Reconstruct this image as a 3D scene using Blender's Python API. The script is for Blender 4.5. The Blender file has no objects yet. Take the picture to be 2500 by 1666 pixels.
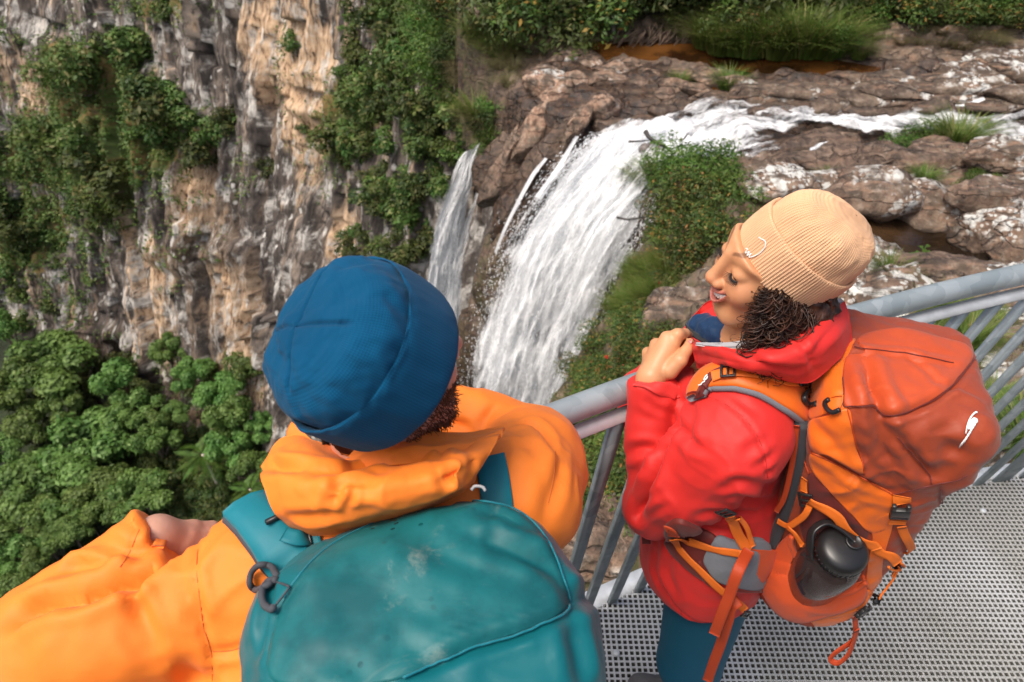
import bpy, math, random
import numpy as np
from mathutils import Vector, Matrix
from mathutils.bvhtree import BVHTree

# ------------------------------------------------------------------ camera
SC = bpy.context.scene
F_PX, W_PX = 1690.0, 2500.0
CAM_H = 2.2
def _frame():
    d = np.array([1225 - 1250, -(2888 - 833), -F_PX], float); d /= np.linalg.norm(d)
    z = -d; fw = np.array([0, 0, -1.0])
    y = fw - z * (fw @ z); y /= np.linalg.norm(y)
    return np.array([np.cross(y, z), y, z])
CR = _frame()
CAM = np.array([0, 0, CAM_H])
cd = bpy.data.cameras.new('camera'); co = bpy.data.objects.new('camera', cd)
SC.collection.objects.link(co); SC.camera = co
M4 = Matrix([[*CR[i], CAM[i]] for i in range(3)] + [[0, 0, 0, 1]])
co.matrix_world = M4
cd.sensor_width = 36; cd.lens = 36 * F_PX / W_PX
cd.clip_start = 0.05; cd.clip_end = 2000
cd.dof.use_dof = True; cd.dof.focus_distance = 1.28; cd.dof.aperture_fstop = 6.3

# ------------------------------------------------------------------ world, sun, exposure
SUN_EL, SUN_AZ = 62.0, 238.0      # degrees; azimuth measured from +Y clockwise
world = bpy.data.worlds.new('World'); SC.world = world; world.use_nodes = True
_nt = world.node_tree; _nt.nodes.clear()
_sky = _nt.nodes.new('ShaderNodeTexSky'); _sky.sky_type = 'NISHITA'; _sky.sun_disc = False
_sky.sun_elevation = math.radians(SUN_EL); _sky.sun_rotation = math.radians(SUN_AZ)
_sky.air_density = 1.0; _sky.dust_density = 6.0; _sky.ozone_density = 0.6
_bg = _nt.nodes.new('ShaderNodeBackground'); _bg.inputs['Strength'].default_value = 0.115
_out = _nt.nodes.new('ShaderNodeOutputWorld')
_nt.links.new(_sky.outputs[0], _bg.inputs[0]); _nt.links.new(_bg.outputs[0], _out.inputs[0])
sl = bpy.data.lights.new('sun', 'SUN'); sl.energy = 1.75; sl.angle = math.radians(26); sl.color = (1.0, 0.94, 0.86)
so = bpy.data.objects.new('sun', sl); SC.collection.objects.link(so)
_a = math.radians(SUN_AZ); _e = math.radians(SUN_EL)
_sd = Vector((math.sin(_a) * math.cos(_e), math.cos(_a) * math.cos(_e), math.sin(_e)))
so.rotation_euler = _sd.to_track_quat('Z', 'Y').to_euler(); so.location = (0, 0, 30)
SC.view_settings.view_transform = 'Standard'; SC.view_settings.look = 'None'
SC.view_settings.exposure = 0.66; SC.view_settings.gamma = 1.0
SC.cycles.max_bounces = 6; SC.cycles.transparent_max_bounces = 12
SC.cycles.use_denoising = True

# ------------------------------------------------------------------ helpers: pixels, numbers
def ray(px, py):
    return CR @ np.array([(px - 1250) / F_PX, -(py - 833) / F_PX, -1.0])
def at(px, py, d):            # point at depth d (m along the optical axis)
    return CAM + ray(px, py) * d
def gz(px, py, z):            # point where the ray reaches height z
    r = ray(px, py); return CAM + r * ((z - CAM_H) / r[2])
def hd(px, py, D):            # point at horizontal distance D
    r = ray(px, py); return CAM + r * (D / math.hypot(r[0], r[1]))
def A(*a): return np.array(a, float)
def unit(v):
    v = np.asarray(v, float); n = np.linalg.norm(v, axis=-1, keepdims=True); return v / np.maximum(n, 1e-9)
def sstep(a, b, x):
    t = np.clip((x - a) / (b - a), 0, 1); return t * t * (3 - 2 * t)
def lerp(a, b, t): return a + (b - a) * t
def to_px(P):                 # world -> photo pixel (authoring only)
    c = (np.asarray(P) - CAM) @ CR
    return np.stack([1250 + F_PX * c[..., 0] / -c[..., 2], 833 - F_PX * c[..., 1] / -c[..., 2]], -1)

_rng = np.random.RandomState(7)
_PERM = _rng.permutation(256); _PERM = np.concatenate([_PERM, _PERM, _PERM])
_GR = unit(_rng.normal(size=(256, 3)))
def noise(P):
    P = np.asarray(P, float); sh = P.shape[:-1]; P = P.reshape(-1, 3)
    i = np.floor(P).astype(int); f = P - i; i &= 255
    u = f * f * f * (f * (f * 6 - 15) + 10)
    out = 0
    for dx in (0, 1):
        wx = u[:, 0] if dx else 1 - u[:, 0]
        for dy in (0, 1):
            wy = u[:, 1] if dy else 1 - u[:, 1]
            for dz in (0, 1):
                wz = u[:, 2] if dz else 1 - u[:, 2]
                h = _PERM[_PERM[_PERM[(i[:, 0] + dx) & 255] + ((i[:, 1] + dy) & 255)] + ((i[:, 2] + dz) & 255)]
                g = _GR[h & 255]
                out = out + wx * wy * wz * (g[:, 0] * (f[:, 0] - dx) + g[:, 1] * (f[:, 1] - dy) + g[:, 2] * (f[:, 2] - dz))
    return (out * 1.6).reshape(sh)
def fbm(P, oct=4, lac=2.0, gain=0.5):
    s = 0; a = 1.0; P = np.asarray(P, float)
    for o in range(oct):
        s = s + a * noise(P + 17.3 * o); P = P * lac; a *= gain
    return s
def ridged(P, oct=4):
    s = 0; a = 1.0; P = np.asarray(P, float)
    for o in range(oct):
        s = s + a * (1 - 2 * np.abs(noise(P + 9.1 * o))); P = P * 2.0; a *= 0.5
    return s

# ------------------------------------------------------------------ helpers: objects
def link(o, parent=None):
    SC.collection.objects.link(o)
    if parent is not None: o.parent = parent
    return o
def tag(o, label=None, cat=None, group=None, kind=None):
    if label: o['label'] = label
    if cat: o['category'] = cat
    if group: o['group'] = group
    if kind: o['kind'] = kind
    return o
def empty(name, loc=(0, 0, 0), label=None, cat=None, group=None, kind=None):
    o = bpy.data.objects.new(name, None); o.location = Vector([float(x) for x in loc]); o.empty_display_size = 0.1
    link(o); return tag(o, label, cat, group, kind)
def mesh_np(name, V, Fs, mats=(), smooth=True, attrs=None, uv=None):
    """V (n,3); Fs a list of int arrays (m,k), or one array; attrs {name: (n,) float}"""
    if isinstance(Fs, np.ndarray): Fs = [Fs]
    Fs = [np.asarray(f, np.int32) for f in Fs if len(f)]
    me = bpy.data.meshes.new(name)
    V = np.asarray(V, np.float32)
    loops = np.concatenate([f.ravel() for f in Fs]); tot = np.concatenate([np.full(len(f), f.shape[1], np.int32) for f in Fs])
    start = np.concatenate([[0], np.cumsum(tot)[:-1]]).astype(np.int32)
    me.vertices.add(len(V)); me.vertices.foreach_set('co', V.ravel())
    me.loops.add(len(loops)); me.loops.foreach_set('vertex_index', loops.astype(np.int32))
    me.polygons.add(len(tot)); me.polygons.foreach_set('loop_start', start)
    if smooth: me.polygons.foreach_set('use_smooth', np.ones(len(tot), bool))
    me.update(calc_edges=True)
    for k, v in (attrs or {}).items():
        v = np.asarray(v, np.float32)
        a = me.attributes.new(k, 'FLOAT', 'POINT'); a.data.foreach_set('value', v)
    if uv is not None:
        l = me.uv_layers.new(name='UVMap'); l.data.foreach_set('uv', np.asarray(uv, np.float32)[loops].ravel())
    for m in (mats if isinstance(mats, (list, tuple)) else [mats]): me.materials.append(m)
    me.validate()
    return me
def obj(name, V, Fs, m, parent=None, **kw):
    """mesh given in world coordinates; under a parent Empty it keeps its place"""
    tg = {k: kw.pop(k) for k in ('label', 'cat', 'group', 'kind') if k in kw}
    org = kw.pop('origin', None)
    V = np.asarray(V, float)
    off = np.zeros(3)
    if parent is not None:
        p = parent
        while p is not None: off = off + np.array(p.location); p = p.parent
    loc = np.zeros(3)
    if org is not None: loc = np.asarray(org, float) - off; V = V - np.asarray(org, float)
    else: V = V - off
    o = bpy.data.objects.new(name, mesh_np(name, V, Fs, m, **kw)); o.location = loc
    link(o, parent); return tag(o, **tg)
def grid_faces(r, c, wrap_c=False, wrap_r=False):
    i = np.arange(r if wrap_r else r - 1)[:, None]; j = np.arange(c if wrap_c else c - 1)[None, :]
    a = i * c + j; b = i * c + (j + 1) % c; d = ((i + 1) % r) * c + j; e = ((i + 1) % r) * c + (j + 1) % c
    return np.stack([a, b, e, d], -1).reshape(-1, 4)
def box(c, s, R=None):
    """8 verts, 6 quads"""
    v = np.array([[x, y, z] for x in (-.5, .5) for y in (-.5, .5) for z in (-.5, .5)]) * np.asarray(s, float)
    if R is not None: v = v @ np.asarray(R).T
    return v + np.asarray(c, float), np.array([[0, 1, 3, 2], [4, 6, 7, 5], [0, 4, 5, 1], [2, 3, 7, 6], [0, 2, 6, 4], [1, 5, 7, 3]])
def join(parts):
    Vs, Fq, n = [], {}, 0
    for V, F in parts:
        for f in (F if isinstance(F, list) else [F]):
            Fq.setdefault(f.shape[1], []).append(f + n)
        Vs.append(V); n += len(V)
    return np.concatenate(Vs), [np.concatenate(x) for x in Fq.values()]
def cr_spline(P, n):
    """Catmull-Rom through P (m,k) -> (n,k), roughly even in parameter"""
    P = np.asarray(P, float); m = len(P)
    if m == 2: return lerp(P[0], P[1], np.linspace(0, 1, n)[:, None])
    Q = np.concatenate([[2 * P[0] - P[1]], P, [2 * P[-1] - P[-2]]])
    t = np.linspace(0, m - 1, n); i = np.minimum(t.astype(int), m - 2); f = (t - i)[:, None]
    a, b, c, d = Q[i], Q[i + 1], Q[i + 2], Q[i + 3]
    return 0.5 * (2 * b + (c - a) * f + (2 * a - 5 * b + 4 * c - d) * f ** 2 + (3 * b - a - 3 * c + d) * f ** 3)
def tube(P, r, n=8, cap=True, flat=None):
    """tube along P (m,3) with radius r (scalar or (m,)); flat squeezes the second axis"""
    P = np.asarray(P, float); m = len(P); r = np.broadcast_to(np.asarray(r, float), (m,))
    T = unit(np.gradient(P, axis=0)); up = A(0, 0, 1) if abs(T[0][2]) < .9 else A(1, 0, 0)
    N = np.zeros_like(P); N[0] = unit(np.cross(np.cross(T[0], up), T[0]))
    for i in range(1, m):
        v = N[i - 1] - T[i] * (N[i - 1] @ T[i]); N[i] = v / max(np.linalg.norm(v), 1e-9)
    B = np.cross(T, N); a = np.linspace(0, 2 * np.pi, n, endpoint=False)
    V = P[:, None] + r[:, None, None] * (np.cos(a)[None, :, None] * N[:, None] * (flat or 1) + np.sin(a)[None, :, None] * B[:, None])
    V = V.reshape(-1, 3); Fq = grid_faces(m, n, wrap_c=True)
    if cap and n > 2:
        V = np.concatenate([V, [P[0], P[-1]]]); k = np.arange(n)
        t0 = np.stack([np.full(n, m * n), (k + 1) % n, k], -1); t1 = np.stack([np.full(n, m * n + 1), (m - 1) * n + k, (m - 1) * n + (k + 1) % n], -1)
        return V, [Fq, np.concatenate([t0, t1])]
    return V, [Fq]
def ribbon(P, N, w, t=0.002, bow=0.0):
    """strap: centre line P, surface normals N, width w, thickness t; webbing with 4 columns"""
    P = np.asarray(P, float); T = unit(np.gradient(P, axis=0)); N = unit(N); S = unit(np.cross(T, N)); N = np.cross(S, T)
    w = np.broadcast_to(np.asarray(w, float), (len(P),))[:, None]
    cols = []
    for u, h in ((-.5, 0), (-.46, t), (-.2, t + bow), (.2, t + bow), (.46, t), (.5, 0), (.46, -t), (-.46, -t)):
        cols.append(P + S * w * u + N * h)
    V = np.stack(cols, 1); m = len(P); V = V.reshape(-1, 3)
    F = grid_faces(m, 8, wrap_c=True)
    e0 = np.array([[0, 1, 2, 3, 4, 5, 6, 7]]); e1 = (m - 1) * 8 + e0[:, ::-1]
    return V, [F, np.concatenate([e0, e1])]
def rotm(axis, deg):
    return np.array(Matrix.Rotation(math.radians(deg), 3, Vector(axis)))

# ------------------------------------------------------------------ helpers: distance fields -> surfaces
def smin(a, b, k):
    h = np.clip(0.5 + 0.5 * (b - a) / k, 0, 1); return b + (a - b) * h - k * h * (1 - h)
def smax(a, b, k): return -smin(-a, -b, k)
def s_cap(P, a, b, ra, rb=None):
    rb = ra if rb is None else rb; a = np.asarray(a, float); b = np.asarray(b, float); ab = b - a
    t = np.clip(((P - a) @ ab) / max(ab @ ab, 1e-12), 0, 1)
    return np.linalg.norm(P - a - t[..., None] * ab, axis=-1) - lerp(ra, rb, t)
def s_ell(P, c, r, R=None):
    q = P - np.asarray(c, float)
    if R is not None: q = q @ np.asarray(R)
    r = np.asarray(r, float); k0 = np.linalg.norm(q / r, axis=-1); k1 = np.linalg.norm(q / (r * r), axis=-1)
    return k0 * (k0 - 1) / np.maximum(k1, 1e-9)
def s_box(P, c, h, R=None, r=0.0):
    q = P - np.asarray(c, float)
    if R is not None: q = q @ np.asarray(R)
    q = np.abs(q) - (np.asarray(h, float) - r)
    return np.linalg.norm(np.maximum(q, 0), axis=-1) + np.minimum(q.max(-1), 0) - r
def s_path(P, pts, rad, k=0.0):
    d = None
    for i in range(len(pts) - 1):
        e = s_cap(P, pts[i], pts[i + 1], rad[i], rad[i + 1]); d = e if d is None else (np.minimum(d, e) if k == 0 else smin(d, e, k))
    return d
def sdf_mesh(fn, lo, hi, res, margin=0.0):
    B = 8; lo = np.asarray(lo, float); hi = np.asarray(hi, float)
    nb = np.ceil((hi - lo) / (res * B)).astype(int); n = nb * B + 1
    vol = np.empty(n, np.float32)
    c = np.stack(np.meshgrid(*[np.arange(k) for k in nb], indexing='ij'), -1).reshape(-1, 3)
    cen = lo + (c + 0.5) * B * res; dc = fn(cen)
    act = np.abs(dc) < B * res * 0.87 * 1.25 + margin
    for (i, j, k), s in zip(c[~act], dc[~act]):
        vol[i * B:i * B + B + 1, j * B:j * B + B + 1, k * B:k * B + B + 1] = 1.0 if s > 0 else -1.0
    g = np.stack(np.meshgrid(*[np.arange(B + 1)] * 3, indexing='ij'), -1).reshape(-1, 3) * res
    ca = c[act]
    for s in range(0, len(ca), 400):
        cc = ca[s:s + 400]
        P = (lo + cc * B * res)[:, None] + g[None]
        d = fn(P.reshape(-1, 3)).reshape(len(cc), B + 1, B + 1, B + 1)
        for (i, j, k), dd in zip(cc, d): vol[i * B:i * B + B + 1, j * B:j * B + B + 1, k * B:k * B + B + 1] = dd
    sg = vol < 0
    cn = [sg[a:n[0] - 1 + a, b:n[1] - 1 + b, d:n[2] - 1 + d] for a in (0, 1) for b in (0, 1) for d in (0, 1)]
    cnt = sum(x.astype(np.int8) for x in cn); cells = np.argwhere((cnt > 0) & (cnt < 8))
    idx = np.full(np.array(n) - 1, -1, np.int32); idx[tuple(cells.T)] = np.arange(len(cells))
    acc = np.zeros((len(cells), 3)); num = np.zeros(len(cells))
    offs = [(a, b, d) for a in (0, 1) for b in (0, 1) for d in (0, 1)]
    vals = np.stack([vol[cells[:, 0] + o[0], cells[:, 1] + o[1], cells[:, 2] + o[2]] for o in offs], -1).astype(float)
    for i in range(8):
        for ax in range(3):
            if offs[i][ax] == 0:
                o2 = list(offs[i]); o2[ax] = 1; j = offs.index(tuple(o2))
                va, vb = vals[:, i], vals[:, j]; m = (va < 0) != (vb < 0)
                t = np.where(m, va / np.where(np.abs(va - vb) < 1e-12, 1, va - vb), 0)
                p = np.tile(np.array(offs[i], float), (len(cells), 1)); p[:, ax] += t
                acc[m] += p[m]; num[m] += 1
    V = lo + (cells + acc / num[:, None]) * res
    Fs = []
    for ax in range(3):
        u, v = [(1, 2), (2, 0), (0, 1)][ax]
        sl0 = [slice(1, n[k] - 1) for k in range(3)]; sl1 = list(sl0)
        sl0[ax] = slice(0, n[ax] - 1); sl1[ax] = slice(1, n[ax])
        a = sg[tuple(sl0)]; b = sg[tuple(sl1)]
        e = np.argwhere(a != b)
        if not len(e): continue
        flip = a[tuple(e.T)]
        e = e + 1; e[:, ax] -= 1
        def ci(du, dv):
            q = e.copy(); q[:, u] -= du; q[:, v] -= dv; return idx[q[:, 0], q[:, 1], q[:, 2]]
        q = np.stack([ci(1, 1), ci(0, 1), ci(0, 0), ci(1, 0)], -1)
        q[~flip] = q[~flip][:, ::-1]
        Fs.append(q)
    F = np.concatenate(Fs); F = F[(F >= 0).all(1)]
    return V, F
def vnormals(V, F):
    n = np.zeros_like(V); q = V[F]
    fn = np.cross(q[:, 2] - q[:, 0], q[:, -1] - q[:, 1])
    for k in range(F.shape[1]): np.add.at(n, F[:, k], fn)
    return unit(n)
def smooth_np(V, F, it=2, lam=0.5):
    e = np.concatenate([F[:, [0, 1]], F[:, [1, 2]], F[:, [2, 3]], F[:, [3, 0]]]) if F.shape[1] == 4 else None
    for _ in range(it):
        s = np.zeros_like(V); c = np.zeros(len(V))
        np.add.at(s, e[:, 0], V[e[:, 1]]); np.add.at(c, e[:, 0], 1); np.add.at(s, e[:, 1], V[e[:, 0]]); np.add.at(c, e[:, 1], 1)
        V = V + lam * (s / np.maximum(c, 1)[:, None] - V)
    return V
def wrinkle(V, F, scale, amp, seed=0, mask=None, thin=3.0):
    """crisp fold lines: thin ridges of a warped noise, pushed along the normals"""
    N = vnormals(V, F); P = V * np.asarray(scale, float) + seed; P = P + .7 * np.stack([noise(P * .5 + 3), noise(P * .5 + 9), noise(P * .5 + 15)], -1)
    r = np.clip(1 - np.abs(noise(P)) * thin, 0, 1) ** 2 * sstep(-.1, .35, noise(P * .45 + 31)); r2 = np.clip(1 - np.abs(noise(P * 1.9 + 5)) * thin, 0, 1) ** 2 * sstep(.0, .4, noise(P * .6 + 51))
    d = amp * (r + .55 * r2)
    return V + N * (d if mask is None else d * mask)[:, None]
class Surf:
    """a surface one can shoot rays at to lay seams, creases and straps on it"""
    def __init__(s, *VF):
        V, F = join([(v, f) for v, f in VF]); s.V = V; s.F = F; s.dm = float(np.median((CAM - V) @ CR[:, 2]))
        s.t = BVHTree.FromPolygons(V.tolist(), [q for f in F for q in f.tolist()])
    def hit(s, px, py, default=None):
        r = unit(ray(px, py)); p, n, i, d = s.t.ray_cast(Vector(CAM), Vector(r))
        if p is None:
            q = at(px, py, default if default else s.dm); p, n, i, d = s.t.find_nearest(Vector(q)); n = np.array(n); return np.array(p), (n if n @ r < .3 else -n)
        n = np.array(n); n = n if n @ r < 0 else -n
        return np.array(p), n
    def near(s, P):
        p, n, i, d = s.t.find_nearest(Vector(P)); return np.array(p), np.array(n)
    def line(s, pts, n=24, off=0.0, default=None):
        q = cr_spline(np.asarray(pts, float), n); R = [s.hit(x, y, default) for x, y in q]
        P = np.array([a for a, b in R]); N = np.array([b for a, b in R])
        for _ in range(2): N[1:-1] = unit(N[:-2] + N[1:-1] * 2 + N[2:])
        return P + N * off, N
def creases(V, F, S, list_):
    """list_: (pixel polyline, depth m, half-width m); negative depth lifts a fold"""
    N = vnormals(V, F); D = np.zeros(len(V))
    for pts, dep, wid in list_:
        P, _ = S.line(pts, max(8, 6 * len(pts)))
        best = np.full(len(V), 1e9); tt = np.zeros(len(V))
        lo = P.min(0) - wid * 4; hi = P.max(0) + wid * 4
        m = np.where(((V > lo) & (V < hi)).all(1))[0]
        if not len(m): continue
        v = V[m]; bb = np.full(len(m), 1e9); bt = np.zeros(len(m))
        for i in range(len(P) - 1):
            ab = P[i + 1] - P[i]; t = np.clip(((v - P[i]) @ ab) / max(ab @ ab, 1e-9), 0, 1)
            d = np.linalg.norm(v - P[i] - t[:, None] * ab, axis=1); g = d < bb
            bb[g] = d[g]; bt[g] = ((i + t) / (len(P) - 1))[g]
        taper = np.sin(np.pi * np.clip(bt * .9 + .05, 0, 1)) ** .5
        x = bb / wid
        D[m] += -dep * taper * (np.exp(-x * x) - 0.45 * np.exp(-((x - 1.9) / 0.9) ** 2))
    return V + N * D[:, None]

def panel(S, poly, off, m, parent, name, n=110, rings=16, edge=-.001, swell=0., default=None, ctr=None, smooth_b=True):
    """a sewn panel: the area inside a closed outline, laid on surface S and lifted by off"""
    poly = np.asarray(poly, float); k = len(poly)
    if smooth_b:
        Q = np.concatenate([poly[-2:], poly, poly[:3]]); b = cr_spline(Q, (len(Q) - 1) * 24 + 1)[48:48 + k * 24]
    else:
        Q = np.concatenate([poly, poly[:1]]); b = np.concatenate([lerp(Q[i], Q[i + 1], np.linspace(0, 1, 24, endpoint=False)[:, None]) for i in range(k)])
    d = np.concatenate([[0], np.cumsum(np.linalg.norm(np.diff(np.concatenate([b, b[:1]]), axis=0), axis=1))]); tt = np.linspace(0, d[-1], n, endpoint=False)
    bb = np.concatenate([b, b[:1]]); b = np.stack([np.interp(tt, d, bb[:, j]) for j in (0, 1)], -1)
    c = b.mean(0) if ctr is None else np.asarray(ctr, float); V = []; Nn = []
    ts = np.concatenate([np.linspace(.10, .985, rings), [1.0]])
    for t in ts:
        for q in lerp(c, b, t):
            p, nn = S.hit(q[0], q[1], default); V.append(p); Nn.append(nn)
    V = np.array(V).reshape(len(ts), n, 3); Nn = np.array(Nn).reshape(len(ts), n, 3)
    for _ in range(3): Nn = unit(Nn + .5 * (np.roll(Nn, 1, 1) + np.roll(Nn, -1, 1)))
    h = np.full(len(ts), off); h[-1] = edge; h = h + swell * (1 - ts ** 2)
    V = V + Nn * h[:, None, None]
    F = grid_faces(len(ts), n, wrap_c=True); V = np.concatenate([V.reshape(-1, 3), [V[0].mean(0)]]); kk = np.arange(n)
    Fc = np.stack([np.full(n, len(V) - 1), (kk + 1) % n, kk], -1)
    return obj(name, V, [F, Fc], m, parent)
def strap(S, pts, w, m, parent, name, n=30, off=.003, t=.0013, default=None, bow=0.):
    P, N = S.line(pts, n, off, default)
    for _ in range(2): P[1:-1] = .25 * P[:-2] + .5 * P[1:-1] + .25 * P[2:]
    return obj(name, *ribbon(P, N, w, t, bow), m, parent), P, N
def free_strap(pts, w, m, parent, name, n=30, facing=None, t=.0013):
    P = cr_spline([q if isinstance(q, np.ndarray) else at(*q) for q in pts], n); f = facing if facing is not None else unit(CAM - P)
    T = unit(np.gradient(P, axis=0)); f = np.broadcast_to(f, P.shape); N = unit(f - T * np.sum(f * T, 1)[:, None])
    return obj(name, *ribbon(P, N, w, t), m, parent)
def frame_R(n, d):
    z = unit(n); x = unit(d - z * (d @ z)); return np.stack([x, np.cross(z, x), z], 1)
def buckle(p, n, d, w, h, m, parent, name='buckle', bars=3, t=.004, th=.0045):
    """ladder-lock: frame with cross bars; d runs along the strap"""
    R = frame_R(n, d); L = []
    for s in (-1, 1): L.append(box(p + R @ A(0, s * (w / 2), t / 2), (h, th, t), R))
    for k in np.linspace(-.5, .5, bars): L.append(box(p + R @ A(k * (h - th), 0, t * .75), (th * (1.0 if abs(k) > .4 else .8), w, t * .9), R))
    V, F = join(L); o = obj(name, V, F, m, parent, smooth=False); b = o.modifiers.new('b', 'BEVEL'); b.width = .0009; b.segments = 2; return o
def px_dir(S, a, b):
    pa, _ = S.hit(*a); pb, _ = S.hit(*b); return unit(pb - pa)
# ------------------------------------------------------------------ materials
class NG:
    def __init__(s, name):
        s.m = bpy.data.materials.new(name); s.m.use_nodes = True; s.t = s.m.node_tree; s.t.nodes.clear()
        s.out = s.t.nodes.new('ShaderNodeOutputMaterial'); s._tc = None
    def n(s, typ, inp=None, **props):
        nd = s.t.nodes.new('ShaderNode' + typ)
        for k, v in props.items(): setattr(nd, k, v)
        for k, v in (inp or {}).items():
            sk = nd.inputs[k]
            if isinstance(v, bpy.types.NodeSocket): s.t.links.new(v, sk)
            else: sk.default_value = (*v, 1.0) if isinstance(v, tuple) and len(v) == 3 and sk.type == 'RGBA' else v
        return nd
    def co(s, which='Object'):
        if s._tc is None: s._tc = s.t.nodes.new('ShaderNodeTexCoord')
        return s._tc.outputs[which]
    def attr(s, name): return s.n('Attribute', attribute_name=name).outputs['Fac']
    def mapped(s, scale, co=None, rot=(0, 0, 0), loc=(0, 0, 0)):
        return s.n('Mapping', {'Vector': co or s.co(), 'Scale': scale, 'Rotation': rot, 'Location': loc}).outputs[0]
    def noise(s, scale, co=None, detail=4, rough=.55, dist=0.0, out=0):
        return s.n('TexNoise', {'Vector': co or s.co(), 'Scale': scale, 'Detail': detail, 'Roughness': rough, 'Distortion': dist}).outputs[out]
    def vor(s, scale, co=None, feature='F1', out='Distance', rnd=1.0):
        return s.n('TexVoronoi', {'Vector': co or s.co(), 'Scale': scale, 'Randomness': rnd}, feature=feature).outputs[out]
    def mr(s, v, a, b, c=0.0, d=1.0, smooth=True):
        return s.n('MapRange', {'Value': v, 'From Min': a, 'From Max': b, 'To Min': c, 'To Max': d}, interpolation_type='SMOOTHSTEP' if smooth else 'LINEAR').outputs[0]
    def math(s, op, a, b=0.0, c=0.0):
        nd = s.t.nodes.new('ShaderNodeMath'); nd.operation = op
        for i, v in enumerate((a, b, c)):
            if isinstance(v, bpy.types.NodeSocket): s.t.links.new(v, nd.inputs[i])
            else: nd.inputs[i].default_value = v
        return nd.outputs[0]
    def mix(s, f, a, b, mode='MIX'):
        nd = s.t.nodes.new('ShaderNodeMix'); nd.data_type = 'RGBA'; nd.blend_type = mode
        for i, v in ((0, f), (6, a), (7, b)):
            if isinstance(v, bpy.types.NodeSocket): s.t.links.new(v, nd.inputs[i])
            elif i == 0: nd.inputs[i].default_value = v
            else: nd.inputs[i].default_value = (*v, 1.0) if len(v) == 3 else v
        return nd.outputs[2]
    def bump(s, h, strength=.5, dist=.01, normal=None):
        i = {'Height': h, 'Strength': strength, 'Distance': dist}
        if normal is not None: i['Normal'] = normal
        return s.n('Bump', i).outputs[0]
    def bsdf(s, color, rough=.6, normal=None, **kw):
        i = {'Base Color': color, 'Roughness': rough}
        if normal is not None: i['Normal'] = normal
        for k, v in kw.items(): i[k.replace('_', ' ')] = v
        return s.n('BsdfPrincipled', i).outputs[0]
    def done(s, sh): s.t.links.new(sh, s.out.inputs['Surface']); return s.m

def m_rock():
    g = NG('rock')
    big = g.noise(1.1, detail=5); fine = g.noise(9.0, detail=6, rough=.65)
    str_ = g.noise(2.2, g.mapped((.7, 2.6, 6.0)), detail=5)
    c = g.mix(g.mr(big, .38, .62), (.060, .043, .031), (.205, .152, .108))
    c = g.mix(g.mr(str_, .50, .68), c, (.25, .15, .095))
    c = g.mix(g.mr(fine, .52, .75), c, (.30, .26, .22))
    c = g.mix(g.mr(fine, .50, .30, 0, .7), c, (.06, .042, .034))
    c = g.mix(g.math('MULTIPLY', g.attr('pink'), g.mr(g.noise(3.2, detail=7, rough=.7), .40, .56)), c, g.mix(g.mr(fine, .38, .62), (.26, .145, .095), (.46, .31, .215)))
    ck = g.mr(g.vor(1.7, g.n('VectorMath', {0: g.mapped((.35, .9, 2.4)), 1: g.n('VectorMath', {0: g.noise(2.5, out=1), 1: (.5, .5, .5)}, operation='MULTIPLY').outputs[0]}, operation='ADD').outputs[0], 'DISTANCE_TO_EDGE'), .0, .045)
    c = g.mix(g.math('MULTIPLY', g.math('SUBTRACT', 1.0, ck), .45), c, (.030, .022, .018))
    wet = g.math('MULTIPLY', g.attr('wet'), g.mr(g.noise(3.0, detail=4), .25, .6, .55, 1.0))
    c = g.mix(wet, c, g.mix(g.mr(fine, .4, .66), (.022, .016, .013), (.10, .055, .032)))
    moss = g.math('MULTIPLY', g.attr('moss'), g.mr(g.noise(4.5, detail=5), .42, .58))
    c = g.mix(moss, c, g.mix(g.mr(fine, .35, .65), (.045, .055, .014), (.13, .095, .055)))
    # white lichen: rounded blotches, patchy
    v = g.vor(6.5, g.n('VectorMath', {0: g.co(), 1: g.n('VectorMath', {0: g.noise(9.0, out=1), 1: (.12, .12, .12)}, operation='MULTIPLY').outputs[0]}, operation='ADD').outputs[0], 'SMOOTH_F1')
    v2 = g.vor(16.0, None, 'F1')
    li = g.math('MAXIMUM', g.mr(v, .46, .36), g.mr(v2, .42, .30, 0, .9))
    li = g.math('MULTIPLY', li, g.mr(g.math('ADD', g.noise(1.7, detail=4), g.math('MULTIPLY', g.attr('lichen'), .30)), .69, .80))
    li = g.math('MULTIPLY', li, g.mr(fine, .30, .44))
    c = g.mix(li, c, g.mix(fine, (.50, .50, .46), (.74, .73, .69)))
    ro = g.mr(wet, 0, 1, .85, .28)
    h = g.math('ADD', g.math('ADD', g.math('MULTIPLY', fine, .7), g.math('MULTIPLY', g.noise(34, detail=3), .3)), g.math('MULTIPLY', ck, .5))
    return g.done(g.bsdf(c, ro, g.bump(h, 1.0, .07)))

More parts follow.
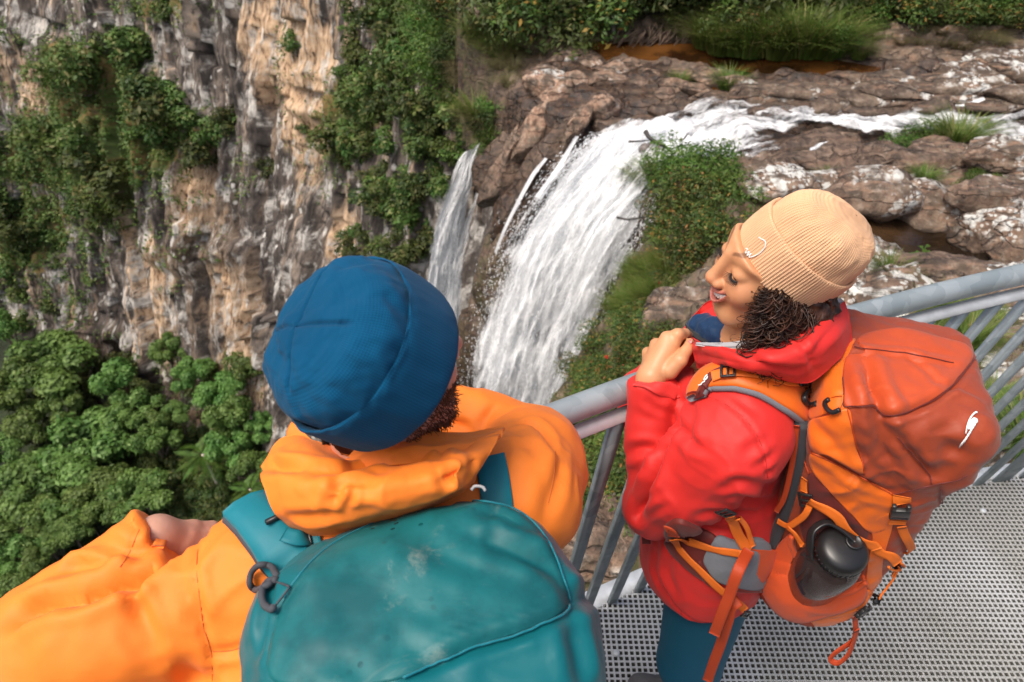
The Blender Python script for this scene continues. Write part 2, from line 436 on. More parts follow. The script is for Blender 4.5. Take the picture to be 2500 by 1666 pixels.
def m_cliff():
    g = NG('cliff_rock')
    uv = g.co('UV')                                   # metres along / up the wall
    w = g.n('VectorMath', {0: uv, 1: g.n('VectorMath', {0: g.noise(.05, uv, detail=1, out=1), 1: (1.6, 1.0, 0)}, operation='MULTIPLY').outputs[0]}, operation='ADD').outputs[0]
    col = g.noise(1.0, g.mapped((.55, .050, 1), w), detail=6, rough=.62)
    col2 = g.noise(1.0, g.mapped((2.4, .27, 1), w, loc=(31, 7, 0)), detail=7, rough=.66)
    col3 = g.noise(1.0, g.mapped((6, 1.0, 1), w, loc=(3, 17, 0)), detail=5, rough=.7)
    blk = g.noise(.45, uv, detail=6, rough=.7)
    och = g.attr('ochre')
    c = g.mix(g.mr(col2, .40, .62), (.034, .028, .025), (.24, .195, .160))
    o = g.mr(g.math('ADD', g.math('ADD', g.math('MULTIPLY', col, .55), g.math('MULTIPLY', col2, .45)), g.math('MULTIPLY', och, .22)), .53, .62)
    c = g.mix(o, c, g.mix(g.mr(col3, .35, .65), (.36, .215, .115), (.64, .47, .315)))
    c = g.mix(g.mr(col3, .47, .36, 0, .85), c, (.026, .021, .020))
    dk = g.math('MULTIPLY', g.mr(g.noise(1.0, g.mapped((.22, .05, 1), w, loc=(50, 3, 0)), detail=4), .47, .57), g.mr(och, .9, .3, .25, .85))
    c = g.mix(dk, c, g.mix(g.mr(col3, .4, .7), (.030, .024, .022), (.11, .088, .075)))
    gl = g.math('MULTIPLY', g.mr(g.noise(1.0, g.mapped((1.1, .22, 1), w, loc=(3, 90, 0)), detail=7, rough=.72), .48, .57), g.mr(blk, .44, .55))
    c = g.mix(g.math('MULTIPLY', gl, .85), c, g.mix(g.mr(col3, .35, .65), (.30, .285, .265), (.66, .63, .58)))
    sp = g.mr(g.vor(1.5, g.mapped((1.4, .5, 1), w)), .22, .12)
    c = g.mix(g.math('MULTIPLY', sp, g.mr(g.noise(.3, uv, detail=3), .48, .6)), c, (.62, .60, .56))
    vg = g.math('ADD', g.attr('veg'), g.math('MULTIPLY', g.math('SUBTRACT', g.noise(.9, uv, detail=6, rough=.7), .5), 1.6))
    gr = g.mix(g.mr(g.noise(.35, uv, detail=4), .42, .58), (.060, .085, .020), (.19, .125, .045))
    gr = g.mix(g.mr(g.noise(2.2, uv, detail=4), .45, .7), gr, (.085, .135, .026))
    c = g.mix(g.mr(vg, .52, .68), c, gr)
    h = g.math('ADD', col2, g.math('MULTIPLY', col3, .6))
    return g.done(g.bsdf(c, .92, g.bump(h, .8, .16)))

def m_foam(name, seed, cov, su, sv, soft=.10):
    """white water: opaque foam strands, clear between; UV u across, v along the flow (metres)"""
    g = NG(name); uv = g.co('UV')
    w = g.n('VectorMath', {0: uv, 1: g.n('VectorMath', {0: g.noise(1.3, uv, out=1), 1: (.30, .5, 0)}, operation='MULTIPLY').outputs[0]}, operation='ADD').outputs[0]
    a = g.noise(1.0, g.mapped((su, sv, 1), w, loc=(seed, seed * 2.3, 0)), detail=7, rough=.68)
    b = g.noise(1.0, g.mapped((su * .22, sv * .5, 1), w, loc=(seed * 5, 1, 0)), detail=3)
    v = g.math('ADD', g.math('MULTIPLY', a, .64), g.math('MULTIPLY', b, .36))
    v = g.math('ADD', v, g.math('MULTIPLY', g.math('SUBTRACT', g.attr('foam'), .5), .42))
    al = g.mr(v, cov - soft, cov + soft)
    c = g.mix(g.mr(a, .32, .56), (.62, .66, .70), (.93, .94, .95))
    s = g.bsdf(c, .55, g.bump(a, .7, .06))
    tr = g.n('BsdfTransparent').outputs[0]
    tl = g.n('BsdfTranslucent', {'Color': (.85, .88, .9)}).outputs[0]
    s = g.n('MixShader', {0: .22, 1: s, 2: tl}).outputs[0]
    return g.done(g.n('MixShader', {0: al, 1: tr, 2: s}).outputs[0])

def m_leaf(name, a, b, c=None, vary=1.0, rough=.55, scale=1.2):
    g = NG(name)
    oi = g.n('ObjectInfo').outputs['Random']
    n1 = g.noise(scale, detail=3); rnd = g.attr('rnd')
    col = g.mix(g.mr(n1, .35, .65), a, b)
    if c: col = g.mix(g.mr(rnd, .80, 1.0), col, c)
    hs = g.n('HueSaturation', {'Color': col, 'Hue': g.mr(oi, 0, 1, .5 - .022 * vary, .5 + .022 * vary, False), 'Value': g.mr(g.math('ADD', g.math('MULTIPLY', oi, .5), g.math('MULTIPLY', rnd, .5)), 0, 1, 1 - .45 * vary, 1 + .45 * vary, False)}).outputs[0]
    s = g.bsdf(hs, rough, Specular_IOR_Level=.3)
    t = g.n('BsdfTranslucent', {'Color': hs}).outputs[0]
    return g.done(g.n('MixShader', {0: .28, 1: s, 2: t}).outputs[0])

def m_plain(name, col, rough=.6, bump=None, var=.15, vs=6.0, **kw):
    g = NG(name); n = g.noise(vs, detail=4)
    c = g.mix(g.mr(n, .3, .7), tuple(x * (1 - var) for x in col), tuple(min(1, x * (1 + var)) for x in col))
    nm = None
    if bump: nm = g.bump(g.noise(bump[0], detail=4), bump[1], bump[2])
    return g.done(g.bsdf(c, rough, nm, **kw))

def m_galv():
    g = NG('galvanised_steel')
    v = g.vor(26, None, 'F1', 'Color'); sp = g.n('SeparateColor', {0: v}).outputs[0]
    c = g.mix(sp, (.25, .295, .31), (.37, .415, .43))
    st = g.math('MULTIPLY', g.mr(g.noise(7, detail=5), .60, .70), g.mr(g.noise(30), .45, .6))
    c = g.mix(g.math('MULTIPLY', st, .6), c, (.52, .58, .60))
    c = g.mix(g.mr(g.noise(14, detail=6), .62, .72, 0, .35), c, (.17, .20, .21))
    return g.done(g.bsdf(c, g.mr(g.noise(18), .3, .7, .38, .6), g.bump(g.noise(60, detail=3), .15, .002), Metallic=.35))

def m_fabric(name, col, rough=.62, weave=900, fold=(14, .35, .02), tint=None, sheen=.1, streak=True, **kw):
    g = NG(name)
    n = g.noise(3.5, detail=3)
    c = g.mix(g.mr(n, .3, .7), tuple(x * .93 for x in col), tuple(min(1, x * 1.06) for x in col))
    if tint: c = g.mix(g.mr(g.noise(tint[1], detail=6, rough=.7), tint[2], tint[3], 0, tint[4]), c, tint[0])
    f = g.noise(fold[0], detail=5, rough=.5, dist=.6)
    w1 = g.n('TexWave', {'Vector': g.co(), 'Scale': weave / 6.28, 'Distortion': .5}, wave_type='BANDS', bands_direction='DIAGONAL').outputs['Fac']
    cr = g.n('TexNoise', {'Vector': g.co(), 'Scale': fold[0] * .42, 'Detail': 2.0, 'Roughness': .5, 'Distortion': .9}, noise_type='RIDGED_MULTIFRACTAL').outputs[0]
    nm = g.bump(f, fold[1] * .5, fold[2]); nm = g.bump(cr, fold[1] * .55, fold[2] * .6, nm); nm = g.bump(w1, .12, .0006, nm)
    return g.done(g.bsdf(c, rough, nm, Sheen_Weight=sheen, Specular_IOR_Level=.35, **kw))

MAT = {}
MAT['rock'] = m_rock(); MAT['cliff'] = m_cliff()
MAT['galv'] = m_galv()
# ------------------------------------------------------------------ ground shape
def tps(nodes):
    X = np.array([n[:2] for n in nodes]); Z = np.array([n[2] for n in nodes]); n = len(X)
    def U(r2): return np.where(r2 > 1e-12, r2 * np.log(np.maximum(r2, 1e-12)), 0)
    K = U(((X[:, None] - X[None]) ** 2).sum(-1)) + np.eye(n) * .35
    Pm = np.concatenate([np.ones((n, 1)), X], 1)
    L = np.block([[K, Pm], [Pm.T, np.zeros((3, 3))]]); w = np.linalg.solve(L, np.concatenate([Z, np.zeros(3)]))
    def f(x, y):
        x = np.asarray(x, float); y = np.asarray(y, float); r = np.zeros(x.shape)
        for k in range(n): r = r + w[k] * U((x - X[k, 0]) ** 2 + (y - X[k, 1]) ** 2)
        return r + w[n] + w[n + 1] * x + w[n + 2] * y
    return f
_nodes = [gz(*q) for q in (
    (1180, 170, -3.2), (1250, 110, -2.75), (1500, 105, -2.45), (1800, 120, -2.35), (2100, 150, -2.15), (2400, 130, -1.9),
    (1300, 150, -2.75), (1500, 160, -2.62), (1750, 150, -2.5), (2000, 180, -2.35), (2300, 200, -2.2), (2500, 190, -2.1), (2700, 190, -2.0),
    (1350, 230, -2.8), (1500, 225, -2.75), (1700, 225, -2.62), (1900, 230, -2.45), (2200, 240, -2.4), (2500, 230, -2.25),
    (1450, 330, -3.2), (1600, 320, -3.05), (1800, 300, -2.9), (2000, 295, -2.8), (2200, 300, -2.75), (2500, 310, -2.68), (2700, 310, -2.6),
    (1700, 400, -3.1), (1800, 390, -3.0), (1950, 400, -2.7), (2200, 410, -2.6), (2450, 400, -2.6),
    (1600, 470, -3.05), (1700, 440, -2.8), (1900, 470, -2.5), (2100, 470, -2.45), (2400, 480, -2.35),
    (2200, 600, -2.75), (2350, 620, -2.7), (2050, 640, -2.35), (2300, 690, -2.2), (2480, 640, -2.1), (2700, 640, -1.8),
    (1750, 600, -2.9), (1650, 600, -3.1), (1570, 650, -3.7), (1640, 760, -3.0), (1500, 800, -4.2), (1430, 920, -4.4),
    (1450, 1300, -1.9), (1400, 1150, -2.9), (1500, 1000, -3.2), (2250, 850, -1.7), (2480, 1050, -1.2), (2400, 900, -1.6), (2700, 900, -1.0))]
_nodes += [A(x, y, z) for x, y, z in ((-1, 19, -1.5), (4, 19, -1.2), (9, 19, -.8), (14, 19, 0), (4, 25, 2.5), (12, 25, 3), (-3, 25, 2),
           (.4, 1.2, -1.6), (2.5, 1, -1.0), (5, 2, -.6), (9, 3, -.4), (1, -2, -.9), (5, -2, -.3), (14, 8, -.6), (14, 14, -1.0))]
z0 = tps(_nodes)
LIP = np.array([(-2.2, 27), (-1.5, 20.5), (-.9, 17.2), (-.25, 15.0), (.55, 13.6), (1.25, 12.7), (1.65, 12.1), (2.1, 11.6), (2.4, 11.05), (2.5, 10.2), (2.3, 9.3), (2.05, 8.3), (1.65, 7.0), (.95, 5.2), (.25, 3.4), (-.6, 1.6), (-1.5, -.5), (-2.5, -3)])
def lipdist(x, y):
    """signed plan distance to the lip: > 0 out over the gorge"""
    P = np.stack([x, y], -1); best = np.full(x.shape, 1e9); sgn = np.zeros(x.shape)
    for a, b in zip(LIP[:-1], LIP[1:]):
        ab = b - a; t = np.clip(((P - a) @ ab) / (ab @ ab), 0, 1); q = P - a - t[..., None] * ab
        d = np.hypot(q[..., 0], q[..., 1]); s = ab[0] * (P[..., 1] - a[1]) - ab[1] * (P[..., 0] - a[0])
        m = d < best; best = np.where(m, d, best); sgn = np.where(m, s, sgn)
    return np.where(sgn < 0, best, -best)
# the fixed-point ray on the smooth ground
def ground(px, py, off=0.0):
    z = -2.6
    for _ in range(12):
        p = gz(px, py, z); z = .5 * z + .5 * (float(z0(p[0], p[1])) + off)
    return gz(px, py, z)
def poly_mask(x, y, pts, soft=.25):
    """soft plan mask around a polyline given as (x,y,halfwidth)"""
    m = np.zeros(x.shape)
    for a, b in zip(pts[:-1], pts[1:]):
        a = np.asarray(a, float); b = np.asarray(b, float); ab = b[:2] - a[:2]
        t = np.clip(((x - a[0]) * ab[0] + (y - a[1]) * ab[1]) / max(ab @ ab, 1e-9), 0, 1)
        d = np.hypot(x - a[0] - t * ab[0], y - a[1] - t * ab[1]) - lerp(a[2], b[2], t)
        m = np.maximum(m, 1 - sstep(0, soft, d))
    return m
def plan(*pix):
    return [(*ground(px, py)[:2], w) for px, py, w in pix]
STREAM = plan((2700, 312, .55), (2450, 308, .5), (2200, 300, .55), (2000, 296, .5), (1880, 315, .75), (1750, 330, .9), (1600, 345, .7), (1500, 350, .6))
FARPOOL = plan((1480, 118, .25), (1650, 128, .45), (1850, 140, .6), (2000, 165, .35), (2130, 175, .2))
SHELF = plan((1300, 150, .4), (1420, 195, .9), (1600, 210, .8), (1750, 230, .5))
NEARPOOL = plan((2090, 560, .25), (2200, 590, .40), (2330, 620, .38), (2420, 630, .2))
WET = plan((1420, 240, .9), (1700, 270, 1.0), (2000, 265, .9), (2300, 280, .8), (2700, 290, .8))
gx = np.arange(-4, 13.6, .056); gy = np.arange(-2.5, 23, .056)
X, Y = np.meshgrid(gx, gy, indexing='ij')
Zb = z0(X, Y)
ld = lipdist(X, Y)
chan = poly_mask(X, Y, STREAM, .45); pool = np.maximum(poly_mask(X, Y, FARPOOL, .3), poly_mask(X, Y, NEARPOOL, .25)); shelf = poly_mask(X, Y, SHELF, .3)
P2 = np.stack([X, Y, np.zeros_like(X)], -1)
warp = np.stack([fbm(P2 * .35, 2), fbm(P2 * .35 + 40, 2), np.zeros_like(X)], -1) * .9
strat = ridged((P2 + warp) * A(.42, 1.5, 1) + 3, 3)          # ledges drawn out along the flow
blk = fbm((P2 + warp) * 1.15 + 11, 5, gain=.55)
Z = Zb + (1 - .8 * chan) * (1 - .9 * pool) * (1 - .55 * shelf) * (.10 * strat + .17 * blk) - .14 * chan - .16 * pool
Z += .03 * fbm(P2 * 6, 3)
stp = .17; Zs = np.floor(Z / stp + .5 * fbm(P2 * .6 + 5, 2)) ; Zt = (Zs + sstep(.15, .95, Z / stp + .5 * fbm(P2 * .6 + 5, 2) - Zs) - .5 * fbm(P2 * .6 + 5, 2)) * stp
Z = lerp(Z, Zt, .65 * (1 - chan) * (1 - pool))
lw = ld + .35 * fbm(P2 * .9 + 21, 3)
near_bank = sstep(10.8, 9.0, Y)                                   # the planted bank falls away more gently
Z = Z - np.where(lw > 0, lerp(5.5, 1.5, near_bank) * lw + 1.2 * np.maximum(lw - 1.2, 0) ** 2, 0)
wet = np.clip(1.0 * chan + .9 * pool + .75 * shelf + .95 * poly_mask(X, Y, WET, 1.0) + sstep(-.5, .4, ld) * (1 - near_bank), 0, 1)
lich = np.clip(sstep(11.5, 8.0, Y) * 1.0 + sstep(6.5, 8.5, X) * sstep(11, 12.2, Y) * sstep(15.2, 14, Y) * .75 - .4 * chan - pool, -.3, 1) * sstep(.2, 1.5, X - 1.5)
lich = np.clip(lich, -.3, 1) * .75
moss = np.clip(sstep(15.2, 16.2, Y) * .8 + near_bank * sstep(3.4, 2.0, X) * 1.0 + .35 * sstep(7, 4, Y), 0, 1)
bankup = sstep(15.6, 17.5, Y - .02 * X); Z = Z + bankup * .25 * fbm(P2 * .8, 3)
Fg = grid_faces(len(gx), len(gy)); keep = ((ld.ravel()[Fg] < 5.5) & ((Y.ravel()[Fg] < 13.2) | (ld.ravel()[Fg] < .45))).all(1)
Vg = np.stack([X, Y, Z], -1).reshape(-1, 3)
Fg = Fg[keep]
obj('bedrock', Vg, Fg, MAT['rock'], attrs={'wet': wet.ravel(), 'lichen': lich.ravel(), 'moss': moss.ravel(), 'pink': np.full(X.size, .15)}, kind='structure')
GS = BVHTree.FromPolygons(Vg.tolist(), Fg.tolist())
def ground_hit(px, py):
    r = unit(ray(px, py)); p, n, i, d = GS.ray_cast(Vector(CAM), Vector(r))
    return (np.array(p), np.array(n)) if p else (ground(px, py), A(0, 0, 1))

# ------------------------------------------------------------------ far cliff
def grid_interp(G, r, c):
    """G (R,C,k) -> (r,c,k), Catmull-Rom both ways"""
    G = np.asarray(G, float); t = np.stack([cr_spline(G[i], c) for i in range(G.shape[0])]); return np.stack([cr_spline(t[:, j], r) for j in range(c)], 1)
cpx = [-520, -300, -100, 100, 350, 600, 780, 920, 1020, 1100, 1160]
chd = [112, 101, 91, 80, 68, 55, 43, 34, 27.5, 23, 20]
CURVE = [hd(px, 560, D)[:2] for px, D in zip(cpx, chd)] + [A(-.9, 17.0), A(.5, 15.0), A(1.6, 13.4), A(2.6, 12.2)]
NR, NC = 470, 590
_cv = cr_spline(np.array(CURVE), 4000); _w = 1 / np.linalg.norm(_cv, axis=1)          # finer where nearer
_al = np.concatenate([[0], np.cumsum(np.linalg.norm(np.diff(_cv, axis=0), axis=1))])
_cw = np.concatenate([[0], np.cumsum(np.linalg.norm(np.diff(_cv, axis=0), axis=1) * (_w[1:] ** .8))])
_tq = np.linspace(0, _cw[-1], NC); sl_ = np.interp(_tq, _cw, _al); plan_ = np.stack([np.interp(_tq, _cw, _cv[:, k]) for k in (0, 1)], -1)
_tn = unit(np.gradient(plan_, axis=0)); _nn = np.stack([-_tn[:, 1], _tn[:, 0]], -1)               # away from the gorge
ztop = np.interp(np.arange(NC), [0, NC * .45, NC * .72, NC * .86, NC], [10, 8, 0, -4.2, -4.6])
zz = ztop[None] - (ztop[None] + 66) * np.linspace(0, 1, NR)[:, None] ** 1.15
lean_ = np.interp(np.arange(NC), [0, NC * .7, NC], [.34, .22, .10])
Cw = np.zeros((NR, NC, 3)); Cw[..., :2] = plan_[None] + _nn[None] * (lean_[None] * (zz + 34))[..., None] * np.interp(np.arange(NC), [0, NC * .75, NC], [1, 1, .35])[None, :, None]; Cw[..., 2] = zz
S_ = np.broadcast_to(sl_, (NR, NC)); H_ = Cw[..., 2]
Cn = np.concatenate([-_nn, np.full((NC, 1), .25)], 1); Cn = np.broadcast_to(unit(Cn), (NR, NC, 3))
q = np.stack([S_, H_, np.zeros_like(S_)], -1)
wq = q + np.stack([noise(q * .035) * 2.0, noise(q * .04 + 9) * 5, np.zeros_like(S_)], -1)
def hash2(i, j): return ((np.sin(i * 127.1 + j * 311.7) * 43758.5453) % 1.0)
def columns(wd, hh, seed, sh):
    x = wq[..., 0] + sh * wq[..., 1]; i = np.floor(x / wd + seed); y = wq[..., 1] + hash2(i, seed) * hh * 3; j = np.floor(y / hh)
    fx = x / wd + seed - i; fy = y / hh - j
    face = (hash2(i, j + seed) - .5) + .5 * (hash2(i + .5, j) - .5) * (fx - .5) * 2                       # each block face leans its own way
    return face + .18 * (1 - np.abs(2 * fx - 1)) - .25 * sstep(.88, 1., fy)
colm = ridged(wq * A(.11, .016, 1) + 2, 3); led = fbm(wq * A(.03, .09, 1) + 60, 4)
scale = np.clip(np.linalg.norm(Cw - CAM, axis=-1) / 60, .22, 1.15)
ledge = sstep(.05, .5, led)
D = scale * (1.0 * colm + 2.0 * columns(3.6, 22, 3, .04) + 1.05 * columns(1.45, 14, 11, -.03) + .4 * columns(.62, 7, 29, .02) + .7 * (ledge - .3) + .22 * fbm(q * A(.7, .35, 1), 4) + .15 * fbm(q * A(3.2, 1.2, 1), 3))
Cv = Cw + Cn * D[..., None]
PX = to_px(Cw)
def blobs(PX, L, base=0.0):
    m = np.full(PX.shape[:-1], base)
    for x, y, rx, ry, w in L:
        m = np.maximum(m, w * np.exp(-(((PX[..., 0] - x) / rx) ** 2 + ((PX[..., 1] - y) / ry) ** 2))) if w > 0 else m + w * np.exp(-(((PX[..., 0] - x) / rx) ** 2 + ((PX[..., 1] - y) / ry) ** 2))
    return m
VEG = [(130, 390, 200, 110, 1.), (230, 180, 80, 140, .9), (420, 330, 160, 90, .95), (330, 180, 130, 160, .7), (90, 560, 180, 160, 1.), (250, 540, 110, 110, .7), (400, 20, 180, 50, .9), (700, 130, 60, 120, .45), (60, 720, 90, 110, .55),
       (820, 370, 100, 110, .8), (900, 260, 90, 120, .9), (1010, 120, 110, 200, 1.1), (1100, 60, 150, 140, 1.2), (1150, 230, 90, 120, 1.1), (970, 480, 60, 110, .9), (940, 600, 90, 60, .8), (1060, 330, 60, 110, .9), (560, 330, 70, 60, .6), (340, 450, 70, 50, .5),
       (640, 420, 60, 60, .6), (480, 700, 60, 40, .4), (200, 700, 80, 60, .5), (720, 30, 60, 50, .3), (440, 850, 60, 50, .7), (560, 930, 120, 60, .7)]
OCH = [(520, 470, 45, 120, 1.), (600, 720, 90, 130, 1.), (450, 640, 50, 80, .9), (960, 130, 55, 200, 1.1), (740, 200, 70, 200, .9), (860, 560, 60, 60, .8), (120, 200, 120, 90, .6), (620, 880, 70, 100, .9), (640, 80, 40, 100, .6), (260, 880, 60, 100, .5), (410, 800, 60, 140, .6)]
vegm = blobs(PX, VEG) + .45 * (ledge - .35); ochm = blobs(PX, OCH, .05) + .12 * fbm(q * .06, 2)
obj('cliff', Cv.reshape(-1, 3), grid_faces(NR, NC), MAT['cliff'], attrs={'veg': np.clip(vegm, 0, 1.2).ravel(), 'ochre': np.clip(ochm, 0, 1.2).ravel()}, uv=np.stack([S_, H_], -1).reshape(-1, 2), kind='structure')

# gorge floor, dark leaf litter under the canopy
MAT['floor'] = m_plain('forest_floor', (.018, .026, .010), .95, (.8, 1, .6), .5, .4)
fx = np.linspace(-190, 60, 110); fy = np.linspace(-60, 150, 100); FX, FY = np.meshgrid(fx, fy, indexing='ij')
def floor_z(x, y):
    return -53 + 4.0 * fbm(np.stack([x, y, np.zeros_like(x)], -1) * .02, 3) + .34 * np.maximum(0, y - 38) + .06 * np.maximum(0, -x - 40)
obj('gorge_floor', np.stack([FX, FY, floor_z(FX, FY)], -1).reshape(-1, 3), grid_faces(110, 100), MAT['floor'], kind='structure')
# ------------------------------------------------------------------ water
def ray_v(px, py):
    c = np.stack([(px - 1250) / F_PX, -(py - 833) / F_PX, -np.ones_like(px)], -1); return c @ CR.T
def ground_v(px, py, off=0.0):
    r = ray_v(px, py); z = np.full(px.shape, -2.7)
    for _ in range(14):
        p = CAM + r * ((z - CAM_H) / r[..., 2])[..., None]; z = .5 * z + .5 * (z0(p[..., 0], p[..., 1]) + off)
    return CAM + r * ((z - CAM_H) / r[..., 2])[..., None]
def uv_m(V):
    """uv in metres from the sheet itself: u along rows, v down the columns"""
    u = np.concatenate([np.zeros((V.shape[0], 1)), np.cumsum(np.linalg.norm(np.diff(V, axis=1), axis=-1), 1)], 1)
    v = np.concatenate([np.zeros((1, V.shape[1])), np.cumsum(np.linalg.norm(np.diff(V, axis=0), axis=-1), 0)], 0)
    return np.stack([u, v], -1)
MAT['fall1'] = m_foam('falling_water', 3.0, .455, 5.0, 1.1, .12)
MAT['fall2'] = m_foam('falling_water_core', 11.0, .455, 3.6, .8, .075)
MAT['fall3'] = m_foam('falling_water_veil', 23.0, .51, 9.0, 1.6, .11)
MAT['rapid'] = m_foam('rapid_foam', 41.0, .455, 1.7, 4.6, .11)
def tannin(name, deep, shallow):
    g = NG(name); n = g.noise(.9, detail=4)
    c = g.mix(g.mr(n, .40, .62), deep, shallow)
    w = g.math('ADD', g.noise(5, g.mapped((1, 2.2, 1)), detail=3), g.math('MULTIPLY', g.noise(17, detail=2), .4))
    return g.done(g.bsdf(c, .06, g.bump(w, .35, .03), Specular_IOR_Level=.5))
MAT['pool'] = tannin('tannin_pool', (.025, .010, .004), (.125, .050, .012))
MAT['dark_pool'] = tannin('dark_pool', (.016, .010, .006), (.055, .030, .014))

def fall_sheet(name, grid, r, c, m, parent=None, amp=.06, seed=0, off=0.0, edge=.5, freq=(5., .7), foam=.55, label=None, kind=None, su=1.0):
    P = np.array([[at(*q) for q in row] for row in grid]); V = grid_interp(P, r, c)
    T = unit(np.gradient(V, axis=1)); D = unit(np.gradient(V, axis=0)); N = unit(np.cross(T, D))
    N = np.where((np.sum(N * (CAM - V), -1) < 0)[..., None], -N, N)
    uv = uv_m(V); q = np.stack([uv[..., 0] * freq[0], uv[..., 1] * freq[1], np.full(uv.shape[:2], seed * 7.7)], -1)
    h = fbm(q, 4) * amp + fbm(q * .3 + 5, 2) * amp * 1.3
    V = V + N * (h + off)[..., None]
    ue = np.minimum(np.linspace(0, 1, c), 1 - np.linspace(0, 1, c))[None] * np.ones((r, 1))
    fo = foam - edge * (1 - sstep(0, .20, ue)) + .25 * fbm(np.stack([uv[..., 0] * .9, uv[..., 1] * .12, np.full(uv.shape[:2], seed)], -1), 2)
    return obj(name, V.reshape(-1, 3), grid_faces(r, c), m, parent, uv=(uv * A(su, 1)).reshape(-1, 2), attrs={'foam': fo.ravel()}, kind=kind), V
# main fall: columns left -> right, rows top -> bottom
MF = [[(1432, 338, 13.0), (1500, 322, 13.0), (1570, 318, 12.9), (1650, 330, 12.6), (1740, 372, 12.1), (1800, 395, 11.8)],
      [(1372, 400, 13.05), (1450, 385, 12.95), (1530, 385, 12.8), (1600, 398, 12.4), (1660, 425, 12.0), (1690, 438, 11.8)],
      [(1300, 490, 13.4), (1375, 480, 13.2), (1450, 480, 12.9), (1515, 490, 12.5), (1570, 495, 12.2), (1612, 500, 12.0)],
      [(1225, 620, 14.0), (1300, 615, 13.7), (1375, 612, 13.3), (1440, 610, 12.9), (1502, 605, 12.5), (1556, 600, 12.2)],
      [(1175, 790, 15.0), (1245, 785, 14.6), (1315, 780, 14.2), (1375, 775, 13.8), (1434, 765, 13.4), (1494, 755, 13.1)],
      [(1135, 990, 16.4), (1200, 985, 16.0), (1260, 975, 15.5), (1315, 965, 15.1), (1372, 955, 14.7), (1425, 940, 14.3)],
      [(1085, 1300, 20.0), (1140, 1290, 19.6), (1190, 1280, 19.2), (1240, 1270, 18.8), (1285, 1260, 18.4), (1330, 1245, 18.0)],
      [(1040, 1700, 27.), (1085, 1690, 26.6), (1130, 1680, 26.2), (1175, 1670, 25.8), (1215, 1660, 25.4), (1255, 1645, 25.)]]
wf = empty('waterfall', at(1350, 600, 13.2), kind='structure')
o_, FV = fall_sheet('water_sheet', MF, 260, 130, MAT['fall2'], wf, amp=.09, seed=1, off=0, edge=.42, foam=.62)
fall_sheet('water_sheet', MF, 260, 120, MAT['fall1'], wf, amp=.10, seed=2, off=.16, edge=.55, foam=.50)
fall_sheet('water_sheet', MF, 260, 120, MAT['fall3'], wf, amp=.13, seed=3, off=.34, edge=.75, foam=.44)
# thin side veil at the right of the main fall, and thin threads left of it
fall_sheet('water_sheet', [[(1560, 590, 12.0), (1585, 600, 11.9)], [(1515, 700, 12.6), (1548, 700, 12.5)], [(1465, 830, 13.2), (1502, 830, 13.1)], [(1425, 960, 14.0), (1460, 955, 13.9)]], 90, 16, MAT['fall3'], wf, amp=.03, seed=4, edge=.3, foam=.42)
fall_sheet('water_sheet', [[(1404, 332, 13.2), (1414, 332, 13.2)], [(1362, 400, 13.2), (1376, 402, 13.2)], [(1335, 440, 13.25), (1348, 446, 13.25)], [(1305, 480, 13.4), (1322, 490, 13.4)]], 60, 10, MAT['fall2'], wf, amp=.02, seed=5, edge=.2, foam=.55)
fall_sheet('water_sheet', [[(1330, 385, 13.5), (1337, 388, 13.5)], [(1297, 425, 13.5), (1306, 430, 13.5)], [(1262, 490, 13.7), (1270, 494, 13.7)], [(1228, 560, 14.0), (1235, 563, 14.0)], [(1205, 620, 14.4), (1211, 622, 14.4)]], 80, 8, MAT['fall2'], wf, amp=.012, seed=6, edge=.1, foam=.50)
SF = [[(1142, 372, 16.9), (1158, 362, 16.8), (1174, 345, 16.7)], [(1100, 450, 17.4), (1132, 440, 17.2), (1160, 415, 17.0)], [(1060, 560, 18.6), (1098, 545, 18.3), (1138, 520, 18.0)],
      [(1040, 700, 20.3), (1082, 690, 20.), (1126, 680, 19.7)], [(1040, 880, 22.8), (1088, 875, 22.4), (1136, 870, 22.)], [(1035, 1050, 26.), (1082, 1045, 25.5), (1130, 1040, 25.)], [(1010, 1400, 36.), (1040, 1395, 35.5), (1068, 1390, 35.)]]
w2 = empty('side_waterfall', at(1100, 500, 18.5), kind='structure')
fall_sheet('water_sheet', SF, 200, 50, MAT['fall1'], w2, amp=.08, seed=7, edge=.35, foam=.64)
fall_sheet('water_sheet', SF, 200, 50, MAT['fall3'], w2, amp=.1, seed=8, off=.2, edge=.55, foam=.58)
fall_sheet('water_sheet', [[(1190, 410, 16.6), (1200, 402, 16.5)], [(1160, 470, 17.), (1178, 465, 16.9)], [(1135, 540, 17.6), (1152, 535, 17.5)], [(1105, 640, 18.8), (1135, 640, 18.7)], [(1085, 760, 20.5), (1118, 758, 20.3)], [(1070, 880, 22.), (1098, 880, 21.8)]], 110, 16, MAT['fall1'], w2, amp=.05, seed=9, edge=.4, foam=.46)
# small cascades at the far corner
w3 = empty('small_cascade', ground(1220, 200), kind='structure')
fall_sheet('water_sheet', [[(1325, 130, 16.5), (1350, 135, 16.4)], [(1290, 150, 16.5), (1320, 160, 16.4)], [(1262, 165, 16.6), (1290, 175, 16.5)]], 30, 18, MAT['rapid'], w3, amp=.04, seed=11, edge=.2, foam=.62)
fall_sheet('water_sheet', [[(1258, 160, 16.6), (1275, 168, 16.5)], [(1245, 185, 16.8), (1264, 190, 16.7)], [(1232, 212, 17.), (1248, 215, 16.9)]], 40, 12, MAT['fall2'], w3, amp=.03, seed=12, edge=.15, foam=.66)
fall_sheet('water_sheet', [[(1290, 198, 15.6), (1312, 205, 15.5)], [(1275, 228, 15.8), (1300, 238, 15.6)], [(1262, 250, 16.), (1280, 262, 15.8)]], 40, 14, MAT['fall2'], w3, amp=.03, seed=13, edge=.2, foam=.62)

